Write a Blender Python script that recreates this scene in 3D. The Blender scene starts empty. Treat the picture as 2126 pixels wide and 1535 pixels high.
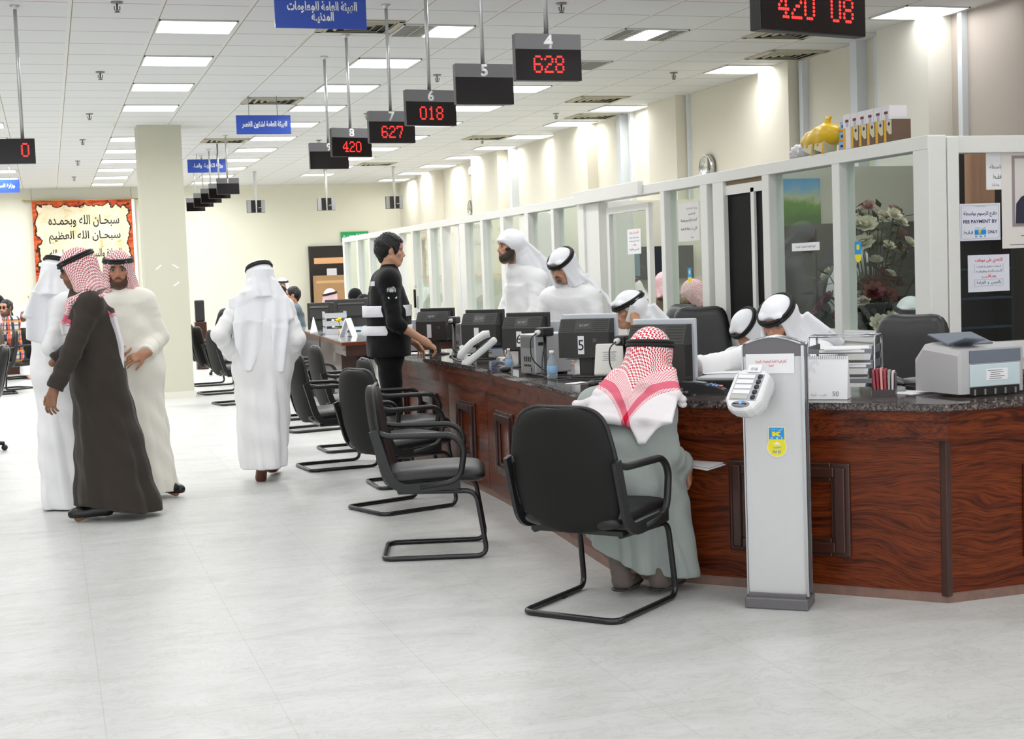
import bpy, bmesh, math, random
import numpy as np
from mathutils import Vector, Matrix, Euler
random.seed(7)
PI = math.pi
scene = bpy.context.scene
COL = scene.collection

# ---------------------------------------------------------------- camera
cam_d = bpy.data.cameras.new('camera')
cam_d.sensor_width = 36.0
cam_d.lens = 2950.0 * 36.0 / 2126.0
cam_d.clip_start = 0.05
cam_d.clip_end = 200
cam = bpy.data.objects.new('camera', cam_d)
COL.objects.link(cam)
_fwd = Vector((-963, 165.5, -2950)).normalized()          # the hall's long axis seen from the camera
_hor = Vector((1, 0.037, 0)).normalized()                 # the horizon, the camera is rolled by two degrees
_up = _hor.cross(_fwd).normalized()
if _up.y < 0: _up = -_up
_rt = _fwd.cross(_up)
cam.matrix_world = Matrix.Translation((0, 0, 1.5)) @ Matrix((_rt, _fwd, _up)).to_4x4()
scene.camera = cam

# ---------------------------------------------------------------- world (frontal fill light, let in where the wall behind the camera is omitted) and exposure
w = bpy.data.worlds.new('world'); scene.world = w; w.use_nodes = True
w.node_tree.nodes['Background'].inputs[0].default_value = (0.95, 0.975, 1.0, 1)
w.node_tree.nodes['Background'].inputs[1].default_value = 1.5
scene.view_settings.view_transform = 'Standard'
scene.view_settings.look = 'None'
scene.view_settings.gamma = 1.0
scene.view_settings.use_curve_mapping = False
scene.view_settings.exposure = 0.38
scene.cycles.use_denoising = True
scene.cycles.max_bounces = 7
scene.cycles.diffuse_bounces = 4
scene.cycles.glossy_bounces = 4
scene.cycles.transparent_max_bounces = 12
scene.cycles.transmission_bounces = 4
scene.cycles.caustics_reflective = False
scene.cycles.caustics_refractive = False
LAMP = 15.0            # strength of the fluorescent ceiling lights

# ---------------------------------------------------------------- materials
def lin(c):
    return tuple((x / 12.92 if x <= 0.04045 else ((x + 0.055) / 1.055) ** 2.4) for x in c)
_M = {}
def mat(name, rgb=(.8, .8, .8), rough=.5, metal=0.0, spec=.5, coat=0.0, emit=None, emit_s=0.0, bump=None, noise=None, alpha=None):
    """rgb is given as display colour (0-1); bump=(scale,strength); noise=(scale,amount)"""
    if name in _M: return _M[name]
    m = bpy.data.materials.new(name); m.use_nodes = True
    nt = m.node_tree; b = nt.nodes['Principled BSDF']
    c = (*lin(rgb), 1)
    b.inputs['Base Color'].default_value = c
    b.inputs['Roughness'].default_value = rough
    b.inputs['Metallic'].default_value = metal
    b.inputs['Specular IOR Level'].default_value = spec
    b.inputs['Coat Weight'].default_value = coat
    if emit is not None:
        b.inputs['Emission Color'].default_value = (*lin(emit), 1)
        b.inputs['Emission Strength'].default_value = emit_s
    if noise or bump:
        tc = nt.nodes.new('ShaderNodeTexCoord')
    if noise:
        n = nt.nodes.new('ShaderNodeTexNoise'); n.inputs['Scale'].default_value = noise[0]; n.inputs['Detail'].default_value = 5
        nt.links.new(tc.outputs['Object'], n.inputs['Vector'])
        r = nt.nodes.new('ShaderNodeMapRange'); r.inputs['To Min'].default_value = 1 - noise[1]; r.inputs['To Max'].default_value = 1 + noise[1]
        r.inputs['From Min'].default_value = .25; r.inputs['From Max'].default_value = .75
        nt.links.new(n.outputs['Fac'], r.inputs['Value'])
        mx = nt.nodes.new('ShaderNodeVectorMath'); mx.operation = 'SCALE'; mx.inputs[0].default_value = c[:3]
        nt.links.new(r.outputs[0], mx.inputs['Scale']); nt.links.new(mx.outputs[0], b.inputs['Base Color'])
    if bump:
        n2 = nt.nodes.new('ShaderNodeTexNoise'); n2.inputs['Scale'].default_value = bump[0]; n2.inputs['Detail'].default_value = 4
        nt.links.new(tc.outputs['Object'], n2.inputs['Vector'])
        bp = nt.nodes.new('ShaderNodeBump'); bp.inputs['Strength'].default_value = bump[1]; bp.inputs['Distance'].default_value = .02
        nt.links.new(n2.outputs['Fac'], bp.inputs['Height']); nt.links.new(bp.outputs[0], b.inputs['Normal'])
    _M[name] = m
    return m
class NT:
    """small helper to write node graphs"""
    def __init__(s, name, rough=.5, spec=.5):
        s.m = bpy.data.materials.new(name); s.m.use_nodes = True; s.nt = s.m.node_tree
        s.b = s.nt.nodes['Principled BSDF']; s.b.inputs['Roughness'].default_value = rough; s.b.inputs['Specular IOR Level'].default_value = spec
        _M[name] = s.m
    def n(s, t, **kw):
        nd = s.nt.nodes.new('ShaderNode' + t)
        for k, v in kw.items(): setattr(nd, k, v)
        return nd
    def l(s, a, b): s.nt.links.new(a, b)
    def val(s, sock, v):
        if hasattr(v, 'is_output'): s.l(v, sock)
        else: sock.default_value = v
    def math(s, op, a, b=0.0, c=None):
        nd = s.n('Math', operation=op); s.val(nd.inputs[0], a); s.val(nd.inputs[1], b)
        if c is not None: s.val(nd.inputs[2], c)
        return nd.outputs[0]
    def obj(s): return s.n('TexCoord').outputs['Object']
    def xyz(s, v):
        nd = s.n('SeparateXYZ'); s.l(v, nd.inputs[0]); return nd.outputs
    def mapping(s, v, scale=(1, 1, 1), loc=(0, 0, 0), rot=(0, 0, 0)):
        nd = s.n('Mapping'); s.l(v, nd.inputs[0]); nd.inputs['Scale'].default_value = scale; nd.inputs['Location'].default_value = loc
        nd.inputs['Rotation'].default_value = rot
        return nd.outputs[0]
    def noise(s, v, scale, detail=4, dist=0.0, rough=.5):
        nd = s.n('TexNoise'); s.l(v, nd.inputs['Vector']); nd.inputs['Scale'].default_value = scale
        nd.inputs['Detail'].default_value = detail; nd.inputs['Distortion'].default_value = dist; nd.inputs['Roughness'].default_value = rough
        return nd.outputs['Fac']
    def ramp(s, f, stops):
        nd = s.n('ValToRGB'); s.l(f, nd.inputs[0]); e = nd.color_ramp.elements
        while len(e) < len(stops): e.new(.5)
        for i, (p, c) in enumerate(stops): e[i].position = p; e[i].color = (*lin(c), 1)
        return nd.outputs[0]
    def mix(s, f, a, b):
        nd = s.n('Mix', data_type='RGBA'); s.val(nd.inputs[0], f)
        for k, v in ((6, a), (7, b)):
            if hasattr(v, 'is_output'): s.l(v, nd.inputs[k])
            else: nd.inputs[k].default_value = (*lin(v), 1)
        return nd.outputs[2]
    def color(s, c): s.l(c, s.b.inputs['Base Color'])
    def bump(s, h, strength=.3, dist=.01):
        bp = s.n('Bump'); bp.inputs['Strength'].default_value = strength; bp.inputs['Distance'].default_value = dist
        s.l(h, bp.inputs['Height']); s.l(bp.outputs[0], s.b.inputs['Normal'])

# ---------------------------------------------------------------- scene bookkeeping
def tag(o, label, cat, group=None, kind=None):
    o['label'] = label; o['category'] = cat
    if group: o['group'] = group
    if kind: o['kind'] = kind
    return o
def thing(name, label, cat, loc=(0, 0, 0), rz=0.0, group=None):
    o = bpy.data.objects.new(name, None); COL.objects.link(o); o.empty_display_size = .1
    o.location = loc; o.rotation_euler = (0, 0, rz)
    return tag(o, label, cat, group)
def dup(root, loc, rz, label, group=None):
    def cp(o, parent):
        c = o.copy(); COL.objects.link(c)
        if parent is not None: c.parent = parent
        for ch in o.children: cp(ch, c)
        return c
    r = cp(root, None)
    r.location = loc; r.rotation_euler = (0, 0, rz); r['label'] = label
    if group: r['group'] = group
    return r

# ---------------------------------------------------------------- mesh builder
class MB:
    def __init__(s): s.bm = bmesh.new(); s.mi = 0
    def _fin(s, faces, smooth):
        for f in faces: f.material_index = s.mi; f.smooth = smooth
    def box(s, c, sz, rot=None, bevel=0.0, seg=2, rz=0.0):
        n0 = set(s.bm.faces)
        M = Matrix.Translation(c)
        if rz: M = M @ Matrix.Rotation(rz, 4, 'Z')
        if rot is not None: M = M @ Euler(rot).to_matrix().to_4x4()
        r = bmesh.ops.create_cube(s.bm, size=1, matrix=M @ Matrix.Diagonal((*sz, 1)))
        if bevel:
            es = list({e for v in r['verts'] for e in v.link_edges})
            bmesh.ops.bevel(s.bm, geom=es, offset=min(bevel, min(sz) * .49), segments=seg, affect='EDGES', profile=.5)
        s._fin([f for f in s.bm.faces if f not in n0], bool(bevel) and seg > 2)
        return s
    def box2(s, a, b, **k):
        return s.box([(a[i] + b[i]) / 2 for i in range(3)], [abs(b[i] - a[i]) for i in range(3)], **k)
    def poly(s, pts, smooth=False):
        f = s.bm.faces.new([s.bm.verts.new(p) for p in pts]); s._fin([f], smooth); return s
    def loft(s, rings, closed=True, caps=True, smooth=True):
        vr = [[s.bm.verts.new(p) for p in r] for r in rings]; fs = []
        n = len(vr[0])
        for a, b in zip(vr, vr[1:]):
            for i in range(n if closed else n - 1):
                j = (i + 1) % n
                fs.append(s.bm.faces.new((a[i], a[j], b[j], b[i])))
        if caps and closed:
            fs.append(s.bm.faces.new(vr[0][::-1])); fs.append(s.bm.faces.new(vr[-1]))
        s._fin(fs, smooth)
        return s
    def tube(s, pts, r, n=10, closed=False, caps=True):
        pts = [Vector(p) for p in pts]; rings = []; N = len(pts)
        rs = r if isinstance(r, (list, tuple)) else [r] * N
        prev = None
        for i, p in enumerate(pts):
            if closed: t = pts[(i + 1) % N] - pts[i - 1]
            else: t = pts[min(i + 1, N - 1)] - pts[max(i - 1, 0)]
            t.normalize()
            if prev is None:
                a = Vector((0, 0, 1)) if abs(t.z) < .9 else Vector((1, 0, 0))
                u = t.cross(a).normalized()
            else:
                u = (prev - t * prev.dot(t)).normalized()
            prev = u; v = t.cross(u)
            rings.append([p + (u * math.cos(2 * PI * k / n) + v * math.sin(2 * PI * k / n)) * rs[i] for k in range(n)])
        if closed: rings.append(rings[0])
        return s.loft(rings, caps=caps and not closed)
    def cyl(s, a, b, r, r2=None, n=16):
        return s.tube([a, b], [r, r if r2 is None else r2], n)
    def lathe(s, prof, c=(0, 0, 0), n=24):
        rings = [[(c[0] + r * math.cos(2 * PI * k / n), c[1] + r * math.sin(2 * PI * k / n), c[2] + z) for k in range(n)] for r, z in prof]
        return s.loft(rings)
    def prism(s, poly, z0, z1, M=None):
        M = M or Matrix()
        r0 = [M @ Vector((x, y, z0)) for x, y in poly]; r1 = [M @ Vector((x, y, z1)) for x, y in poly]
        return s.loft([r0, r1], smooth=False)
    def ball(s, c, r, n=12, sc=(1, 1, 1)):
        n0 = set(s.bm.faces)
        bmesh.ops.create_uvsphere(s.bm, u_segments=n, v_segments=max(6, n // 2 + 2), radius=1, matrix=Matrix.Translation(c) @ Matrix.Diagonal((r * sc[0], r * sc[1], r * sc[2], 1)))
        s._fin([f for f in s.bm.faces if f not in n0], True); return s
    def m(s, i): s.mi = i; return s
    def build(s, name, mats, parent=None, loc=None, rot=None, kind=None):
        bmesh.ops.recalc_face_normals(s.bm, faces=s.bm.faces)
        me = bpy.data.meshes.new(name); s.bm.to_mesh(me); s.bm.free()
        for m_ in (mats if isinstance(mats, (list, tuple)) else [mats]): me.materials.append(m_)
        o = bpy.data.objects.new(name, me); COL.objects.link(o)
        if parent is not None: o.parent = parent
        if loc is not None: o.location = loc
        if rot is not None: o.rotation_euler = rot
        if kind: o['kind'] = kind
        return o
def struct(name, mb, mats, label=None, loc=None, rot=None, parent=None):
    o = mb.build(name, mats, parent, loc, rot, None if parent is not None else 'structure')
    if label and parent is None: o['label'] = label
    return o
def fillet(pts, r, seg=5):
    """rounds the corners of a 3-D polyline"""
    P = [Vector(p) for p in pts]; out = [P[0]]
    for a, b, c in zip(P, P[1:], P[2:]):
        d1 = (a - b); d2 = (c - b); k = min(r, d1.length * .49, d2.length * .49)
        p1 = b + d1.normalized() * k; p2 = b + d2.normalized() * k
        for i in range(seg + 1):
            t = i / seg
            out.append(p1 * (1 - t) ** 2 + b * 2 * t * (1 - t) + p2 * t * t)
    out.append(P[-1]); return out
def rrect(w, h, r, seg=5, cx=0, cy=0):
    out = []
    for sx, sy, a0 in ((1, 1, 0), (-1, 1, 90), (-1, -1, 180), (1, -1, 270)):
        for i in range(seg + 1):
            a = math.radians(a0 + 90 * i / seg)
            out.append((cx + sx * (w / 2 - r) + r * math.cos(a), cy + sy * (h / 2 - r) + r * math.sin(a)))
    return out

# ---------------------------------------------------------------- lettering (Arabic letters are joined through their presentation forms)
_AR = {'ا': (0xFE8D, 2), 'أ': (0xFE83, 2), 'إ': (0xFE87, 2), 'آ': (0xFE81, 2), 'ب': (0xFE8F, 4), 'ة': (0xFE93, 2), 'ت': (0xFE95, 4), 'ث': (0xFE99, 4),
       'ج': (0xFE9D, 4), 'ح': (0xFEA1, 4), 'خ': (0xFEA5, 4), 'د': (0xFEA9, 2), 'ذ': (0xFEAB, 2), 'ر': (0xFEAD, 2), 'ز': (0xFEAF, 2), 'س': (0xFEB1, 4),
       'ش': (0xFEB5, 4), 'ص': (0xFEB9, 4), 'ض': (0xFEBD, 4), 'ط': (0xFEC1, 4), 'ظ': (0xFEC5, 4), 'ع': (0xFEC9, 4), 'غ': (0xFECD, 4), 'ف': (0xFED1, 4),
       'ق': (0xFED5, 4), 'ك': (0xFED9, 4), 'ل': (0xFEDD, 4), 'م': (0xFEE1, 4), 'ن': (0xFEE5, 4), 'ه': (0xFEE9, 4), 'و': (0xFEED, 2), 'ؤ': (0xFE85, 2),
       'ى': (0xFEEF, 2), 'ي': (0xFEF1, 4), 'ئ': (0xFE89, 4), 'ء': (0xFE80, 1), 'ـ': (0x0640, 9)}
def arabic(s):
    if not any(ch in _AR for ch in s): return s
    out = []
    joins = lambda ch: ch in _AR and _AR[ch][1] >= 4
    i = 0
    while i < len(s):
        ch = s[i]
        if ch not in _AR: out.append(ch); i += 1; continue
        prev = i > 0 and joins(s[i - 1]); base, n = _AR[ch]
        if ch == 'ل' and i + 1 < len(s) and s[i + 1] in 'اأ':
            b = 0xFEFB if s[i + 1] == 'ا' else 0xFEF7
            out.append(chr(b + (1 if prev else 0))); i += 2; continue
        nxt = i + 1 < len(s) and s[i + 1] in _AR and _AR[s[i + 1]][1] >= 2
        if n == 9: out.append(ch)
        elif n == 1: out.append(chr(base))
        elif n == 2: out.append(chr(base + (1 if prev else 0)))
        else:
            f = 3 if prev and nxt else 2 if nxt else 1 if prev else 0
            out.append(chr(base + f))
        i += 1
    t = ''.join(out)[::-1]
    import re
    return re.sub(r'[A-Za-z0-9\-]+', lambda m_: m_.group(0)[::-1], t)
def lettering(name, s, width, m, parent=None, loc=(0, 0, 0), rot=(0, 0, 0), height=None, bold=0.0, ext=.0008, lines=None):
    """one or more lines of text as a thin mesh in its local XY plane, centred, scaled to the width"""
    c = bpy.data.curves.new(name, 'FONT'); c.body = '\n'.join(arabic(x) for x in s.split('\n')); c.align_x = 'CENTER'; c.align_y = 'CENTER'
    c.resolution_u = 3; c.offset = bold; c.space_line = lines or 1.0
    o = bpy.data.objects.new('t', c); COL.objects.link(o)
    dg = bpy.context.evaluated_depsgraph_get()
    me = bpy.data.meshes.new_from_object(o.evaluated_get(dg), depsgraph=dg)
    bpy.data.objects.remove(o); bpy.data.curves.remove(c)
    co = np.empty(len(me.vertices) * 3); me.vertices.foreach_get('co', co); co = co.reshape(-1, 3)
    mn, mx = co.min(0), co.max(0); sz = mx - mn
    ky = height / max(sz[1], 1e-6) if height else width / max(sz[0], 1e-6)
    k = ky if width is None else width / max(sz[0], 1e-6)
    co = (co - (mn + mx) / 2) * np.array([k, ky, 1]); co[:, 2] = 0
    me.vertices.foreach_set('co', co.ravel())
    bm = bmesh.new(); bm.from_mesh(me)
    if ext:
        r = bmesh.ops.extrude_face_region(bm, geom=list(bm.faces))
        bmesh.ops.translate(bm, verts=[v for v in r['geom'] if isinstance(v, bmesh.types.BMVert)], vec=(0, 0, ext))
    bm.to_mesh(me); bm.free()
    me.materials.clear(); me.materials.append(m); me.name = name
    o = bpy.data.objects.new(name, me); COL.objects.link(o)
    if parent is not None: o.parent = parent
    o.location = loc; o.rotation_euler = rot
    return o
UPRIGHT = (PI / 2, 0, 0)                # lettering that faces -Y
# ================================================================ SETTING
H = 3.6                                   # ceiling height
GX0, GX, GY0, GY = .27, .663, 11.65, .607  # ceiling grid

# floor: polished marble slabs
g = NT('marble floor', .13, .22)
o_ = g.obj(); X_, Y_, Z_ = g.xyz(o_)
n1 = g.noise(g.mapping(o_, (1.2, 3.0, 1), rot=(0, 0, .5)), 1.1, 6, 1.5, .6)
n2 = g.noise(o_, 9, 6, .6, .65)
c1 = g.ramp(n1, [(.30, (.745, .747, .735)), (.5, (.78, .782, .775)), (.7, (.80, .802, .795))])
vein = g.ramp(g.noise(g.mapping(o_, (1, 2.2, 1), rot=(0, 0, .9)), 3.1, 8, 2.5, .7), [(.47, (1, 1, 1)), (.5, (.91, .91, .89)), (.53, (1, 1, 1))])
mm = g.n('Mix', data_type='RGBA', blend_type='MULTIPLY'); mm.inputs[0].default_value = .7; g.l(c1, mm.inputs[6]); g.l(vein, mm.inputs[7])
def _joint(v, step, off, wd):
    f = g.math('FRACT', g.math('DIVIDE', g.math('SUBTRACT', v, off), step))
    return g.math('LESS_THAN', f, wd / step)
j = g.math('MAXIMUM', _joint(X_, .6, .1, .004), _joint(Y_, .6, .2, .004))
cf = g.mix(g.math('MULTIPLY', j, .35), mm.outputs[2], (.62, .60, .55))
g.color(cf)
rr = g.ramp(n2, [(.3, (.60, .60, .60)), (.7, (.67, .67, .67))])
g.l(rr, g.b.inputs['Roughness'])
M_FLOOR = g.m
# ceiling: lay-in tiles in a T-bar grid
g = NT('ceiling tiles', .9, .2)
o_ = g.obj(); X_, Y_, Z_ = g.xyz(o_)
def _lines(v, step, off, wd):
    f = g.math('FRACT', g.math('DIVIDE', g.math('SUBTRACT', v, off - wd / 2), step))
    return g.math('LESS_THAN', f, wd / step)
lx = _lines(X_, GX, GX0, .03); ly = _lines(Y_, GY, GY0, .022); ly_shade = _lines(Y_, GY, GY0 + .012, .010); lx2 = _lines(X_, GX, GX0 + .018, .008)
speck = g.noise(o_, 160, 2)
tile = g.ramp(speck, [(.3, (.86, .865, .865)), (.6, (.905, .91, .91))])
c = g.mix(ly, tile, (.86, .86, .855)); c = g.mix(ly_shade, c, (.55, .55, .53)); c = g.mix(lx, c, (.90, .90, .885)); c = g.mix(lx2, c, (.62, .60, .55))  # darker cross lines are shadow painted beside the bars
stain = g.ramp(g.noise(g.mapping(o_, (4, .35, 1)), 1.0, 4, .8), [(.62, (1, 1, 1)), (.72, (.93, .86, .74))])
m2 = g.n('Mix', data_type='RGBA', blend_type='MULTIPLY'); g.l(lx, m2.inputs[0]); g.l(c, m2.inputs[6]); g.l(stain, m2.inputs[7])
g.color(m2.outputs[2])
M_CEIL = g.m
M_WALL = mat('cream wall paint', (.89, .885, .82), .75, spec=.3, noise=(1.5, .015))
M_WALLR = mat('beige wall paint', (.90, .88, .82), .75, spec=.3, noise=(1.5, .015))
M_WHITE = mat('white painted aluminium', (.90, .90, .885), .35, spec=.5, noise=(30, .012))
M_WHITE2 = mat('white laminate', (.86, .855, .835), .5, noise=(8, .02))
M_CONDUIT = mat('white plastic conduit', (.86, .88, .90), .4)
M_BLACK = mat('dull black panel', (.02, .02, .022), .5, spec=.12)
M_DARKWOOD = mat('dark brown door wood', (.10, .075, .065), .45, noise=(14, .2))

b = MB(); b.box2((-14, -4, -.1), (9, 32, 0)); struct('floor', b, M_FLOOR, 'polished cream marble floor with faint veins')
b = MB(); b.box2((-14, -4, H), (9, 32, H + .1)); struct('ceiling', b, M_CEIL, 'white suspended tile ceiling')
b = MB(); b.box2((-14, 31.3, 0), (9, 31.5, H)); struct('wall_far', b, M_WALL, 'cream painted far wall')
b = MB(); b.box2((-14.2, -4, 0), (-14, 31.5, H)); struct('wall_left', b, M_WALL)
b = MB(); b.box2((7.62, -4, 0), (7.8, 10.75, H)); struct('wall_right_near', b, mat('darkened pinkish beige wall', (.74, .70, .665), .75, spec=.3, noise=(1.5, .015)), 'pinkish beige wall above the end pane')  # pinkish beige, darkened in colour to imitate weaker light at the near end
b = MB(); b.box2((7.62, 10.75, 0), (7.8, 31.3, H)); struct('wall_right', b, M_WALLR, 'cream and beige painted wall above the glass partition')
# pilasters and boxed risers along the right wall
for i, (y0, y1, d) in enumerate([(10.75, 11.55, .24), (13.35, 14.0, .16), (16.15, 17.0, .16), (19.2, 20.6, .16), (23.4, 25.0, .18), (27.6, 29.0, .16)]):
    b = MB(); b.box2((7.62 - d, y0, 0), (7.62, y1, H)); struct('wall_pilaster' if i == 0 else 'wall_pilaster.%03d' % i, b, M_WALLR if i else mat('pale wall paint', (.88, .87, .83), .7), 'shallow painted pilaster on the right wall')
k = 0
for y, r in [(13.25, .035), (12.15, .06), (11.85, .03), (10.55, .03), (18.1, .06), (17.85, .03), (16.08, .02), (22.9, .06)]:
    b = MB(); b.box2((7.62 - 2 * r, y - r, 0), (7.62, y + r, H)); k += 1
    struct('trim_%d' % k, b, M_CONDUIT, 'white vertical cable conduit on the right wall')
# square pillar in the hall
M_PILLAR = mat('cream pillar paint', (.79, .785, .715), .7, spec=.3, noise=(2, .015))
b = MB(); b.box2((1.215, 19.25, .09), (1.775, 19.8, H)); b.m(1).box2((1.20, 19.235, 0), (1.79, 19.815, .09))
struct('pillar', b, [M_PILLAR, mat('white skirting tile', (.87, .86, .82), .4)], 'square cream pillar standing in the hall')
b = MB(); b.box2((-14, 31.27, 0), (9, 31.3, .1)); struct('baseboard_far', b, mat('white skirting tile'), None)
b = MB(); b.box2((2.56, 31.2, 0), (2.68, 31.3, 3.45)); k += 1; struct('trim_%d' % k, b, M_CONDUIT, 'pale vertical duct on the far wall')

# ---------------------------------------------------------------- glass partition in front of the offices
PX, PT, PTOP, SILL = 4.88, .10, 2.2, 1.05
M_GLASS = bpy.data.materials.new('clear glass'); M_GLASS.use_nodes = True
nt = M_GLASS.node_tree; nt.nodes.clear()
_o = nt.nodes.new('ShaderNodeOutputMaterial'); _mx = nt.nodes.new('ShaderNodeMixShader'); _t = nt.nodes.new('ShaderNodeBsdfTransparent'); _gl = nt.nodes.new('ShaderNodeBsdfGlossy'); _f = nt.nodes.new('ShaderNodeFresnel')
_t.inputs[0].default_value = (.90, .94, .92, 1); _gl.inputs['Roughness'].default_value = .0; _f.inputs[0].default_value = 1.5
_g=nt.nodes.new('ShaderNodeNewGeometry'); _bf=nt.nodes.new('ShaderNodeMath'); _bf.operation='MULTIPLY_ADD'; _bf.inputs[1].default_value=-1; _bf.inputs[2].default_value=1; _fm=nt.nodes.new('ShaderNodeMath'); _fm.operation='MULTIPLY'
nt.links.new(_g.outputs['Backfacing'],_bf.inputs[0]); nt.links.new(_bf.outputs[0],_fm.inputs[0]); nt.links.new(_f.outputs[0],_fm.inputs[1]); nt.links.new(_fm.outputs[0], _mx.inputs[0]); nt.links.new(_t.outputs[0], _mx.inputs[1]); nt.links.new(_gl.outputs[0], _mx.inputs[2]); nt.links.new(_mx.outputs[0], _o.inputs[0])
posts = [(7.09, 7.25), (8.07, 8.16), (9.01, 9.11), (9.72, 9.90), (10.0, 10.12), (10.80, 10.88), (12.66, 12.82), (13.50, 13.58), (14.30, 14.42), (15.15, 15.28), (15.95, 16.05), (16.70, 16.95), (17.75, 17.85), (18.35, 18.5), (19.3, 19.4), (20.1, 20.25), (21.2, 21.3), (22.1, 22.2), (23.0, 23.12), (24.1, 24.25)]
b = MB()
for y0, y1 in posts:
    b.box2((PX - .02, y0, 0), (PX + PT, y1, PTOP), bevel=.006)
b.box2((PX - .023, 7.094, PTOP - .078), (PX + PT + .003, 24.254, PTOP + .003), bevel=.004)          # head rail
spans = [(7.25, 8.07), (8.16, 9.01), (10.12, 10.80), (12.82, 13.50), (13.58, 14.30), (15.28, 15.95), (16.05, 16.70), (17.85, 18.35), (18.5, 19.3), (20.25, 21.2), (21.3, 22.1), (22.2, 23.0), (23.12, 24.1)]
for y0, y1 in spans:
    b.box2((PX - .01, y0, SILL - .07), (PX + PT - .01, y1, SILL), bevel=.004)
    b.box2((PX + .01, y0, .0), (PX + .06, y1, SILL - .07))                            # kick panel
    for z in (.06, SILL - .11): b.box2((PX, y0 - .003, z - .02), (PX + .065, y1 + .003, z + .02))
# return along the near end, facing the camera side
b.box2((4.985, 7.082, 0), (5.06, 7.243, PTOP - .01), bevel=.004)
b.box2((5.0, 7.12, PTOP - .10), (7.62, 7.22, PTOP), bevel=.004); b.box2((5.0, 7.11, .88), (7.62, 7.23, .98), bevel=.004); b.box2((5.1, 7.14, 0), (7.62, 7.2, .88)); b.box2((6.9, 7.105, 0), (7.05, 7.235, PTOP-.005))
b.box2((5.1, 7.117, 0), (7.61, 7.223, .12))
# deep jambs at the doorways
for y0, y1 in [(12.33, 12.66), (14.42, 14.65), (17.05, 17.25)]:
    b.box2((PX + .004, y0 - .004, 0), (PX + .35, y1 + .004, PTOP - .082))
struct('wall_partition', b, M_WHITE, 'white aluminium office partition')
k = 0
for y0, y1 in spans:
    k += 1; b = MB(); b.box2((PX + .035, y0 - .005, SILL - .005), (PX + .043, y1 + .005, PTOP - .07)); struct('window_%d' % k, b, M_GLASS, 'clear office pane')
k += 1; b = MB(); b.box2((5.055, 7.165, .97), (6.91, 7.173, PTOP - .095)); struct('window_%d' % k, b, M_GLASS, 'clear pane at the end of the partition')
# dark door and unlit doorway, both built as black panels
def _leafframe(b, y0, y1, x, z0=.02, z1=2.06, wd=.06, t=.045):
    b.box2((x, y0, z0), (x + t, y0 + wd, z1)); b.box2((x, y1 - wd, z0), (x + t, y1, z1))
    b.box2((x, y0 + wd, z1 - wd), (x + t, y1 - wd, z1)); b.box2((x, y0 + wd, z0), (x + t, y1 - wd, z0 + .12)); b.box2((x, y0 + wd, .86), (x + t, y1 - wd, .96))
b = MB(); b.box2((PX + .02, 9.11, 0.02), (PX + .06, 9.72, 2.06)); b.m(1); b.box2((PX, 9.11, 2.02), (PX + .08, 9.72, 2.09)); b.box2((PX, 9.27, 0), (PX + .07, 9.32, 2.05)); b.box2((PX, 9.11, .86), (PX + .075, 9.72, .95)); b.box2((PX + .01, 9.11, 0), (PX + .065, 9.72, .86)); b.m(2).box2((PX + .01, 9.11, 2.09), (PX + .07, 9.72, 2.125))
d1 = struct('door_1', b, [M_BLACK, M_WHITE, mat('bare brown timber', (.55, .47, .36), .7)], 'black panels for the dark doorway and door in the partition')
b = MB(); b.box((PX - .03, 9.86, .95), (.02, .035, .22), bevel=.004); b.m(1).box((PX - .042, 9.86, .95), (.006, .016, .12)); struct('lock_plate', b, [mat('satin steel', (.75, .75, .75), .3, 1.0), M_BLACK], parent=d1)
# sliding door standing half open, with its top track
b = MB(); _leafframe(b, 11.28, 12.25, PX + .05); d2 = struct('door_2', b, M_WHITE, 'white framed glass sliding door half open')
b = MB(); b.box2((PX + .07, 11.33, .96), (PX + .078, 12.2, 2.01)); struct('pane', b, M_GLASS, parent=d2)
b = MB(); b.box2((PX - .07, 11.22, 2.12), (PX - .015, 12.78, 2.24), bevel=.005); k = 20; struct('trim_%d' % k, b, M_WHITE, 'white sliding door track cover')
for i, (y0, y1) in enumerate([(14.65, 15.15), (17.25, 17.75), (19.4, 20.1)]):
    b = MB(); _leafframe(b, y0, y1, PX + .3, wd=.05); dd = struct('door_%d' % (3 + i), b, M_WHITE, 'white framed glass office door')
    b = MB(); b.box2((PX + .32, y0 + .04, .95), (PX + .328, y1 - .04, 2.01)); struct('pane', b, M_GLASS, parent=dd)
# inside the offices: dividing walls
for i, (y, x0) in enumerate([(9.95, 5.3), (14.5, 5.2), (17.1, 5.2), (24.2, 5.0)]):
    b = MB(); b.box2((x0, y, 0), (7.62, y + .08, 2.24)); struct('wall_office' if i == 0 else 'wall_office.%03d' % i, b, M_WALL, 'dividing wall between the offices')
# dark board added behind the end pane for the unlit room
b = MB(); b.box2((6.0, 8.6, 0), (7.62, 8.65, 2.3)); struct('wall_dark_board', b, mat('dark brown stand-in board', (.13, .12, .105), .7), 'dark board added for the unlit end office')
# far door in the far wall
b = MB(); b.box2((5.50, 31.2, 0), (6.6, 31.3, 2.24)); b.m(1).box2((5.60, 31.18, 1.85), (6.5, 31.205, 1.98))
struct('door_6', b, [M_DARKWOOD, mat('pale orange glazing', (.93, .72, .52), .4)], 'dark wooden door in the far wall')
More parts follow.
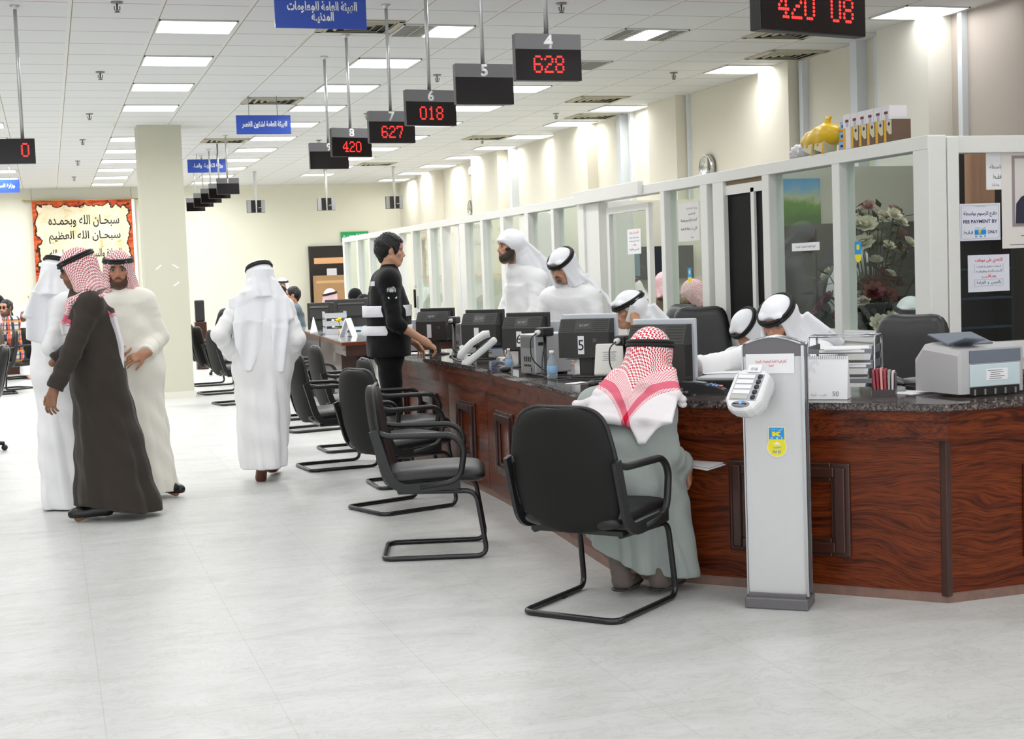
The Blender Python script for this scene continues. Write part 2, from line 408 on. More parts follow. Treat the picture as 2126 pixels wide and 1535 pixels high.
# ---------------------------------------------------------------- lamps of the ceiling outside the view
_ld = bpy.data.lights.new('ceiling lamp', 'AREA'); _ld.shape = 'RECTANGLE'; _ld.size = .6; _ld.size_y = .56; _ld.energy = LAMP * PI * .36; _ld.color = (1, 1, 1); _ld.spread = math.radians(165)
_lw = _ld.copy(); _lw.energy *= .42                 # lamps beside the right wall turned down so it does not glare
_lb = _ld.copy(); _lb.energy *= .45; _lc = _ld.copy(); _lc.energy *= .13
def lamp_at(x, y):
    lo = bpy.data.objects.new('ceiling_lamp', _lw if x > 6.8 else _ld); COL.objects.link(lo); lo.location = (x, y, H - .016)
    if y < 11: lo.data = _lb if x < 6.8 else _lc
for cx in (-9.0, -7.01, -5.02, -3.03, -1.04, .95, 2.94, 4.93, 6.91):
    for kk in range(-7, 11):
        yy = 11.65 + 1.82 * kk + .3; xx = cx + .33
        if cx >= -1.5 and yy > 10.2: continue
        if yy < -3.5 or (cx < -4 and kk % 2): continue
        lamp_at(xx, yy)
# ================================================================ CEILING FITTINGS
ORD = ['nearest', 'second nearest', 'third nearest', 'fourth nearest', 'fifth nearest', 'sixth nearest', 'seventh nearest', 'eighth nearest', 'ninth nearest', 'tenth nearest', 'eleventh nearest', 'farthest']
M_LAMP = mat('fluorescent diffuser', (1, 1, 1), .5, emit=(1, 1, 1), emit_s=3.0)
M_TRIMW = mat('white light trim', (.85, .85, .84), .4)
M_LOUV = mat('aluminium louvre', (.72, .72, .70), .35, .6)
M_DARKGAP = mat('dark vent throat', (.09, .09, .085), .8)
M_VENT = mat('ivory vent slats', (.70, .68, .60), .55)
def ceiling_light(x0, y0, label, group, lit=(0, 1)):
    t = thing('ceiling_light', label, 'ceiling light', (x0 + GX / 2, y0 + GY / 2, H), 0, group)
    w2, h2 = GX / 2 - .02, GY / 2 - .016
    b = MB()
    for s in (-1, 1):
        b.box((s * (w2 - .006), 0, -.006), (.012, 2 * h2, .012)); b.box((0, s * (h2 - .006), -.006), (2 * w2, .012, .012))
    b.build('frame', M_TRIMW, t)
    a0 = -w2 + .013 + lit[0] * (2 * w2 - .026); a1 = -w2 + .013 + lit[1] * (2 * w2 - .026)
    b = MB(); b.box2((a0, -h2 + .013, -.006), (a1, h2 - .013, -.001)); b.build('diffuser', M_LAMP, t)
    lamp_at(x0 + GX / 2, y0 + GY / 2)
    if lit != (0, 1):
        b = MB()
        for xa, xb in ((-w2 + .013, a0), (a1, w2 - .013)):
            if xb - xa < .02: continue
            b.box2((xa, -h2 + .013, -.002), (xb, h2 - .013, -.001))
            for k in range(9):
                yy = -h2 + .03 + k * (2 * h2 - .06) / 8
                b.box2((xa, yy - .004, -.012), (xb, yy + .004, -.002))
            b.box2(((xa + xb) / 2 - .004, -h2 + .013, -.012), ((xa + xb) / 2 + .004, h2 - .013, -.002))
        b.build('louvre', M_LOUV, t)
    return t
rows = [(-1.056, range(3, 11), 'row at the left edge'), (.933, [0, 1, 2, 3, 5, 6, 7, 8, 9, 10], 'row left of the pillar'),
        (2.922, [0, 1, 2, 3, 4, 5, 6, 7, 8, 9, 10], 'row over the blue signs'), (4.911, [0, 1, 2, 3, 4, 5, 6, 7, 8, 9], 'row behind the number displays'),
        (6.9, range(0, 11), 'row along the right wall')]
for x0, ks, rn in rows:
    for i, k in enumerate(ks):
        y0 = GY0 + 1.82 * k
        lit = (0, 1); what = 'square white ceiling light'
        if x0 == 6.9: y0 += -1.3 if k == 0 else (1.4 if k == 1 else 0)
        if x0 == 6.9 and k == 1: y0 = 13.65
        if (x0, k) == (2.922, 0): lit = (.48, 1); what = 'half lit louvred ceiling light'
        if (x0, k) == (4.911, 0): lit = (.36, .72); what = 'ceiling light lit only in its middle strip'
        if (x0, k) == (4.911, 1): lit = (0, .2); what = 'mostly dark louvred ceiling light'
        if (x0, k) == (.933, 3): what = 'ceiling light with a dim middle'
        if (x0, k) == (6.9, 2): continue
        ceiling_light(x0, y0, '%s, %s in the %s' % (what, ORD[i], rn), 'ceiling lights in the ' + rn, lit)
def vent(x0, y0, label, w=GX, h=GY):
    t = thing('ceiling_vent', label, 'air vent', (x0 + w / 2, y0 + h / 2, H), 0, 'ceiling air vents')
    b = MB(); b.box((0, 0, -.002), (w - .06, h - .06, .004)); b.build('backing', M_DARKGAP, t)
    b = MB()
    for s in (-1, 1):
        b.box((s * (w / 2 - .03), 0, -.006), (.05, h - .02, .012)); b.box((0, s * (h / 2 - .03), -.006), (w - .02, .05, .012))
    b.build('frame', M_VENT, t)
    b = MB()
    for q in (.78, .56, .34, .14):
        ww, hh = w / 2 * q, h / 2 * q
        for s in (-1, 1):
            b.box((s * ww, 0, -.012), (.022, 2 * hh, .004), rot=(0, s * -.6, 0)); b.box((0, s * hh, -.012), (2 * ww, .022, .004), rot=(s * .6, 0, 0))
    b.build('slats', M_VENT, t)
vent(2.26, 11.5, 'large square air vent beside the half lit light behind the large blue sign'); vent(2.26, 16.4, 'air vent above the second blue sign'); vent(2.26, 21.05, 'air vent right of the pillar above the third blue sign')
vent(6.24, 11.43, 'air vent under the red number display at upper right'); vent(6.24, 16.2, 'air vent right of number display 4'); vent(6.24, 20.85, 'air vent above the second stretch of the right wall')
vent(6.9, 12.65, 'air vent close to the right wall behind the plastic bags'); vent(5.57, 25.6, 'air vent over the far end of the hall'); vent(6.9, 18.0, 'small air vent touching the right wall by a pilaster')
M_CHROME = mat('chrome', (.8, .8, .8), .18, 1.0)
M_ROSE = mat('grey sprinkler rose', (.55, .55, .54), .4, .6)
def sprinkler(x, y, label):
    t = thing('sprinkler', label, 'fire sprinkler', (x, y, H), 0, 'ceiling sprinklers')
    MB().lathe([(.001, 0), (.045, 0), (.04, -.012), (.001, -.014)], n=16).build('rose', M_ROSE, t)
    b = MB(); b.cyl((0, 0, -.012), (0, 0, -.06), .007, n=8); b.tube([(-.02, 0, -.03), (-.02, 0, -.055), (0, 0, -.07), (.02, 0, -.055), (.02, 0, -.03)], .004, 6); b.cyl((0, 0, -.072), (0, 0, -.076), .022, n=12)
    b.build('head', mat('dull sprinkler metal', (.38, .37, .35), .4, .7), t)
for x, y, l in [(3.96, 10.64, 'nearest fire sprinkler above number display 4'), (.60, 11.0, 'fire sprinkler at the upper left top edge'), (.6, 14.54, 'fire sprinkler left of the second ceiling light row'), (.59, 18.0, 'fire sprinkler above the pillar, on its left'),
                (.58, 21.1, 'small fire sprinkler further back left of the pillar'), (.58, 24.6, 'tiny fire sprinkler third from the pillar'), (.58, 28.1, 'farthest tiny fire sprinkler over the banner'), (4.0, 14.55, 'fire sprinkler between number displays 6 and 7'), (4.0, 18.0, 'fire sprinkler between number displays 7 and 8'),
                (6.57, 14.24, 'fire sprinkler near the right wall lights'), (6.57, 18.0, 'fire sprinkler right of number display 4'), (6.57, 21.4, 'fire sprinkler far along the right wall'), (4.0, 21.4, 'fire sprinkler above the row of back facing displays')]:
    sprinkler(x, y, l)

# ================================================================ HANGING NUMBER DISPLAYS
_F5 = {'0': '01110 10001 10001 10001 10001 10001 01110', '1': '00100 01100 00100 00100 00100 00100 01110', '2': '01110 10001 00001 00110 01000 10000 11111',
       '4': '00010 00110 01010 10010 11111 00010 00111', '6': '01110 10001 10000 11110 10001 10001 01110', '7': '11111 10001 00001 00010 00010 00100 00100', '8': '01110 10001 10001 01110 10001 10001 01110'}
M_CASE = mat('dark display case', (.10, .09, .095), .35)
M_SCREEN = mat('dark red display screen', (.065, .035, .04), .13, spec=.5)
M_BAND = mat('grey display band', (.44, .44, .45), .35)
M_NUM = mat('white number print', (.93, .93, .93), .5)
M_LED = mat('red LED', (1, .1, .1), .5, emit=(1, .12, .10), emit_s=3.2)
M_POLE = mat('brushed steel pole', (.80, .80, .80), .32, .75)
def led(b, s, cx, cz, h, y):
    p = h / 7.0; q = p * .76; r = p * .42; n = len(s); W = (n * 6 - 1) * q; x = cx - W / 2
    for ch in s:
        for j, row in enumerate(_F5[ch].split()):
            for i, v in enumerate(row):
                if v == '1':
                    ax, az = x + (i + .5) * q, cz + h / 2 - (j + .5) * p
                    b.poly([(ax + r * math.cos(a * PI / 4 + .39), y, az + r * math.sin(a * PI / 4 + .39)) for a in range(8)])
        x += 6 * q
def display(x, y, z, num, txt, label, group, rz=0.0, back=False, w=.372, h=.245):
    t = thing('number_display', label, 'number display', (x, y, z), rz, group)
    b = MB(); b.box((0, .02, h / 2), (w, .05, h), bevel=.004); b.build('case', M_CASE, t)
    if back:
        b = MB(); b.box((0, -.008, h / 2), (w * .98, .006, h * .96)); b.m(1).box((0, -.012, h / 2), (w * .56, .008, h * .94)); b.box((w * .1, -.017, h * .36), (w * .42, .004, .014)); b.m(0).box((w * .22, -.02, h * .40), (w * .2, .006, .016), rot=(0, -.15, 0))
        b.build('rear_cover', [mat('silver display back', (.62, .63, .64), .3, .8), M_SCREEN], t)
        b = MB(); b.cyl((0, -.03, h * .08), (0, -.03, H - z), .013, n=10); b.lathe([(.013, 0), (.035, H - z - .012), (.035, H - z)], (0, -.03, 0), 14); b.build('pole', M_POLE, t)
        return t
    band = h * .33
    b = MB(); b.box((0, -.0065, h - band / 2), (w, .003, band)); b.build('band', M_BAND, t)
    b = MB(); b.box((0, -.0062, (h - band) / 2), (w, .0025, h - band)); b.build('screen', M_SCREEN, t)
    if num: lettering('counter_number', num, None, M_NUM, t, (0, -.0085, h - band / 2), UPRIGHT, height=band * .92, bold=.035)
    if txt:
        for i, ch in enumerate(txt): b = MB(); led(b, ch, (i - (len(txt) - 1) / 2) * 6 * .094 / 7 * .76, (h - band) / 2 + .003, .094, -.0082); b.build('digit', M_LED, t)
    b = MB(); b.cyl((0, .02, h), (0, .02, H - z), .0135, n=12); b.lathe([(.014, H - z - .03), (.036, H - z - .008), (.036, H - z)], (0, .02, 0), 16); b.build('pole', M_POLE, t)
    return t
G = 'number displays above the front counter'
display(2.595, 7.2, 2.512, '4', '628', 'hanging display for counter 4 showing 628', G, .02); display(2.607, 8.4, 2.534, '5', '', 'hanging display for counter 5 with a blank screen', G, .03)
display(2.597, 9.64, 2.54, '6', '018', 'hanging display for counter 6 showing 018', G, .12); display(2.603, 10.85, 2.538, '7', '627', 'hanging display for counter 7 showing 627', G, .08)
display(2.565, 12.2, 2.552, '8', '420', 'hanging display for counter 8 showing 420', G, .22); display(2.60, 13.42, 2.545, '9', '', 'blank hanging display for counter 9, farthest of its row', G, .05)
G = 'blank number displays above the far desk'
for i, (x, y, n) in enumerate([(2.515, 20.6, '1'), (2.51, 21.6, '2'), (2.51, 22.75, '3'), (2.51, 23.9, '4'), (2.51, 25.2, '5')]):
    display(x, y, 2.765, n, '', ['blank hanging display for counter 1, nearest of the dark row by the pillar', 'blank display just behind the one for counter 1', 'blank display in the middle of the dark row', 'blank display for counter 4 in the dark row', 'leftmost blank display of the dark row by the pillar'][i], G, -.02, w=.315, h=.225)
G = 'displays seen from behind before the far wall'
display(3.855, 27.4, 2.82, None, '', 'leftmost display seen from behind, nearest the dark row', G, .06, True, .345, .24)
display(5.155, 27.1, 2.82, None, '', 'silver display seen from behind, below display 9', G, .02, True, .345, .245)
display(6.37, 26.6, 2.80, None, '', 'rightmost display seen from behind, below display 7', G, .0, True, .335, .24)
def wide_display(x, y, z, l, r, label, rz, lx, rx):
    w, h = .57, .185
    t = thing('wide_number_display', label, 'number display', (x, y, z), rz, 'wide two number displays')
    MB().box((0, .03, h / 2), (w, .06, h), bevel=.005).build('case', M_CASE, t)
    MB().box((0, -.0015, h / 2), (w - .012, .003, h - .012)).build('screen', M_SCREEN, t)
    for tx_, x0_ in ((l, lx), (r, rx)):
        for i, ch in enumerate(tx_): b = MB(); led(b, ch, x0_ + (i - (len(tx_) - 1) / 2) * 6 * .105 / 7 * .76, h * .54, .105, -.0035); b.build('digit', M_LED, t)
    for s in (-.2, .2): b = MB(); b.cyl((s, .03, h), (s, .03, H - z), .0135, n=12); b.lathe([(.014, H - z - .03), (.036, H - z - .008), (.036, H - z)], (s, .03, 0), 16); b.build('pole', M_POLE, t)
wide_display(2.957, 5.07, 2.407, '420', '08', 'wide red display reading 420 08 at the top right', .235, -.095, .15)
wide_display(-.318, 11.2, 2.44, '00', '0', 'wide red display at the left edge showing zeros', 0, -.16, .215)
# ================================================================ BLUE SIGNS
M_BLUE = mat('blue sign plastic', (.15, .29, .68), .28, coat=.2); M_SIGNW = mat('white sign print', (.93, .94, .96), .5)
def blue_sign(x, y, z, txt, label, tw, w=.615, h=.213, th=None, rz=0):
    t = thing('hanging_sign', label, 'sign', (x, y, z), rz, 'blue hanging signs')
    MB().box((0, .01, h / 2), (w, .02, h), bevel=.002).build('board', M_BLUE, t)
    lettering('sign_text', txt, tw, M_SIGNW, t, (0.01, -.002, h * .5), UPRIGHT, height=th, bold=.035, lines=.85)
    for s in (-.16, .16): b = MB(); b.cyl((s, .01, h), (s, .01, H - z), .004, n=6); b.build('hanger', mat('thin steel wire', (.6, .6, .6), .4, .5), t)
blue_sign(1.829, 9.5, 3.17, 'الهيئة العامة للمعلومات\nالمدنيـة', 'large blue sign with two lines of Arabic hanging at the top', .47, th=.145)
blue_sign(2.425, 16.3, 3.17, 'الهيئة العامة لشئون القصر', 'blue sign with one line of Arabic beside number display 9', .51, th=.085)
blue_sign(2.55, 23.5, 3.295, 'وزارة الكهربـاء والمـاء', 'small blue sign behind the poles of the dark displays', .48, th=.085)
blue_sign(-.66, 25, 3.125, 'وزارة المواصلات', 'blue sign cut off by the left edge', .45, th=.08)
# ================================================================ SERVICE COUNTER
def wood(name, dark, mid, light, scale=1.0, rough=.30):
    g = NT(name, rough, .22); o = g.obj()
    n0 = g.noise(g.mapping(o, (1.1 * scale, 1, 3.0 * scale)), 1.0, 2, .2)
    v = g.n('VectorMath', operation='ADD'); s = g.n('VectorMath', operation='SCALE'); s.inputs['Scale'].default_value = 1.0
    cx = g.n('CombineXYZ'); g.l(g.math('MULTIPLY', n0, .32), cx.inputs[2]); g.l(o, v.inputs[0]); g.l(cx.outputs[0], s.inputs[0]); g.l(s.outputs[0], v.inputs[1])
    n1 = g.noise(g.mapping(v.outputs[0], (.7 * scale, 8, 30 * scale)), 1.0, 4, .1)
    n2 = g.noise(g.mapping(v.outputs[0], (9 * scale, 60, 190 * scale)), 1.0, 2)
    c = g.ramp(n1, [(.30, dark), (.46, mid), (.72, light)])
    f = g.ramp(n2, [(.38, (.55, .55, .55)), (.55, (1, 1, 1))])
    m = g.n('Mix', data_type='RGBA', blend_type='MULTIPLY'); m.inputs[0].default_value = .75; g.l(c, m.inputs[6]); g.l(f, m.inputs[7])
    g.color(m.outputs[2]); g.bump(n2, .15, .004)
    g.b.inputs['Coat Weight'].default_value = .08; g.b.inputs['Coat Roughness'].default_value = .15
    return g.m
M_WOOD = wood('dark oak veneer', (.22, .07, .025), (.42, .175, .065), (.49, .225, .085))
M_MOULD = mat('dark oak moulding', (.235, .115, .08), .3, coat=.2, noise=(9, .12))
g = NT('speckled granite', .09, .5); o_ = g.obj()
v1 = g.n('TexVoronoi'); v1.inputs['Scale'].default_value = 120; g.l(o_, v1.inputs['Vector'])
gc = g.ramp(v1.outputs['Color'], [(.15, (.14, .13, .135)), (.45, (.27, .25, .25)), (.7, (.40, .36, .345)), (.9, (.56, .49, .46))])
g.color(gc); M_GRANITE = g.m
CT = .875
def off2d(path, d):
    P = [Vector(p) for p in path]; out = []
    for i, p in enumerate(P):
        n = Vector((0, 0))
        ns = []
        for a, b_ in ((i - 1, i), (i, i + 1)):
            if a < 0 or b_ >= len(P): continue
            t = (P[b_] - P[a]).normalized(); ns.append(Vector((-t.y, t.x)))
        n = sum(ns, Vector((0, 0))).normalized(); k = d / max(.3, n.dot(ns[0]))
        out.append((p.x + n.x * k, p.y + n.y * k))
    return out
EDGE = [(2.60, 11.6), (2.64, 10.9), (2.69, 10.2), (2.705, 9.5), (2.69, 8.85), (2.65, 8.2), (2.59, 7.4), (2.535, 6.80), (2.50, 6.31), (3.60, 5.13), (5.6, 5.13)]
def strip(b, o0, o1, z0, z1, path=EDGE, bev=0):
    A, B_ = off2d(path, o0), off2d(path, o1)
    b.loft([[(a[0], a[1], z0), (a[0], a[1], z1), (c[0], c[1], z1), (c[0], c[1], z0)] for a, c in zip(A, B_)], smooth=False)
ct = thing('service_counter', 'long dark wood service counter with polished granite top', 'counter', (0, 0, 0))
b = MB(); strip(b, .006, .80, CT - .032, CT); strip(b, 0, .02, CT - .026, CT - .006); b.build('worktop', M_GRANITE, ct)
b = MB(); strip(b, .022, .06, CT - .075, CT - .032); strip(b, .04, .09, CT - .155, CT - .07); strip(b, .045, .06, CT - .165, CT - .15); b.build('fascia', M_WOOD, ct)
b = MB(); strip(b, .078, .12, 0, .05); b.build('plinth', mat('worn pinkish plinth', (.50, .39, .345), .5, noise=(20, .15)), ct)
BODY = off2d(EDGE, .075)
def on_body(y):
    for a, c in zip(BODY[:9], BODY[1:9]):
        if c[1] <= y <= a[1]:
            t = (a[1] - y) / (a[1] - c[1]); return Vector((a[0] + t * (c[0] - a[0]), y))
    return Vector(BODY[0])
def panel(p, q, frame):
    p, q = Vector(p), Vector(q); L = (q - p).length; ang = math.atan2(q.y - p.y, q.x - p.x)
    b = MB(); b.box2((0.003, 0, .045), (L - .003, .03, CT - .12))
    o = b.build('panel', M_WOOD, ct, (p.x, p.y, 0), (0, 0, ang))
    a, c, z0, z1 = frame; wd = .085
    b = MB()
    for k, (w0, y0) in enumerate(((wd, -.016), (wd * .55, -.034))):
        i0 = (wd - w0) / 2
        b.box2((a + i0, y0, z0 + i0), (a + i0 + w0, .004, z1 - i0), bevel=.01); b.box2((c - i0 - w0, y0, z0 + i0), (c - i0, .004, z1 - i0), bevel=.006)
        b.box2((a + i0 + w0, y0, z0 + i0), (c - i0 - w0, .004, z0 + i0 + w0), bevel=.006); b.box2((a + i0 + w0, y0, z1 - i0 - w0), (c - i0 - w0, .004, z1 - i0), bevel=.006)
    b.build('moulding', M_MOULD, o)
ys = [11.55, 11.05, 10.1, 9.15, 8.2, 7.25, BODY[8][1]]
for y0, y1 in zip(ys, ys[1:]):
    p, q = on_body(y0), (on_body(y1) if y1 > BODY[8][1] + .01 else Vector(BODY[8])); L = (q - p).length
    panel(p, q, (L / 2 - .21, L / 2 + .21, .185, .61))
p, q = Vector(BODY[8]), Vector(BODY[9]); L = (q - p).length
panel(p, q, (L - .99, L - .42, .175, .60))
panel(BODY[9], (5.55, BODY[10][1]), (.385, .96, .165, .58))
for P_ in (BODY[8], BODY[9]): b = MB(); b.box((P_[0], P_[1] + .01, .39), (.035, .035, .72), rz=PI / 8, bevel=.004); b.build('corner_post', M_MOULD, ct)

# ================================================================ VISITOR CHAIRS
M_VINYL = mat('black chair vinyl', (.10, .10, .105), .42, bump=(220, .06), noise=(3, .12))
M_SHELL = mat('charcoal chair back fabric', (.10, .098, .096), .62, spec=.25, bump=(500, .12), noise=(2.2, .18))
M_CHAIRPL = mat('black chair plastic', (.115, .12, .125), .38)
M_TUBE = mat('black lacquered tube', (.085, .088, .092), .25, spec=.6)
def cushion(b, wfun, path, tf, tb, n=7, nu=14, nv=18, pe=3.0, cup=0.0):
    """upholstered pad: wfun(v) half width, path(v) -> (y,z) along its length; front thickness tf, rear tb"""
    vs = [.5 - .5 * math.cos(PI * i / nv) for i in range(nv + 1)]; vs = [max(.002, min(.998, v)) for v in vs]
    us = [math.sin(PI / 2 * (-1 + 2 * i / nu)) for i in range(nu + 1)]
    rings = []
    for v in vs:
        y, z = path(v); y1, z1 = path(min(1, v + .01)); y0, z0 = path(max(0, v - .01))
        ty, tz = y1 - y0, z1 - z0; L = math.hypot(ty, tz); ny, nz = tz / L, -ty / L            # front normal in the YZ plane
        e = abs(2 * v - 1); wx = wfun(v) * (1 - e ** n) ** (1 / n); pv = (1 - e ** (pe * 2)) ** .5
        fr, re = [], []
        for u in us:
            pr = pv * (1 - abs(u) ** pe) ** .5; x = u * wx; k = cup * (u * u)
            fr.append((x, y + ny * (tf * pr + k), z + nz * (tf * pr + k))); re.append((x, y - ny * (tb * pr - k), z - nz * (tb * pr - k)))
        rings.append(fr + re[::-1][1:-1])
    vr = [[b.bm.verts.new(p) for p in r] for r in rings]; N = len(vr[0])
    for a, c in zip(vr, vr[1:]):
        for i in range(N):
            jn = (i + 1) % N; f = b.bm.faces.new((a[i], a[jn], c[jn], c[i])); f.smooth = True; f.material_index = 0 if i < nu else 1
    for r in (vr[0], vr[-1]): b.bm.faces.new(r)
def chair(name, label, group, loc, rz):
    t = thing(name, label, 'chair', loc, rz, group)
    # seat
    b = MB(); cushion(b, lambda v: .25 - .012 * v, lambda v: (-.235 + .54 * v, .425 + .018 * math.sin(v * 2.2) - .035 * max(0, v - .8) ** 1.0), -.05, -.045, n=9, pe=5)
    seat = b.build('seat', [M_VINYL, M_CHAIRPL], t)
    b = MB()
    for u in (-.09, .09): b.tube([(-.19, u * 1.0 - .02, .474), (.19, u * 1.0 - .02, .474)], .003, 6)
    b.build('seam', M_CHAIRPL, seat)
    # back
    def bw(v): return .246 + .014 * math.sin(PI * min(1, v * 1.3)) - .03 * max(0, v - .55)
    def bp(v): return (-.225 - .02 * math.sin(PI * v) * 1.0 - .115 * v ** 1.4 + .03 * v * v, .375 + .545 * v)
    b = MB(); cushion(b, bw, bp, .048, .022, n=4.2, pe=4, cup=.035)
    back = b.build('backrest', [M_VINYL, M_SHELL], t)
    b = MB(); pts = []
    for i in range(41):
        a = -PI * .12 + (PI * 1.24) * i / 40; cu, cv = math.cos(a), math.sin(a)
        v = .5 + .5 * (abs(cv) ** .48) * (1 if cv > 0 else -1); v = max(.004, min(.996, v)); e = abs(2 * v - 1)
        y, z = bp(v); x = bw(v) * (1 - e ** 4.2) ** (1 / 4.2) * (1 if cu > 0 else -1)
        pts.append((x * 1.005, y + .035 + .004, z + .004))
    b.tube(pts, .010, 6); b.build('piping', M_VINYL, back)
    # arms: closed loops of black plastic
    for s in (-1, 1):
        b = MB(); x = s * .270
        b.tube(fillet([(x - s * .02, -.265, .69), (x, -.20, .668), (x, .14, .665), (x, .20, .60), (x, .17, .42), (x, -.04, .395)], .07, 6), .0165, 10)
        b.build('armrest', M_CHAIRPL, t)
        b = MB()
        rings = []
        path = fillet([(x, .17, .405), (x, -.185, .385), (x, -.275, .70)], .10, 6)
        for i, p_ in enumerate(path):
            a = path[max(0, i - 1)]; c = path[min(len(path) - 1, i + 1)]; d = (c - a).normalized(); nrm = Vector((0, -d.z, d.y)); hw = .024
            rings.append([p_ + nrm * hw + Vector((.009, 0, 0)), p_ + nrm * hw - Vector((.009, 0, 0)), p_ - nrm * hw - Vector((.011, 0, 0)), p_ - nrm * hw + Vector((.011, 0, 0))])
        b.loft(rings, smooth=False); b.build('side_rail', M_CHAIRPL, t)
    # cantilever tube base
    b = MB(); r = .0135
    half = [(0, -.25, r), (.235, -.25, r), (.24, .30, r), (.232, .25, .36), (.215, -.16, .365)]
    L_ = fillet(half, .06, 6); pts = [Vector((-p_.x, p_.y, p_.z)) for p_ in L_[::-1]] + L_[1:]
    b.tube(pts, r, 10); b.build('leg_frame', M_TUBE, t)
    for s in (-1, 1):
        for y in (.10, -.2): b = MB(); b.box((s * .233, y, .004), (.02, .035, .008)); b.build('foot_pad', M_CHAIRPL, t)
    b = MB(); b.box((0, .0, .372), (.46, .05, .02)); b.box((0, -.14, .372), (.46, .05, .02)); b.build('seat_bracket', M_TUBE, t)
    return t
R_ = math.radians
G = 'black visitor chairs along the counter'
ch0 = chair('visitor_chair', 'large black chair in the foreground under the man in the grey robe', G, (2.245, 5.83, 0), -R_(51))
def put(x, y, deg, label, group=G): return dup(ch0, (x, y, 0), -R_(deg), label, group)
put(1.91, 7.44, 106, 'empty black chair facing the counter, just left of the foreground man')
put(2.09, 8.97, 72, 'black chair half hidden behind the nearest empty chair', G)
put(2.10, 11.23, 84, 'black chair seen from behind between the walking man and the guard', G); put(2.40, 10.0, 90, 'black chair whose back rises in front of the guard\'s legs', G)
put(2.46, 12.33, 88, 'black chair right in front of the far desk, behind the guard', G)
G2 = 'black visitor chairs by the far desk'
put(2.42, 14.15, 78, 'black chair just right of the walking man', G2); put(2.50, 15.45, 80, 'black chair behind the chair that is right of the walking man', G2)
put(2.15, 17.85, 80, 'grey backed chair just left of the walking man', G2); put(2.15, 19.7, 80, 'second chair left of the walking man', G2); put(2.2, 21.4, 80, 'chair back nearest the pillar, behind the walking man', G2)
# ================================================================ TICKET KIOSK
M_SILVER = mat('silver painted metal', (.80, .80, .805), .38, .25, noise=(40, .01)); M_KGREY = mat('dark grey kiosk plastic', (.42, .41, .42), .38, .3); M_PAPER = mat('white paper', (.93, .93, .94), .7)
M_KRIM = mat('polished aluminium edge', (.72, .73, .74), .2, .9); M_KBLUE = mat('bank logo blue', (.05, .58, .88), .4); M_KYEL = mat('bank logo yellow', (.93, .87, .10), .4); M_RED = mat('red print', (.86, .14, .22), .5); M_INK = mat('black ink', (.08, .08, .10), .6); M_INKB = mat('blue ink', (.13, .16, .42), .6); M_INKG = mat('grey ink', (.5, .5, .52), .6)
KX, KY, KR = 2.975, 5.50, -R_(40)
ki = thing('ticket_kiosk', 'tall silver queue ticket kiosk standing before the counter', 'kiosk', (KX, KY, 0), KR)
b = MB(); b.box((0, 0, .025), (.275, .17, .05), bevel=.006); b.box((0, .0, .055), (.25, .13, .02)); b.build('base', M_KGREY, ki)
KW, KD, KT = .252, .085, 1.18
def arch(z): return [(-KW / 2 + KW * i / 12, z + .032 * math.sin(PI * i / 12)) for i in range(13)]
col = [(KW / 2, .06), (KW / 2, 1.10)] + [(-KW / 2, 1.10), (-KW / 2, .06)]
b = MB(); Mk = Matrix(((1, 0, 0, 0), (0, 0, 1, 0), (0, 1, 0, 0), (0, 0, 0, 1)))
b.prism(col, -KD / 2, KD / 2, Mk); b.build('column', M_SILVER, ki)
b = MB(); b.prism(arch(KT - .032)[::-1] + [(-KW / 2, 1.10), (KW / 2, 1.10)], -KD / 2 - .002, KD / 2 + .002, Mk); b.build('cap', M_KGREY, ki)
b = MB()
for y in (-KD / 2 - .001, KD / 2 + .001):
    b.box((KW / 2 + .005, y, .60), (.012, .014, 1.09)); b.box((-KW / 2 - .004, y, .60), (.006, .012, 1.09))
b.tube([(x * 1.01, -KD / 2, z) for x, z in arch(KT - .03)], .006, 6); b.tube([(x * 1.01, KD / 2, z) for x, z in arch(KT - .03)], .006, 6)
b.build('edge_trim', M_KRIM, ki)
b = MB(); b.box((KW / 2 + .003, 0, .60), (.008, KD * .7, 1.08)); b.build('side_strip', M_KGREY, ki)
# notice taped to the column
FY = -KD / 2 - .002
b = MB(); b.box((-.01, FY - .001, 1.068), (.21, .0012, .085)); nt_ = b.build('notice', M_PAPER, ki)
lettering('notice_text', 'أرقام الهيئة العامة للمعلومات المدنية\nفـقـط', .135, M_RED, nt_, (-.005, FY - .002, 1.072), UPRIGHT, height=.034, ext=.0004)
# bank badge sticker
b = MB(); cx, cz = .012, .735
b.prism([(cx + .043 * math.cos(a), cz - .03 + .043 * math.sin(a)) for a in [math.radians(150 + 240 * i / 24) for i in range(25)]] + [(cx + .038, cz + .06), (cx - .038, cz + .06)], FY - .0012, FY, Mk)
st = b.build('badge_sticker', M_PAPER, ki)
b = MB(); b.prism([(cx + .040 * math.cos(a), cz - .03 + .040 * math.sin(a)) for a in [math.radians(152 + 236 * i / 24) for i in range(25)]] + [(cx + .035, cz + .057), (cx - .035, cz + .057)], FY - .0018, FY - .001, Mk)
b.build('yellow_field', M_KYEL, st)
b = MB(); b.box((cx, FY - .002, cz + .03), (.066, .001, .05)); b.build('blue_field', M_KBLUE, st)
b = MB(); b.prism([(cx - .02, cz + .018), (cx - .02, cz + .038), (cx - .006, cz + .038), (cx - .006, cz + .032), (cx + .004, cz + .038), (cx + .02, cz + .038), (cx + .006, cz + .028), (cx + .02, cz + .018), (cx + .004, cz + .018), (cx - .006, cz + .024), (cx - .006, cz + .018)], FY - .0032, FY - .0025, Mk); b.build('letter_mark', M_KYEL, st)
lettering('badge_top', 'كي - نت', .052, M_PAPER, st, (cx, FY - .0026, cz + .047), UPRIGHT, height=.010, ext=.0004, bold=.02)
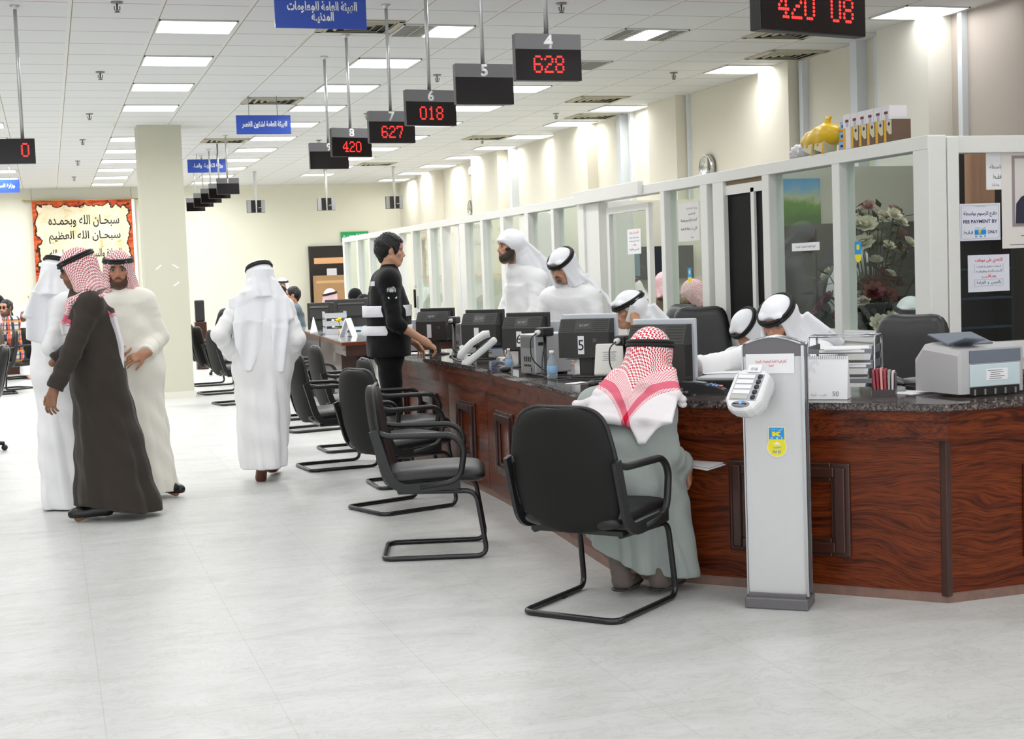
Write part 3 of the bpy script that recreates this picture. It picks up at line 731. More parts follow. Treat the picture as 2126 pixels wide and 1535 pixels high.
lettering('badge_net', 'n  e  t', .052, M_PAPER, st, (cx, FY - .0026, cz + .0105), UPRIGHT, height=.009, ext=.0004, bold=.02)
b = MB(); b.prism([(cx - .017, cz - .018), (cx + .017, cz - .018), (cx, cz - .006)], FY - .0026, FY - .002, Mk); b.build('arrow', M_PAPER, st)
lettering('badge_pay', 'ادفـع بـ', .035, M_KBLUE, st, (cx, FY - .0022, cz - .031), UPRIGHT, height=.012, ext=.0004, bold=.015); lettering('badge_payby', 'PAY BY', .036, M_KBLUE, st, (cx, FY - .0022, cz - .05), UPRIGHT, height=.012, ext=.0004, bold=.02)
# ticket dispenser head: its local frame is tilted back and turned to the left
hM = Matrix.Translation((-.075, -.175, .965)) @ Matrix.Rotation(-R_(18), 4, 'Z') @ Matrix.Rotation(-R_(40), 4, 'X')      # X right, Z up the face, -Y out of the face
def hp(b):
    for v in b.bm.verts: v.co = hM @ v.co
    return b
M_KWHITE = mat('white kiosk plastic', (.88, .885, .89), .32)
out = [(-.052, .098), (-.085, .07), (-.088, -.06), (-.06, -.105), (-.03, -.118), (.03, -.118), (.06, -.105), (.088, -.06), (.085, .07), (.052, .098)]
b = MB(); rings = []
for y, s in ((-.022, .90), (-.014, .98), (0, 1.0), (.03, .98), (.06, .86)): rings.append([(x * s, y, z * s) for x, z in out])
b.loft(rings, smooth=False); hd = hp(b).build('dispenser_head', M_KWHITE, ki)
b = MB(); b.tube([(-.075, -.15, .93), (-.03, -.05, .965)], [.055, .05], 12); b.build('bracket', M_KWHITE, hd)
b = MB(); b.box((0, -.0225, .0), (.13, .003, .135), bevel=.001); hp(b).build('button_plate', mat('grey button plate', (.60, .61, .63), .35, .3), hd)
for i in range(5):
    z = .054 - i * .0265
    b = MB(); b.box((-.018, -.0245, z), (.082, .002, .019)); hp(b).build('label_strip', M_PAPER if i < 4 else mat('grey label strip', (.74, .73, .70), .5), hd)
    b = MB(); b.lathe([(.001, .008), (.008, .007), (.0105, .002), (.0125, 0), (.0125, -.003)], n=18)
    for v in b.bm.verts: v.co = Vector((v.co.x + .047, -.0245 - v.co.z, v.co.y + z))
    hp(b).build('push_button', mat('black push button', (.16, .16, .17), .15), hd)
b = MB(); b.ball((0, -.016, -.088), 1, 18, (.05, .014, .02)); hp(b).build('ticket_slot', mat('grey slot lens', (.55, .55, .57), .25, .4), hd)
b = MB(); b.box((0, -.0275, -.09), (.065, .008, .0025)); hp(b).build('slot_gap', M_BLACK, hd)
b = MB(); b.ball((.004, -.031, -.086), .0065, 10); hp(b).build('blue_light', mat('blue LED', (.2, .35, 1), .3, emit=(.12, .3, 1), emit_s=6), hd)
tk = MB(); tk.poly([hM @ Vector(p) for p in ((-.025, -.026, .075), (.04, -.026, .075), (.04, -.03, .112), (-.025, -.03, .112))]); tk.poly([hM @ Vector(p) for p in ((-.025, -.0265, .075), (-.025, -.0305, .112), (.04, -.0305, .112), (.04, -.0265, .075))])
tko = tag(tk.build('queue_ticket', M_PAPER), 'small printed queue ticket stuck out on the kiosk head', 'ticket')
tko.parent = None; tko.matrix_world = Matrix.Translation((KX, KY, 0)) @ Matrix.Rotation(KR, 4, 'Z')
tx = lettering('ticket_number', '018', .03, M_INKG, tko, (0, 0, 0), (0, 0, 0), ext=0); tx.matrix_local = hM @ Matrix.Translation((.008, -.030, .09)) @ Matrix.Rotation(PI / 2, 4, 'X')
# ================================================================ THINGS ON THE COUNTER
M_MONB = mat('black monitor plastic', (.20, .195, .19), .45, noise=(25, .03)); M_MOND = mat('dark vent plastic', (.10, .10, .10), .5); M_MONW = mat('pale monitor bezel', (.80, .82, .85), .35); M_GLS = mat('dark monitor glass', (.05, .055, .065), .12)
M_PCW = mat('silver computer case', (.76, .77, .79), .35, .35); M_PCG = mat('grey computer rear', (.58, .58, .58), .45, .4); M_KEYB = mat('black keyboard plastic', (.11, .11, .115), .45)
M_OFFW = mat('white phone plastic', (.88, .885, .88), .35)
def monitor(x, y, deg, label, num='', w=.31, h=.225, st=.115, z=CT, bez=None, group='monitors on the front counter', brand=True):
    t = thing('computer_monitor', label, 'monitor', (x, y, z), R_(deg), group)
    b = MB(); b.box((0, .045, st + h / 2 + .005), (w + .035, .03, h + .045), bevel=.006); bz = b.build('bezel', bez or M_MONB, t)
    b = MB(); b.box((0, .0615, st + h / 2 + .008), (w - .01, .002, h - .005)); b.build('screen', M_GLS, bz)
    prof = [(.032, st), (-.075, st), (-.075, st + h * .66), (-.03, st + h), (.032, st + h)]
    hw = w / 2; b = MB(); b.loft([[(-hw, p[0], p[1]) for p in prof], [(hw, p[0], p[1]) for p in prof]], smooth=False); cs = b.build('casing', M_MONB, t)
    b = MB(); sl = Vector((0, .045, h * .34)); nrm = Vector((0, -sl.z, sl.y)).normalized(); tilt = -math.atan2(.045, h * .34)
    for sx in (-1, 1):
        if sx > 0: b.build('vent_slots', M_MOND, cs); b = MB()
        for k in range(6):
            c = Vector((sx * hw * .66, -.075, st + h * .66)) + sl * (.13 + k * .15)
            b.box(c, (hw * .56, .002, .0045), rot=(tilt, 0, 0))
    b.build('vent_slots', M_MOND, cs); b = MB()
    for k in range(9):
        b.box((hw, -.06 + .01 * k, st + h * .36), (.002, .004, h * .55))
    b.build('side_slots', M_MOND, cs)
    if brand:
        c = Vector((0, -.075, st + h * .66)) + sl * .5 + nrm * .001
        b = MB(); b.box(c, (hw * .62, .002, h * .24), rot=(tilt, 0, 0)); bp_ = b.build('badge', mat('glossy badge', (.27, .27, .27), .25), cs)
        lettering('brand_text', 'acer', hw * .42, mat('silver print', (.55, .55, .55), .3, .6), bp_, c + nrm * .0016, (PI / 2 + tilt, 0, 0), ext=.0006, bold=.02)
    b = MB(); b.box((-.015, -.0765, st + h * .33), (.038, .002, h * .47)); stc = b.build('number_sticker', M_PAPER, cs)
    if num: lettering('station_number', num, None, M_INK, stc, (-.015, -.078, st + h * .33), UPRIGHT, height=.06, ext=.0005)
    b = MB(); b.box((.07, -.0762, st + h * .45), (.022, .001, .022)); b.build('spec_label', mat('dim print', (.34, .34, .34), .5), cs)
    b = MB(); b.box((0, -.02, st / 2 + .02), (.085, .055, st + .02), bevel=.01); b.build('neck', M_MONB, t)
    b = MB(); b.lathe([(.001, 0), (.105, 0), (.105, .008), (.06, .018), (.001, .02)], n=24); b.build('base', M_MONB, t)
    return t
monitor(2.90, 10.9, -44, 'black monitor with a pale sticker, farthest on the front counter, beside the guard', h=.225, w=.27)
monitor(3.02, 10.0, -44, 'black monitor with a pale sticker, right behind the white telephone', h=.235, w=.28, st=.10)
monitor(3.0, 8.95, -44, 'black monitor with sticker 6 beside the silver computer', '6', w=.28, h=.215)
monitor(2.99, 7.78, -42, 'black monitor with sticker 5 and a pale bezel', '5', h=.225, bez=M_MONW)
monitor(3.0, 6.75, -50, 'large black slatted monitor behind the grey robed man, with a pale bezel', h=.29, st=.04, w=.32, bez=M_MONW)
b = MB(); b.box((0, 0, .15), (.28, .03, .28), bevel=.006); tag(b.build('flat_screen', M_MONW, None, (3.22, 9.03, CT), (0, 0, -R_(36))), 'pale back of a flat screen beside monitor 6', 'monitor')
def pc(x, y, deg, label, size=(.26, .15, .215), group='silver computers on the front counter'):
    t = thing('desktop_computer', label, 'computer', (x, y, CT), R_(deg), group); a, d, h = size
    b = MB(); b.box((0, 0, h / 2 + .012), (a, d, h), bevel=.008); b.build('case', M_PCW, t)
    b = MB(); b.box((-a / 2 - .001, 0, h / 2 + .012), (.003, d * .86, h * .94)); r = b.build('rear_panel', M_PCG, t)
    b = MB(); b.box((-a / 2 - .003, 0, h * .84), (.003, d * .8, h * .26)); b.build('power_unit', mat('grey power unit', (.47, .47, .47), .4, .4), r)
    b = MB()
    for k in range(4): b.box((-a / 2 - .003, -.03 + .02 * k, h * .42), (.003, .009, .03)); b.box((-a / 2 - .003, -.03 + .02 * k, h * .26), (.003, .013, .012))
    b.build('port', M_MOND, r)
    b = MB(); b.box((a * .18 - a / 2, -d / 2 - .001, h * .8), (.05, .004, .02)); b.build('handle_slot', M_MOND, t)
    b = MB()
    for s in (-1, 1): b.box((s * a * .35, 0, .006), (.03, d * .8, .012))
    b.build('foot', M_MOND, t)
    return t
pc(2.86, 8.16, 16, 'silver desktop computer between monitors 6 and 5', (.27, .16, .24)); pc(3.08, 10.62, 14, 'silver desktop computer behind the webcam beside the far monitors', (.2, .14, .24)); pc(2.80, 11.35, 20, 'grey computer tower beside the guard', (.12, .14, .26))
def webcam(x, y, deg, label, h=.26):
    t = thing('webcam', label, 'camera', (x, y, CT), R_(deg), 'counter webcams on black stands')
    b = MB(); b.lathe([(.001, 0), (.05, 0), (.045, .012), (.011, .02), (.010, h), (.001, h)], n=14); b.build('stand', M_KEYB, t)
    b = MB(); b.box((0, 0, h + .02), (.07, .10, .055), bevel=.012); b.build('body', M_KEYB, t)
    b = MB(); b.cyl((0, -.05, h + .02), (0, -.075, h + .018), .016, n=12); b.build('plug', M_OFFW, t)
    b = MB(); b.tube(fillet([(0, -.07, h + .018), (-.01, -.12, h - .01), (-.02, -.11, h * .45), (.02, -.03, .03), (.08, .0, .008), (.16, .06, .006)], .05), .0035, 6); b.build('cable', M_KEYB, t)
webcam(2.93, 10.45, -40, 'black webcam on a stand left of the monitor by the telephone'); webcam(2.80, 8.0, -60, 'black webcam on a stand left of monitor 5', .245); webcam(2.89, 6.98, -60, 'black webcam at the grey robed man\'s head', .225)
# telephones
def phone(x, y, deg, label, m, lift=38, group=None, handset=True):
    t = thing('telephone', label, 'telephone', (x, y, CT), R_(deg), group); tl = -R_(lift)
    M = Matrix.Translation((0, -.02, .06)) @ Matrix.Rotation(tl, 4, 'Y')
    def xf(b):
        for v in b.bm.verts: v.co = M @ v.co
        return b
    b = MB(); b.box((0, 0, .0), (.22, .17, .035), bevel=.012); b.box((-.09, 0, .015), (.05, .165, .02), bevel=.008); xf(b).build('body', m, t)
    b = MB(); b.box((0.02, .04, .0195), (.10, .07, .004)); xf(b).build('keypad', M_MOND if m is M_OFFW else M_PCG, t)
    if handset:
        b = MB(); b.tube([(-.105, -.06, .045), (-.08, -.06, .06), (0, -.06, .07), (.08, -.06, .06), (.105, -.06, .045)], [.018, .022, .018, .022, .018], 12); xf(b).build('handset', m, t)
    b = MB(); b.box((-.085, -.02, .05), (.02, .12, .1), rot=(0, -.35, 0)); b.build('wall_foot', m, t)
    t.scale = (1.3, 1.3, 1.3)
    b = MB(); b.tube([(.10 + .015 * math.cos(k * .9) + .0008 * k, -.09 + .05 * math.sin(k * .11), .018 + .012 * math.sin(k * .9)) for k in range(70)], .0045, 5); b.build('coiled_cord', m, t)
    return t
phone(2.86, 9.55, -18, 'white telephone with its handset tilted up on the counter', M_OFFW)
# phone shell seen from behind
t = thing('telephone', 'white telephone seen from behind at the grey robed man\'s left', 'telephone', (2.87, 7.15, CT), -R_(30))
b = MB(); b.box((0, 0, .135), (.16, .025, .19), rot=(-.5, 0, 0), bevel=.01); sh_ = b.build('body', mat('ivory phone plastic', (.83, .82, .80), .4), t); b = MB()
for k in range(5): b.box((0, -.0135 + .0, .175 - .012 * k), (.075 - .012 * (k % 2), .001, .003))
for v in b.bm.verts: q_ = v.co.z - .135; v.co = Vector((v.co.x, v.co.y * math.cos(.5) + q_ * math.sin(.5), .135 + q_ * math.cos(.5) - v.co.y * math.sin(.5)))
b.build('printed_label', M_INKG, sh_)
b = MB(); b.box((0, .05, .05), (.1, .1, .1), bevel=.015); b.build('foot', M_KEYB, t)
t = thing('telephone', 'black office telephone at the right edge of the counter', 'telephone', (4.36, 5.78, CT + .006), R_(20))
b = MB(); b.box((0, 0, .05), (.22, .2, .05), rot=(.3, 0, 0), bevel=.01); b.build('body', M_KEYB, t); b = MB(); b.tube([(-.09, -.08, .10), (-.08, 0, .135), (-.08, .09, .14)], [.022, .018, .022], 10); b.build('handset', M_KEYB, t)
b = MB(); b.box((.03, -.0, .085), (.1, .1, .004), rot=(.3, 0, 0)); b.build('keypad', M_PCG, t)
# card terminal
t = thing('card_terminal', 'black bank card terminal at the counter edge', 'card terminal', (2.985, 6.25, CT), -R_(40))
prof = [(-.125, .008), (-.12, .055), (-.10, .066), (-.02, .06), (.09, .038), (.115, .028), (.12, .008)]
b = MB(); b.loft([[(x_ * s1, y_, z_ * (s1 if False else 1)) for x_, z_ in prof] for y_, s1 in ((-.042, .97), (-.036, 1), (.036, 1), (.042, .97))], smooth=False); bd = b.build('body', mat('charcoal terminal plastic', (.19, .19, .20), .35), t)
b = MB(); b.box((-.01, 0, .0615), (.06, .055, .004), rot=(0, .12, 0)); b.build('screen', mat('grey terminal screen', (.42, .45, .44), .2), bd)
KM = [mat('blue key', (.28, .50, .80), .4), mat('red key', (.88, .30, .24), .4), mat('orange key', (.92, .60, .25), .4), mat('pale key', (.75, .78, .80), .4)]
for i in range(4):
    for j in range(3):
        b = MB(); b.box((.045 + .016 * i, -.02 + .02 * j, .0525 - .0032 * i), (.011, .014, .005), rot=(0, .2, 0), bevel=.001); b.build('key', KM[0] if i < 1 else (KM[1] if (i == 3 and j == 0) else KM[2] if (i == 3) else KM[3] if j == 0 else KM[0]), bd)
for (x_, z_, rx) in [(-.09, .032, .008), (-.088, .018, .009), (-.066, .018, .01)]:
    b = MB(); b.prism([(x_ + rx * math.cos(a * PI / 8), z_ + .006 * math.sin(a * PI / 8)) for a in range(16)], -.0435, -.042, Mk); b.build('card_logo', M_PCG, bd)
# keyboard and papers in front of the writing clerk
def flat_box(name, x, y, z, deg, size, m, label, cat, group=None, bev=.002):
    b = MB(); b.box((0, 0, size[2] / 2), size, bevel=bev); return tag(b.build(name, m, None, (x, y, z), (0, 0, R_(deg))), label, cat, group)
t = thing('document_scanner', 'flat black and white scanner beside the card terminal', 'scanner', (3.36, 6.56, CT), -R_(42))
b = MB(); b.box((0, 0, .02), (.42, .26, .04), bevel=.004); b.build('body', M_KEYB, t); b = MB(); b.box((0, 0, .048), (.41, .25, .016), bevel=.004); b.build('lid', M_PCW, t)
flat_box('paper_sheet', 3.36, 6.78, CT + .057, -20, (.21, .15, .003), M_PAPER, 'sheet of paper under the writing clerk\'s hand', 'paper')
flat_box('paper_slip', 2.76, 7.36, CT + .001, 30, (.14, .07, .003), M_PAPER, 'white paper slip lying by the cables at the counter edge', 'paper')
flat_box('writing_pad', 2.80, 11.0, CT + .001, -50, (.26, .16, .012), M_PAPER, 'white pad of papers under the guard\'s hand', 'paper pad')
flat_box('paper_stack', 3.28, 9.35, CT + .001, -20, (.2, .15, .02), M_PAPER, 'stack of papers behind the white telephone', 'papers')
# blue stamp, small frame, bottle, mouse
t = thing('rubber_stamp', 'bright blue rubber stamp on the counter', 'stamp', (3.22, 10.3, CT), -R_(20)); b = MB(); b.box((0, 0, .085), (.10, .06, .06), bevel=.008); b.build('cap', mat('blue stamp plastic', (.10, .38, .85), .35), t); b = MB(); b.box((0, 0, .03), (.085, .05, .06)); b.build('base', M_PCW, t)
t = thing('framed_card', 'small framed card standing behind the counter monitors', 'frame', (3.32, 10.85, CT), -R_(25)); b = MB(); b.box((0, 0, .08), (.11, .01, .15), rot=(-.15, 0, 0)); b.build('frame', M_PCG, t); b = MB(); b.box((0, -.007, .08), (.09, .003, .13), rot=(-.15, 0, 0)); b.build('card', mat('pale blue card', (.70, .78, .82), .5), t); b = MB(); b.box((0, .04, .05), (.03, .01, .11), rot=(.6, 0, 0)); b.build('strut', M_PCG, t)
g = NT('water bottle plastic', .08); g.b.inputs['Transmission Weight'].default_value = .7; g.b.inputs['Base Color'].default_value = (.75, .87, .95, 1); g.b.inputs['IOR'].default_value = 1.2; M_BOTTLE = g.m
def bottle(x, y, z, label, s=1.0, group='small water bottles'):
    t = thing('water_bottle', label, 'bottle', (x, y, z), 0, group)
    MB().lathe([(.001, 0), (.028 * s, 0), (.03 * s, .01), (.029 * s, .09 * s), (.026 * s, .11 * s), (.012 * s, .135 * s), (.012 * s, .15 * s), (.001, .15 * s)], n=16).build('bottle_body', M_BOTTLE, t)
    MB().lathe([(.001, .15 * s), (.014 * s, .15 * s), (.014 * s, .168 * s), (.001, .17 * s)], n=12).build('cap', M_OFFW, t)
    MB().lathe([(.0305 * s, .035 * s), (.031 * s, .036 * s), (.031 * s, .08 * s), (.0305 * s, .081 * s)], n=16).build('label_band', mat('pale blue label', (.55, .70, .85), .4), t)
bottle(2.74, 7.72, CT, 'small water bottle at the foot of monitor 5'); bottle(2.82, 8.78, CT, 'small clear bottle at the foot of monitor 6', .8)
for i, (x, y, deg, l) in enumerate([(2.72, 8.55, 20, 'black computer mouse left of the silver computer'), (2.73, 7.05, -20, 'dark mouse beside the grey robed man\'s shoulder')]):
    b = MB(); b.ball((0, 0, .018), .05, 14, (.65, 1, .42)); tag(b.build('computer_mouse', M_KEYB, None, (x, y, CT), (0, 0, R_(deg))), l, 'mouse')
# loose cables
def cable(pts, label, r=.004, m=None):
    b = MB(); b.tube(fillet(pts, .06, 5), r, 6); return tag(b.build('power_cable', m or M_KEYB), label, 'cable', 'cables on the counter')
cable([(2.73, 8.06, CT + .05), (2.70, 7.98, CT + .02), (2.76, 7.75, CT + .006), (2.84, 7.5, CT + .006), (2.95, 7.42, CT + .006), (3.1, 7.5, CT + .006)], 'black cable from the silver computer along the counter edge', .005)
cable([(2.80, 8.02, CT + .17), (2.77, 7.98, CT + .10), (2.74, 7.9, CT + .01), (2.72, 7.6, CT + .006), (2.85, 7.3, CT + .006)], 'black cable hanging down the front of the silver computer')
cable([(2.95, 10.60, CT + .03), (2.90, 10.45, CT + .006), (2.84, 10.2, CT + .006), (2.78, 9.85, CT + .006), (2.86, 9.7, CT + .006)], 'pale cable looping from the rear computer to the telephone', .0045, M_PCG)
cable([(3.0, 9.6, CT + .006), (2.9, 9.3, CT + .006), (2.80, 9.1, CT + .006), (2.9, 8.8, CT + .006), (2.97, 8.7, CT + .05)], 'black cable behind the telephone')
# desk calendar
t = thing('desk_calendar', 'white spiral desk calendar standing beside the kiosk', 'calendar', (3.32, 5.69, CT), -R_(41)); cw, chh = .235, .195
b = MB(); b.loft([[(x_, -.045, .002), (x_, -.003, chh), (x_, .003, chh), (x_, .05, .002)] for x_ in (-cw / 2, cw / 2)], smooth=False); b.build('card_stand', M_PAPER, t)
b = MB()
for k in range(24): b.tube([(-cw / 2 + .008 + k * .0095, .010 * math.cos(a * .9) - .0, chh - .006 + .011 * math.sin(a * .9)) for a in range(8)], .0009, 4)
b.build('spiral', mat('grey wire', (.5, .51, .55), .4, .6), t)
tl = -math.atan2(.042, chh)
lettering('calendar_number', '50', .028, M_INKG, t, (.065, -.0465 + .042 * .14, chh * .14), (PI / 2 + tl, 0, 0), ext=.0004); lettering('calendar_print', 'الكويت   الهيئة   العامة', .11, mat('pale print', (.72, .72, .72), .6), t, (-.03, -.0465 + .042 * .11, chh * .11), (PI / 2 + tl, 0, 0), ext=.0004)
b = MB()
for k, (ax, az, r_) in enumerate([(-.075, .15, .028), (-.045, .125, .02), (-.085, .105, .02), (-.03, .16, .018), (-.06, .085, .014)]):
    for q in (1.0, .62): b.tube([(ax + r_ * q * math.cos(a * PI / 3 + k), -.0462 + .042 * az / chh, az + r_ * q * math.sin(a * PI / 3 + k)) for a in range(6)], .0006, 4, closed=True)
b.build('embossed_pattern', mat('faint grey line', (.82, .82, .83), .6), t)
# letter tray rack
t = thing('letter_tray_rack', 'chrome wire letter tray rack with three tiers beside the calendar', 'letter tray', (3.63, 6.0, CT), -R_(42))
M_STEEL = mat('chromed wire', (.74, .75, .77), .22, .9); M_TRAY = mat('grey steel tray', (.52, .53, .55), .35, .6)
b = MB()
for s in (-1, 1):
    x_ = s * .155
    b.tube(fillet([(x_, -.13, 0), (x_, -.12, .03), (x_, -.11, .265), (x_ , .09, .265), (x_, .10, .03), (x_, .12, 0)], .03), .006, 8)
b.tube([(-.155, -.10, .265), (.155, -.10, .265)], .005, 8); b.tube([(-.155, .09, .265), (.155, .09, .265)], .005, 8)
b.build('frame', M_STEEL, t)
for k, z in enumerate((.045, .115, .185)):
    b = MB(); b.box2((-.148, -.13, z), (.148, .12, z + .004)); b.box2((-.148, -.132, z), (.148, -.128, z + .022)); b.box2((-.15, -.13, z), (-.146, .12, z + .035)); b.box2((.146, -.13, z), (.15, .12, z + .035)); b.build('tray', M_TRAY, t)
for k, (z, dx, dy, a, l) in enumerate([(.189, 0, -.02, 4, 'top tray'), (.119, .03, -.01, -7, 'middle tray'), (.049, -.01, 0, 3, 'bottom tray')]):
    b = MB(); b.box((0, 0, .008), (.21, .24, .012)); b.box((.01, -.012, .018), (.21, .23, .006), rz=.12)
    o = tag(b.build('paper_stack', M_PAPER), 'white papers lying in the %s of the chrome rack' % l, 'papers', 'papers in the chrome rack')
    o.matrix_world = t.matrix_basis @ Matrix.Translation((dx, dy, z)) @ Matrix.Rotation(R_(a), 4, 'Z')
# leaflet holder with booklets
t = thing('leaflet_holder', 'small dark holder packed with pink booklets', 'holder', (3.585, 5.60, CT), -R_(40)); M_HOLD = mat('smoked plastic', (.22, .17, .19), .3)
b = MB(); b.box2((-.05, -.03, 0), (.05, .03, .006)); b.box2((-.05, -.032, 0), (.05, -.029, .035)); b.box2((-.05, .029, 0), (.05, .032, .06)); b.box2((.048, -.03, 0), (.052, .03, .11)); b.box2((-.052, -.03, 0), (-.048, .03, .11)); b.build('tray', M_HOLD, t)
for k, (c, nm, hh) in enumerate([((.72, .28, .33), 'deep pink', .118), ((.62, .24, .28), 'dark red', .122), ((.88, .62, .60), 'pale pink', .125), ((.70, .25, .33), 'crimson', .12), ((.62, .66, .58), 'grey green', .116), ((.88, .80, .83), 'whitish pink', .112)]):
    b = MB(); b.box((0, 0, hh / 2), (.010, .05, hh), bevel=.001)
    o = tag(b.build('booklet', mat(nm + ' paper', c, .7)), '%s booklet in the small holder, %s from its left' % (nm, ['first', 'second', 'third', 'fourth', 'fifth', 'sixth'][k]), 'booklet', 'booklets in the holder')
    o.matrix_world = Matrix.Translation((3.585, 5.60, CT + .007)) @ Matrix.Rotation(-R_(40), 4, 'Z') @ Matrix.Translation((-.038 + .0152 * k, 0, 0)) @ Matrix.Rotation(R_((k - 2) * 1.2 - 2), 4, 'Y')
# punch and stapler
t = thing('hole_punch', 'grey metal hole punch behind the booklet holder', 'hole punch', (3.75, 5.80, CT), -R_(20)); b = MB(); b.box((0, 0, .012), (.12, .08, .024), bevel=.006); b.build('base', M_PCG, t); b = MB(); b.tube([(-.05, 0, .06), (0, 0, .065), (.06, 0, .045)], [.018, .02, .012], 10); b.build('lever', mat('silver punch lever', (.62, .64, .66), .25, .7), t)
t = thing('stapler', 'dark stapler beside the printer', 'stapler', (3.86, 5.83, CT), R_(10)); b = MB(); b.box((0, 0, .01), (.05, .14, .014), bevel=.003); b.build('base', M_KEYB, t); b = MB(); b.tube([(0, -.06, .05), (0, .06, .03)], [.015, .018], 8); b.build('arm', M_PCG, t)
flat_box('paper_sheet', 3.80, 5.72, CT, 15, (.21, .2, .002), M_PAPER, 'sheet of paper under the hole punch', 'paper')
# printer
t = thing('laser_printer', 'silver laser printer seen from behind at the end of the counter', 'printer', (3.955, 5.50, CT), R_(2.5)); pw, pd, ph_ = .345, .34, .215
M_PRS = mat('silver grey printer plastic', (.72, .715, .72), .38); M_PRB = mat('pale blue printer panel', (.78, .84, .86), .42); M_PRG = mat('slate printer panel', (.42, .45, .50), .4)
b = MB(); pr = []
for x_, s in ((-pw / 2, .86), (-pw / 2 + .012, .97), (-pw / 2 + .05, 1), (pw / 2 - .012, 1), (pw / 2, .95)):
    pr.append([(x_, -pd / 2 + (1 - s) * .1, .015), (x_, -pd / 2 + (1 - s) * .1, ph_ * s), (x_, pd / 2 - .08, ph_ * s + .02), (x_, pd / 2 - (1 - s) * .2, ph_ * .75 * s), (x_, pd / 2 - (1 - s) * .2, .015)])
b.loft(pr, smooth=False); b.build('housing', M_PRS, t)
b = MB(); b.box((.015, -pd / 2 - .003, ph_ * .83), (pw - .07, .008, ph_ * .26), bevel=.002); b.build('rear_strip', M_PRG, t)
b = MB(); b.box((.012, -pd / 2 - .004, ph_ * .44), (pw - .075, .01, ph_ * .46), bevel=.003); rd = b.build('rear_door', M_PRB, t)
b = MB(); b.box((.02, -pd / 2 - .0095, ph_ * .45), (.115, .001, .05)); rl = b.build('rating_label', M_PAPER, rd)
b = MB()
for k in range(5): b.box((.01 + .01 * (k % 2), -pd / 2 - .0102, ph_ * .45 + .018 - .009 * k), (.08 - .012 * (k % 3), .0006, .003))
b.build('label_print', M_INKG, rl)
b = MB(); b.box((.012, -pd / 2 - .002, ph_ * .12), (pw - .08, .008, ph_ * .16)); b.build('paper_slot', M_MOND, t)
b = MB()
for k in range(5): b.box((-.10 + .055 * k, -pd / 2 - .008, ph_ * .10), (.008, .006, ph_ * .12))
b.build('rollers', M_PCG, t)
b = MB(); b.box((-.02, .02, ph_ + .035), (.24, .16, .006), rot=(.28, 0, -.0)); b.box((-.08, -.10, ph_ + .028), (.14, .10, .008), rot=(-.30, .10, .25), bevel=.003); b.build('output_flap', M_PRG, t)
b = MB(); b.box((pw / 2 + .03, -.1, .05), (.06, .03, .03), bevel=.004); b.tube([(pw / 2 + .05, -.1, .05), (pw / 2 + .12, -.13, .03), (pw / 2 + .25, -.1, .012)], .006, 6); b.build('power_plug', M_KEYB, t)
# ================================================================ OFFICE CHAIRS BEHIND THE COUNTER
M_LEATH = mat('black leather', (.14, .14, .145), .34, bump=(300, .08), noise=(4, .1))
def office_chair(x, y, deg, top, label, w=.25):
    t = thing('office_chair', label, 'office chair', (x, y, 0), R_(deg), 'black leather office chairs behind the counter')
    zb = .50; L = top - zb
    b = MB(); cushion(b, lambda v: w * (1.0 - .12 * v + .06 * math.sin(v * 5)), lambda v: (-.24 - .12 * v, zb + L * v), .075, .05, n=6, pe=4, cup=.03); bk = b.build('backrest', [M_LEATH, M_LEATH], t)
    b = MB()
    for s in (-.45, .45): b.tube([(s * w * (1.02 - .1 * v), -.24 - .12 * v - .046 * (1 - abs(2 * v - 1) ** 6), zb + L * v) for v in [i / 12 for i in range(13)]], .004, 5)
    b.build('seam', M_KEYB, bk)
    b = MB(); cushion(b, lambda v: .25, lambda v: (-.24 + .5 * v, .47 + .01 * v), -.06, -.05, n=8, pe=5); b.build('seat', [M_LEATH, M_LEATH], t)
    for s in (-1, 1):
        b = MB(); b.tube(fillet([(s * .27, -.2, .46), (s * .30, -.2, .66), (s * .30, .12, .66), (s * .27, .14, .46)], .06), .022, 8); b.build('armrest', M_KEYB, t)
    b = MB(); b.cyl((0, 0, .08), (0, 0, .42), .03, n=12); b.build('gas_lift', M_KEYB, t)
    b = MB()
    for k in range(5): b.tube([(0, 0, .1), (.3 * math.cos(k * 1.2566), .3 * math.sin(k * 1.2566), .07)], [.03, .018], 8)
    b.build('star_base', M_KEYB, t)
    for k in range(5):
        b = MB(); b.ball((.3 * math.cos(k * 1.2566), .3 * math.sin(k * 1.2566), .03), .03, 10); b.build('caster', M_KEYB, t)
    return t
office_chair(4.05, 6.32, 120, 1.20, 'empty black leather office chair by the corner of the partition')
office_chair(4.50, 9.47, 150, 1.19, 'black leather office chair with a broad headrest left of the black door')
office_chair(4.42, 10.15, 100, 1.20, 'office chair with a shiny back behind the clerk on the telephone')
office_chair(4.15, 12.1, 75, 1.18, 'office chair behind the two far counter monitors'); office_chair(4.2, 13.1, 60, 1.20, 'office chair beside the guard\'s vest, left of the first counter monitor')
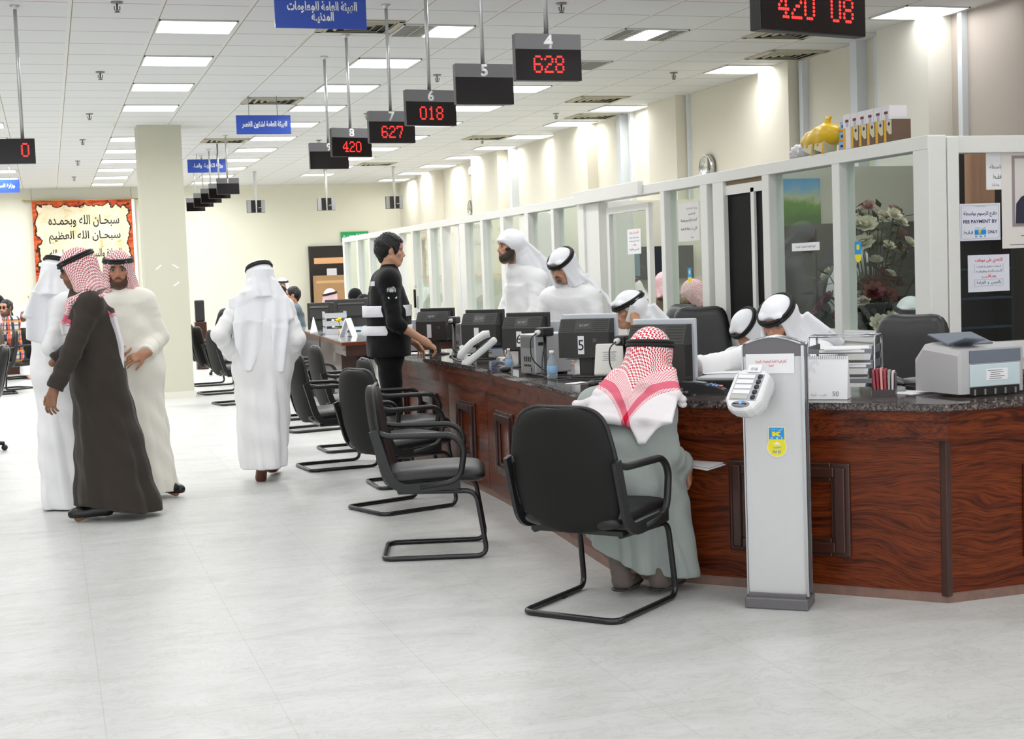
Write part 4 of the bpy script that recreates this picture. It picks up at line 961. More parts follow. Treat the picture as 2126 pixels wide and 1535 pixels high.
# ================================================================ SCULPTING: signed distance shapes meshed into one continuous surface
V3 = lambda p: np.array(p, dtype=np.float64)
class Sculpt:
    def __init__(s): s.ops = []
    def add(s, f, lo, hi, op='u', k=.01): s.ops.append((f, V3(lo), V3(hi), op, k)); return s
    def rc(s, a, b, ra, rb, k=.01, op='u', wr=0.0, wf=0.0, cut=None):
        a, b = V3(a), V3(b); ab = b - a; L2 = max(1e-9, ab @ ab)
        def f(P):
            t = np.clip((P - a) @ ab / L2, 0, 1); d = np.linalg.norm(P - a - t[:, None] * ab, axis=1) - (ra + (rb - ra) * t)
            if wr:
                q = P[:, 0] * 31 + P[:, 1] * 23 + P[:, 2] * 11
                d = d + wr * (np.sin(t * wf + np.sin(q * .7) * 1.6) * .7 + np.sin(t * wf * 2.3 + q) * .3)
            if cut is not None: d = np.maximum(d, (P - V3(cut[0])) @ V3(cut[1]))
            return d
        R = max(ra, rb); return s.add(f, np.minimum(a, b) - R, np.maximum(a, b) + R, op, k)
    def el(s, c, r, k=.01, op='u', M=None):
        c, r = V3(c), V3(r); A = None if M is None else np.array(M, dtype=np.float64)     # A: local->parent rotation 3x3
        def f(P):
            q = P - c
            if A is not None: q = q @ A
            k0 = np.linalg.norm(q / r, axis=1); k1 = np.linalg.norm(q / (r * r), axis=1)
            return k0 * (k0 - 1) / np.maximum(k1, 1e-9)
        R = r if A is None else np.array([r.max()] * 3)
        return s.add(f, c - R, c + R, op, k)
    def lo(s, keys, k=.02, op='u', fold=None, pw=2.0):
        """stack of ellipses along z: (z, cx, cy, rx, ry)"""
        K = np.array(sorted(keys), dtype=np.float64); z0, z1 = K[0, 0], K[-1, 0]
        def ip(z, j):
            i = np.clip(np.searchsorted(K[:, 0], z) - 1, 0, len(K) - 2); t = np.clip((z - K[i, 0]) / (K[i + 1, 0] - K[i, 0]), 0, 1)
            t = t * t * (3 - 2 * t) * .5 + t * .5
            return K[i, j] + (K[i + 1, j] - K[i, j]) * t
        def f(P):
            z = P[:, 2]; x = P[:, 0] - ip(z, 1); y = P[:, 1] - ip(z, 2); rx, ry = ip(z, 3), ip(z, 4)
            q = (np.abs(x / rx) ** pw + np.abs(y / ry) ** pw) ** (1 / pw); d = (q - 1) * np.minimum(rx, ry)
            if fold is not None: d = d - fold(np.arctan2(y, x), z)
            return np.maximum(d, np.maximum(z0 - z, z - z1))
        m = .03 if fold is not None else 0
        return s.add(f, (np.min(K[:, 1] - K[:, 3]) - m, np.min(K[:, 2] - K[:, 4]) - m, z0), (np.max(K[:, 1] + K[:, 3]) + m, np.max(K[:, 2] + K[:, 4]) + m, z1), op, k)
    def plane(s, p, n):      # keep the side n points away from
        p, n = V3(p), V3(n); s.ops.append((lambda P: (P - p) @ n, None, None, 'x', 0)); return s
    def frame(s, M, start):  # moves the shapes added since index start into the frame M (4x4)
        M = np.array(M, dtype=np.float64); R, t = M[:3, :3], M[:3, 3]
        for i in range(start, len(s.ops)):
            f, lo, hi, op, k = s.ops[i]
            g_ = (lambda f: (lambda P: f((P - t) @ R)))(f)
            if lo is None: s.ops[i] = (g_, None, None, op, k); continue
            cs = np.array([[x, y, z] for x in (lo[0], hi[0]) for y in (lo[1], hi[1]) for z in (lo[2], hi[2])]) @ R.T + t
            s.ops[i] = (g_, cs.min(0), cs.max(0), op, k)
        return s
    @staticmethod
    def _comb(d, e, op, k):
        if op == 'x': return np.maximum(d, e)
        if op == 's': e = -e; h = np.clip(.5 + .5 * (e - d) / max(k, 1e-6), 0, 1); return np.maximum(d, e) if k <= 0 else (d * (1 - h) + e * h + k * h * (1 - h))
        h = np.clip(.5 + .5 * (e - d) / max(k, 1e-6), 0, 1); return e * (1 - h) + d * h - k * h * (1 - h)
    def mesh(s, h):
        us = [o for o in s.ops if o[3] == 'u']
        lo = np.min([o[1] for o in us], axis=0) - .03; hi = np.max([o[2] for o in us], axis=0) + .03
        B = 8; S = B * h; n = np.ceil((hi - lo) / S).astype(int)
        ii = np.stack(np.meshgrid(*[np.arange(q) for q in n], indexing='ij'), -1).reshape(-1, 3)
        C = lo + (ii + .5) * S; d = np.full(len(C), 9.0)
        for f, a, b, op, k in s.ops: d = s._comb(d, f(C), op, k)
        ii = ii[np.abs(d) < S * .866 * 1.9 + .015]; nb = len(ii); C = lo + (ii + .5) * S
        g1 = np.stack(np.meshgrid(*[np.arange(B + 1)] * 3, indexing='ij'), -1).reshape(-1, 3)
        D = np.full((nb, len(g1)), 9.0)
        for f, a, b, op, k in s.ops:
            if a is None: sel = np.arange(nb)
            else:
                m = S * .5 + .05 + 2.2 * k
                sel = np.nonzero(np.all((C > a - m) & (C < b + m), axis=1))[0]
            if not len(sel): continue
            P = (lo + (ii[sel][:, None, :] * B + g1[None]) * h).reshape(-1, 3)
            D[sel] = s._comb(D[sel].ravel(), f(P), op, k).reshape(len(sel), -1)
        D = D.reshape(nb, B + 1, B + 1, B + 1); I = D < 0
        off = [(x, y, z) for x in (0, 1) for y in (0, 1) for z in (0, 1)]
        cn = [I[:, x:B + x, y:B + y, z:B + z] for x, y, z in off]
        cnt = sum(c.astype(np.int8) for c in cn); act = np.nonzero((cnt > 0) & (cnt < 8))
        vals = np.stack([D[act[0], act[1] + x, act[2] + y, act[3] + z] for x, y, z in off], 1)
        base = ii[act[0]] * B + np.stack(act[1:], 1); acc = np.zeros((len(base), 3)); num = np.zeros(len(base)); O = np.array(off, float)
        for i in range(8):
            for j in range(i + 1, 8):
                if abs(O[i] - O[j]).sum() != 1: continue
                va, vb = vals[:, i], vals[:, j]; cr = (va < 0) != (vb < 0); t = np.where(cr, va / np.where(cr, va - vb, 1), 0)
                acc += np.where(cr[:, None], O[i] + (O[j] - O[i]) * t[:, None], 0); num += cr
        pos = lo + (base + acc / num[:, None]) * h
        W = n * B + 2; key = lambda q: (q[:, 0] * W[1] + q[:, 1]) * W[2] + q[:, 2]
        kk = key(base); o_ = np.argsort(kk); kk = kk[o_]; pos = pos[o_]; base = base[o_]; sgn = (vals[o_][:, 0] < 0)
        vals = vals[o_]; Q = []
        for ax, c1 in ((0, 4), (1, 2), (2, 1)):
            ed = np.nonzero((vals[:, 0] < 0) != (vals[:, c1] < 0))[0]
            if not len(ed): continue
            u, v = [(1, 2), (2, 0), (0, 1)][ax]; e = np.eye(3, dtype=int)
            q4 = [base[ed], base[ed] - e[u], base[ed] - e[u] - e[v], base[ed] - e[v]]; ok = np.ones(len(ed), bool); ids = []
            for q in q4:
                kq = key(q); p = np.searchsorted(kk, kq); p = np.minimum(p, len(kk) - 1); ok &= kk[p] == kq; ids.append(p)
            ids = np.stack(ids, 1); fl = ~sgn[ed]; ids[fl] = ids[fl][:, ::-1]; Q.append(ids[ok])
        return pos, np.concatenate(Q)
def sculpt_object(name, S, h, m, parent, color=None, pat=None, smooth=1):
    P, Q = S.mesh(h)
    for _ in range(smooth):                       # one gentle relaxation
        acc = np.zeros_like(P); cn = np.zeros(len(P))
        for a, b_ in ((0, 1), (1, 2), (2, 3), (3, 0)):
            np.add.at(acc, Q[:, a], P[Q[:, b_]]); np.add.at(acc, Q[:, b_], P[Q[:, a]]); np.add.at(cn, Q[:, a], 1); np.add.at(cn, Q[:, b_], 1)
        P = P * .5 + .5 * acc / np.maximum(cn, 1)[:, None]
    me = bpy.data.meshes.new(name); me.vertices.add(len(P)); me.vertices.foreach_set('co', P.astype(np.float32).ravel())
    me.loops.add(len(Q) * 4); me.loops.foreach_set('vertex_index', Q.astype(np.int32).ravel()); me.polygons.add(len(Q))
    me.polygons.foreach_set('loop_start', np.arange(len(Q), dtype=np.int32) * 4)
    me.polygons.foreach_set('use_smooth', np.ones(len(Q), bool)); me.update(calc_edges=True)
    if color is not None:
        a = me.attributes.new('col', 'FLOAT_COLOR', 'POINT'); c = color(P); a.data.foreach_set('color', np.concatenate([c, np.ones((len(P), 1))], 1).astype(np.float32).ravel())
    if pat is not None:
        a = me.attributes.new('pat', 'FLOAT_VECTOR', 'POINT'); a.data.foreach_set('vector', pat(P).astype(np.float32).ravel())
    me.materials.append(m); o = bpy.data.objects.new(name, me); COL.objects.link(o)
    if parent is not None: o.parent = parent
    return o

# ---------------------------------------------------------------- cloth and skin
g = NT('skin', .5, .4); a_ = g.n('Attribute', attribute_name='col'); g.color(a_.outputs['Color']); g.b.inputs['Subsurface Weight'].default_value = .06; g.b.inputs['Subsurface Radius'].default_value = (.02, .008, .004)
g.bump(g.noise(g.obj(), 350, 2), .05, .002); M_SKIN = g.m
def cloth(name, rgb, rough=.85, bump=.25, weave=900):
    g = NT(name, rough, .2); o = g.obj(); n = g.noise(o, 26, 5, .6); n2 = g.noise(o, weave, 2)
    g.color(g.mix(g.math('MULTIPLY', n2, .10), rgb, tuple(c * .86 for c in rgb))); g.bump(g.math('ADD', n, g.math('MULTIPLY', n2, .12)), bump, .012)
    g.b.inputs['Sheen Weight'].default_value = .12
    return g.m
M_DISH = cloth('white robe cotton', (.96, .96, .965), bump=.24); M_CREAM = cloth('cream robe cotton', (.955, .945, .90), bump=.24); M_BROWNR = cloth('dark brown robe wool', (.225, .20, .18), bump=.25); M_GREYR = cloth('grey green robe cloth', (.63, .66, .645), bump=.25)
M_GHUT = cloth('white headcloth cotton', (.965, .97, .985), bump=.18, weave=420); M_BLKC = cloth('black cloth', (.045, .045, .05), bump=.3); M_NAVY = cloth('grey jacket cloth', (.36, .40, .44)); M_BEIGEC = cloth('brown jacket cloth', (.45, .40, .34)); M_DENIM = cloth('dark trousers', (.13, .14, .18)); M_SOCK = cloth('brown sock wool', (.42, .38, .36), weave=260)
M_AGAL = mat('black agal cord', (.035, .035, .04), .6, bump=(300, .3)); M_HAIR = mat('black hair', (.035, .03, .03), .5, bump=(90, .6)); M_SHOEB = mat('black shoe leather', (.06, .055, .055), .3); M_SHOEBR = mat('brown shoe leather', (.36, .20, .13), .4); M_SANDAL = mat('dark sandal leather', (.19, .18, .18), .5)
def shemagh(name, red=(.80, .10, .22), pink=(.86, .42, .50), p=.0105, band=True, B=.36):
    g = NT(name, .88, .2); v = g.n('Attribute', attribute_name='pat').outputs['Vector']; X, Y, Z = g.xyz(v)
    a = g.math('DIVIDE', g.math('ADD', X, Y), p * 1.414); b_ = g.math('DIVIDE', g.math('SUBTRACT', X, Y), p * 1.414)
    fa, fb = g.math('FRACT', a), g.math('FRACT', b_)
    par = g.math('FRACT', g.math('MULTIPLY', g.math('ADD', g.math('FLOOR', a), g.math('FLOOR', b_)), .5)); par = g.math('GREATER_THAN', par, .25)
    d1 = g.math('MULTIPLY', g.math('LESS_THAN', fa, .86), g.math('LESS_THAN', fb, .50)); d2 = g.math('MULTIPLY', g.math('LESS_THAN', fa, .50), g.math('LESS_THAN', fb, .86))
    dash = g.math('ADD', g.math('MULTIPLY', par, d1), g.math('MULTIPLY', g.math('SUBTRACT', 1, par), d2))
    W_ = (.95, .93, .93); c = g.mix(dash, W_, red)
    if band:
        ax, ay = g.math('ABSOLUTE', X), g.math('ABSOLUTE', Y); mx = g.math('MAXIMUM', ax, ay)
        bu = g.math('LESS_THAN', g.math('ABSOLUTE', g.math('SUBTRACT', ax, B)), .024); bv = g.math('LESS_THAN', g.math('ABSOLUTE', g.math('SUBTRACT', ay, B)), .024)
        z = g.math('SINE', g.math('MULTIPLY', g.math('ADD', g.math('MULTIPLY', mx, 6.283 / .008), g.math('MULTIPLY', g.math('SINE', g.math('MULTIPLY', g.math('ADD', X, g.math('MULTIPLY', Y, .6)), 6.283 / .016)), 1.2)), 1)); zz = g.math('GREATER_THAN', z, .1)
        reg = g.math('GREATER_THAN', mx, B - .10); zig = g.mix(zz, W_, (.84, .36, .44)); c = g.mix(reg, c, zig)
        c = g.mix(g.math('GREATER_THAN', mx, B + .045), c, (.92, .90, .91))
        one = g.math('MAXIMUM', bu, bv); c = g.mix(one, c, pink); c = g.mix(g.math('MULTIPLY', bu, bv), c, red)
    g.color(c); g.bump(g.noise(g.obj(), 30, 4), .2, .012); return g.m
M_SHEM = shemagh('red and white shemagh', p=.0155, red=(.74, .08, .18), B=.50); M_SHEM2 = shemagh('coarse red and white shemagh', p=.0165, B=.40); M_SHEMF = shemagh('pink red shemagh check', (.82, .30, .42), p=.013, band=False)
g = NT('plaid shirt', .85, .2); v_ = g.n('Attribute', attribute_name='pat').outputs['Vector']; X_, Y_, Z_ = g.xyz(v_)
def _st(c, p, o, w_): return g.math('LESS_THAN', g.math('FRACT', g.math('DIVIDE', g.math('ADD', c, o), p)), w_)
c_ = g.mix(_st(X_, .07, 0, .35), (.80, .78, .74), (.22, .25, .36)); c_ = g.mix(g.math('MULTIPLY', _st(Y_, .075, 0, .35), .65), c_, (.20, .22, .32)); c_ = g.mix(g.math('MULTIPLY', _st(X_, .14, .03, .2), .8), c_, (.86, .24, .14)); c_ = g.mix(g.math('MULTIPLY', _st(Y_, .15, .02, .18), .8), c_, (.90, .55, .15)); g.color(c_); M_PLAID = g.m
SK = {'light': (.84, .66, .56), 'mid': (.79, .60, .49), 'tan': (.73, .53, .42), 'dark': (.56, .40, .31)}

def rotm(yaw=0, pitch=0, roll=0):      # pitch>0 looks down
    return np.array((Matrix.Rotation(R_(yaw), 3, 'Z') @ Matrix.Rotation(R_(-pitch), 3, 'X') @ Matrix.Rotation(R_(roll), 3, 'Y')))
def head_prims(S, Hm, beard, full=True):
    st = len(S.ops)
    S.el((0, -.012, .03), (.074, .094, .088), .02); S.el((0, .022, -.045), (.059, .073, .077), .03); S.el((0, .064, -.098), (.026, .024, .019), .022)
    for x in (-1, 1):
        S.rc((x * .058, .005, -.055), (x * .03, .06, -.098), .017, .016, .025); S.el((x * .045, .058, -.018), (.022, .022, .017), .02)
    S.rc((-.042, .070, .028), (.042, .070, .028), .013, .013, .018); S.el((0, .07, .05), (.055, .02, .03), .025)
    for x in (-1, 1): S.el((x * .031, .094, .006), (.019, .013, .0115), .010, 's')
    for x in (-1, 1): S.el((x * .031, .0735, .006), (.0135, .0135, .0125), .002)
    S.rc((0, .082, .016), (0, .106, -.026), .0075, .0105, .012); S.el((0, .104, -.031), (.0115, .0105, .009), .006)
    for x in (-1, 1): S.el((x * .0125, .093, -.034), (.0085, .011, .0075), .005)
    S.el((0, .078, -.062), (.033, .020, .022), .018)
    S.el((0, .092, -.0585), (.021, .0085, .0055), .004); S.el((0, .0915, -.0695), (.018, .0085, .006), .004); S.el((0, .101, -.064), (.019, .006, .0016), .002, 's')
    for x in (-1, 1): S.el((x * .075, -.004, -.002), (.008, .019, .031), .006, M=rotm(0, 0, x * 10)); S.el((x * .085, .002, 0), (.006, .010, .018), .006, 's')
    if beard in ('full', 'short'):
        r = .010 if beard == 'full' else .004
        S.el((0, .060, -.095), (.040, .034 + r, .036 + r), .02)
        for x in (-1, 1): S.rc((x * .064, .002, -.03), (x * .035, .055, -.095), .012 + r * .6, .018 + r, .02)
    S.frame(Hm, st)
def skin_colors(Hi, tone, beard, greyb=False):
    base = np.array(lin(SK[tone])); R, t = Hi
    def f(P):
        q = (P - t) @ R; x, y, z = q[:, 0], q[:, 1], q[:, 2]; ax = np.abs(x); c = np.tile(base, (len(P), 1))
        def put(m, col, a=1.0): m = np.clip(m, 0, 1)[:, None] * a; c[:] = c * (1 - m) + np.array(lin(col)) * m
        sm = lambda v, e: 1 / (1 + np.exp(-np.clip(v / e, -30, 30)))
        near = (np.linalg.norm(q, axis=1) < .17)
        fr = near * sm(y - .03, .006)
        put(fr * np.exp(-((ax - .03) ** 2 / .0006 + (z + .03) ** 2 / .0009)), (.80, .48, .40), .22)
        hair = (.06, .05, .045)
        if beard in ('full', 'short', 'stubble', 'goatee'):
            line = -.062 + .022 * sm(ax - .045, .006) + .06 * sm(ax - .064, .003)
            m = near * sm(line - z, .003) * sm(y + .012, .005) * sm(z + .135, .008) * (1 - np.exp(-(x ** 2 / .00045 + (z + .0635) ** 2 / .00011)))
            if beard == 'goatee': m = m * np.maximum(sm(.026 - ax, .003), .22)
            put(m, (.42, .40, .39) if (greyb and False) else hair, {'full': .96, 'short': .85, 'stubble': .42, 'goatee': .85}[beard])
            if greyb: put(near * sm(-.09 - z, .005) * sm(.03 - ax, .004) * sm(y - .05, .004), (.55, .54, .53), .7)
        if beard != 'none':
            put(near * sm(y - .06, .004) * np.exp(-((x / .030) ** 4 + ((z + .0505 + .012 * (ax / .03) ** 2) / .0075) ** 4)), hair, .9 if beard != 'stubble' else .75)
        put(near * sm(y - .078, .003) * np.exp(-((x / .021) ** 4 + ((z + .0645) / .0105) ** 4)), (.60, .32, .29), .75)
        put(near * sm(y - .055, .004) * np.exp(-(((ax - .032) / .022) ** 4 + ((z - .0285 + .006 * ((ax - .028) / .02) ** 2) / .0058) ** 4)), hair, .95)
        for s in (-1, 1):
            e = np.array([s * .031, .0735, .006]); dv = q - e; dist = np.linalg.norm(dv, axis=1); u = dv / np.maximum(dist[:, None], 1e-6)
            ring = near * sm(.0205 - dist, .0012) * sm(y - .06, .002)
            put(ring * sm(dv[:, 2] - .004, .002), (.16, .10, .08), .75); put(ring * sm(-.002 - dv[:, 2], .002), (.42, .27, .21), .45)
            put(near * sm(.0152 - dist, .0005) * sm(.0066 - np.abs(dv[:, 2] + .001), .0008), (.66, .62, .60)); put(near * sm(.0152 - dist, .0005) * sm(u[:, 1] - .80, .02) * sm(.0066 - np.abs(dv[:, 2] + .001), .0008), (.07, .045, .035))
        return c
    return f
def hand_prims(S, w, d, nrm, th, curl=(25, 35, 20), sc=1.0, spread=1.0, grip=None):
    """w wrist, d finger direction, nrm direction the back of the hand faces, th=+1/-1 thumb side along d x nrm"""
    w, d, nrm = V3(w), V3(d), V3(nrm); d = d / np.linalg.norm(d); nrm = nrm - d * (nrm @ d); nrm /= np.linalg.norm(nrm); lat = np.cross(d, nrm) * th
    S.rc(w - d * .03, w + d * .02, .026 * sc, .027 * sc, .02)
    ks = []
    for i, o in enumerate((.031, .0105, -.0105, -.030)):
        kn = w + d * (.088 - .004 * abs(i - 1)) * sc + lat * o * sc
        S.rc(w + d * .012 * sc + lat * o * .55 * sc, kn, .0145 * sc, .0115 * sc, .016); ks.append(kn)
    for i, (kn, L) in enumerate(zip(ks, (.072, .080, .075, .058))):
        p = kn; ang = 0; dd = d + lat * (.13, .03, -.07, -.17)[i] * spread; dd /= np.linalg.norm(dd); r = .0088 * sc
        for j, (fr, c) in enumerate(zip((.45, .31, .24), curl)):
            ang += R_(c * (1 + .12 * (i - 1))); v = dd * math.cos(ang) - nrm * math.sin(ang); q = p + v * L * fr * sc
            S.rc(p, q, r, r * .92, .004); r *= .92; p = q
    b0 = w + d * .022 * sc + lat * .024 * sc; v1 = d * .62 + lat * .72 - nrm * .28; v1 /= np.linalg.norm(v1); b1 = b0 + v1 * .043 * sc; v2 = d * .85 + lat * .35 - nrm * .38; v2 /= np.linalg.norm(v2); b2 = b1 + v2 * .032 * sc; b3 = b2 + (v2 - nrm * .2) * .024 * sc
    S.rc(b0, b1, .0155 * sc, .011 * sc, .014); S.rc(b1, b2, .0105 * sc, .0098 * sc, .004); S.rc(b2, b3, .0096 * sc, .0078 * sc, .003)

def person(label, loc, face, J, head=(0, 0, 0), tone='mid', beard='short', group=None, hb=.0048, hc=.0075, robe=None, ghutra=None, hair=None, hands=None, shoes=None, legs=True, greyb=False, seat=None, glasses=None, agal=True, waist=(.165, .115)):
    """face: world heading of the body in degrees (0 = +Y, 90 = -X); J: joints in WORLD metres; head yaw/pitch/roll relative to the body"""
    rz = R_(face); RW = np.array(Matrix.Rotation(rz, 3, 'Z')); T = V3((*loc, 0))
    L = lambda p: (V3(p) - T) @ RW
    j = {k: L(p) for k, p in J.items()}
    S = Sculpt(); hm = np.eye(4); hm[:3, :3] = rotm(*head); hm[:3, 3] = j['head']
    head_prims(S, hm, beard); Hi = (hm[:3, :3], hm[:3, 3])
    up = hm[:3, 2]; jaw = j['head'] - up * .06 - hm[:3, 1] * .02
    S.rc(j['neck'], jaw, .056, .052, .03)
    S.rc(j['neck'], j['pelvis'] * .45 + j['neck'] * .55, .046, .055, .03); S.rc(j['pelvis'] * .45 + j['neck'] * .55, j['pelvis'], .065, .08, .05)
    for s in 'LR':
        if 'sh' + s not in j: continue
        S.rc(j['neck'] - V3((0, 0, .06)), j['sh' + s], .042, .046, .02); S.rc(j['sh' + s], j['el' + s], .046, .036, .02); S.rc(j['el' + s], j['wr' + s], .037, .026, .015)
        if hands and s in hands:
            dd, nn, kw = hands[s]; hand_prims(S, j['wr' + s], V3(dd) @ RW, V3(nn) @ RW, (1 if s == 'L' else -1) * kw.pop('flip', 1), **kw)
    if legs:
        for s in 'LR':
            if 'hip' + s not in j: continue
            S.rc(j['hip' + s], j['kn' + s], .078, .055, .05); S.rc(j['kn' + s], j['an' + s], .053, .036, .02)
            S.rc(j['an' + s], j['toe' + s], .034, .026, .02)
    o = sculpt_object('person', S, hb, M_SKIN, None, skin_colors(Hi, tone, beard, greyb)); o.location = (*loc, 0); o.rotation_euler = (0, 0, rz); tag(o, label, 'person', group)
    # ------------------------------------------------ robe, shirt or coat
    if robe:
        m = robe['m']; S = Sculpt(); ph = robe.get('ph', 0.0); hem = robe.get('hem', .06)
        am = robe.get('fold', .014); zt = robe.get('fold_top', 1.0)
        def fold(th, z):
            a = am * np.clip((zt - z) / max(.1, zt - hem), 0, 1) ** .8
            return a * (np.sin(5 * th + ph + 1.1 * np.sin(z * 4 + ph)) * .5 + np.sin(9 * th - ph * 2 + z * 2.5) * .45 + np.abs(np.sin(7 * th + ph + z * 4)) * .5 - .3) + .0075 * np.sin(z * 21 + 3 * th + ph + 2 * np.sin(2 * th)) * np.sin(2 * th + z * 9)
        if 'keys' in robe:
            K = []
            for (wx, wy, z, rx, ry) in robe['keys']:
                q = L((wx, wy, z)); K.append((z, q[0], q[1], rx, ry))
            S.lo(K, .03, fold=fold)
        nk, pv = j['neck'], j['pelvis']
        if 'shL' in j and 'shR' in j:
            ch = (j['shL'] + j['shR']) / 2; 
            S.rc(j['shL'], j['shR'], .062, .062, .05)
            S.rc(nk + V3((0, 0, -.02)), j['shL'] * .75 + nk * .25, .062, .066, .05); S.rc(nk + V3((0, 0, -.02)), j['shR'] * .75 + nk * .25, .062, .066, .05)
            md = ch * .55 + pv * .45; sx = np.linalg.norm(j['shL'] - j['shR']) * .30
            for q in (-1, 1):
                lat = (j['shR'] - j['shL']); lat = lat / np.linalg.norm(lat) * q
                S.rc(ch + lat * sx * .8 - V3((0, 0, .05)), pv + lat * .075, .088, waist[1] + .012, .11, wr=.003, wf=14)
        for s in 'LR':
            if 'sh' + s not in j: continue
            r0, r1, r2 = robe.get('sleeve', (.070, .060, .054)); roll = robe.get('cuff', {}).get(s, .93)
            e, w_ = j['el' + s], j['wr' + s]; dv = (w_ - e) / np.linalg.norm(w_ - e); cp = e + (w_ - e) * roll
            S.rc(j['sh' + s], e, r0, r1, .045, wr=.0035, wf=16); S.rc(e, cp + dv * .08, r1, r2, .03, wr=.0045, wf=19, cut=(cp, dv))
        if seat:
            for s in 'LR':
                S.rc(j['hip' + s], j['kn' + s], .115, .088, .07, wr=.004, wf=12)
                if robe.get('long', True):
                    a = j['kn' + s]; b_ = j['an' + s].copy(); b_[2] = hem
                    S.rc(a, b_ + V3((0, 0, .02)), .088, .115, .09, wr=.006, wf=7)
            S.el((j['hipL'] + j['hipR']) / 2, (.20, .17, .14), .06)
        S.rc(nk + V3((0, -.005, -.02)), nk + V3((0, .006, robe.get('collar', .036))), .066, .064, .015)
        for pr in robe.get('extra', []): S.rc(L(pr[0]), L(pr[1]), pr[2], pr[3], pr[4] if len(pr) > 4 else .04)
        S.rc(nk + V3((0, .01, -.07)), pv * .25 + nk * .75, .072, .10, .05); S.plane((0, 0, hem), (0, 0, -1)); S.plane(nk + V3((0, 0, robe.get('collar', .036))), (0, 0, 1))
        for p_, n_ in robe.get('planes', []): S.plane(L(p_), V3(n_) @ RW)
        def pat(P): return np.stack([np.arctan2(P[:, 0] - pv[0], P[:, 1] - pv[1]) * .17, P[:, 2], P[:, 0]], 1)
        rb = sculpt_object(robe.get('name', 'robe'), S, hc, m, o, pat=pat)
        if 'legs' in robe:
            S = Sculpt()
            for s in 'LR': S.rc(j['hip' + s], j['kn' + s], .092, .072, .05, wr=.003, wf=9); S.rc(j['kn' + s], j['an' + s], .070, .058, .03, wr=.004, wf=12)
            S.el(pv - V3((0, 0, .02)), (.16, .12, .12), .05); sculpt_object('trousers', S, hc, robe['legs'], o)
    # ------------------------------------------------ shoes
    if shoes:
        for s in shoes.get('which', 'LR'):
            S = Sculpt(); a, t = j['an' + s], j['toe' + s]; v = t - a; v[2] = 0; v /= np.linalg.norm(v); hl = a - v * .03; hl[2] = max(0, a[2] - .055); tp = a + v * .20; tp[2] = hl[2]
            if 'tilt' in shoes and s in shoes['tilt']: tp = t.copy(); tp[2] = .0; hl = a.copy()
            S.rc(hl + V3((0, 0, .034)), tp + V3((0, 0, .026)) - v * .02, .036, .032, .02); S.rc(hl + V3((0, 0, .04)), a + v * .05 + V3((0, 0, .005)), .038, .034, .03); S.rc(hl + V3((0, 0, .03)), tp + V3((0, 0, .024)) - v * .05, .036, .042, .02)
            if 'tilt' not in shoes or s not in shoes['tilt']: S.plane((0, 0, max(.002, hl[2])), (0, 0, -1))
            if shoes.get('low'): S.plane((0, 0, .034), (0, 0, 1))
            sh = sculpt_object('shoe', S, hc * .8, shoes['m'], o)
    if shoes and 'socks' in shoes:
        for s in 'LR':
            S = Sculpt(); a, t, q = j['an' + s], j['toe' + s], j['kn' + s]
            S.rc(a, a + (q - a) * .5, .046, .055, .03, wr=.0015, wf=40); S.rc(a - V3((0, 0, .03)), t - (t - a) * .05, .036, .034, .03); sculpt_object('sock', S, hc * .8, shoes['socks'], o)
    # ------------------------------------------------ hair
    if hair:
        S = Sculpt(); st = len(S.ops); tk = hair.get('t', .013)
        S.el((0, -.014, .034), (.074 + tk, .094 + tk, .088 + tk), .01); S.rc((0, -.06, -.01), (0, -.05, -.065), .06, .04, .03)
        S.el((0, .088, -.05), (.072, .078, .118), .014, 's'); S.el((.085, .005, -.06), (.03, .035, .085), .012, 's'); S.el((-.085, .005, -.06), (.03, .035, .085), .012, 's')
        S.frame(hm, st)
        f0 = S.ops[0][0]; S.ops[0] = ((lambda P: f0(P) - .0045 * np.sin(P[:, 0] * 150 + 2 * np.sin(P[:, 2] * 60)) * np.sin(P[:, 1] * 120 + P[:, 2] * 80) - .004 * np.sin(P[:, 2] * 55 + P[:, 1] * 35)),) + S.ops[0][1:]
        sculpt_object('hair', S, hb, hair.get('m', M_HAIR), o)
    # ------------------------------------------------ headcloth and cord
    if ghutra:
        S = Sculpt(); st = len(S.ops); gm = ghutra['m']; c0 = V3((0, -.012, .032)); r0 = V3((.096, .116, .107)); sty = ghutra.get('style', 'drape'); ph = ghutra.get('ph', 0.)
        S.el(c0, r0, .01)
        def gf(th, z): return ghutra.get('amp', .007) * np.clip((.03 - z) / .12, 0, 1) * (np.sin(9 * th + ph + z * 14) * .6 + np.sin(15 * th - ph + z * 25) * .4)
        if sty == 'drape':
            S.lo([(.05, 0, -.014, .096, .115), (-.03, 0, -.022, .109, .119), (-.10, 0, -.035, .122, .118), (-.155, 0, -.045, .135, .122)], .03, fold=gf)
            S.el((0, .105, -.055), (.064, .105, .114), .012, 's')
            S.el((0, .12, -.16), (.07, .10, .10), .02, 's')
        elif sty == 'back':
            S.rc((0, -.045, .015), (0, -.105, -.12), .085, .075, .04, wr=.003, wf=20); S.rc((0, -.105, -.12), (0, -.165, -.24), .072, .06, .04, wr=.004, wf=14)
            S.rc((-.06, -.03, .03), (.06, -.03, .03), .06, .06, .03)
            S.el((0, .095, -.075), (.10, .122, .125), .012, 's')
        elif sty == 'hijab':
            S.lo([(.05, 0, -.014, .088, .108), (-.05, 0, -.02, .096, .112), (-.12, 0, -.03, .105, .11), (-.19, 0, -.04, .15, .13), (-.24, 0, -.05, .20, .14)], .03, fold=gf)
            S.el((0, .115, -.035), (.052, .075, .085 if not ghutra.get('niqab') else .02), .01, 's')
        brim = ghutra.get('brim', .004)
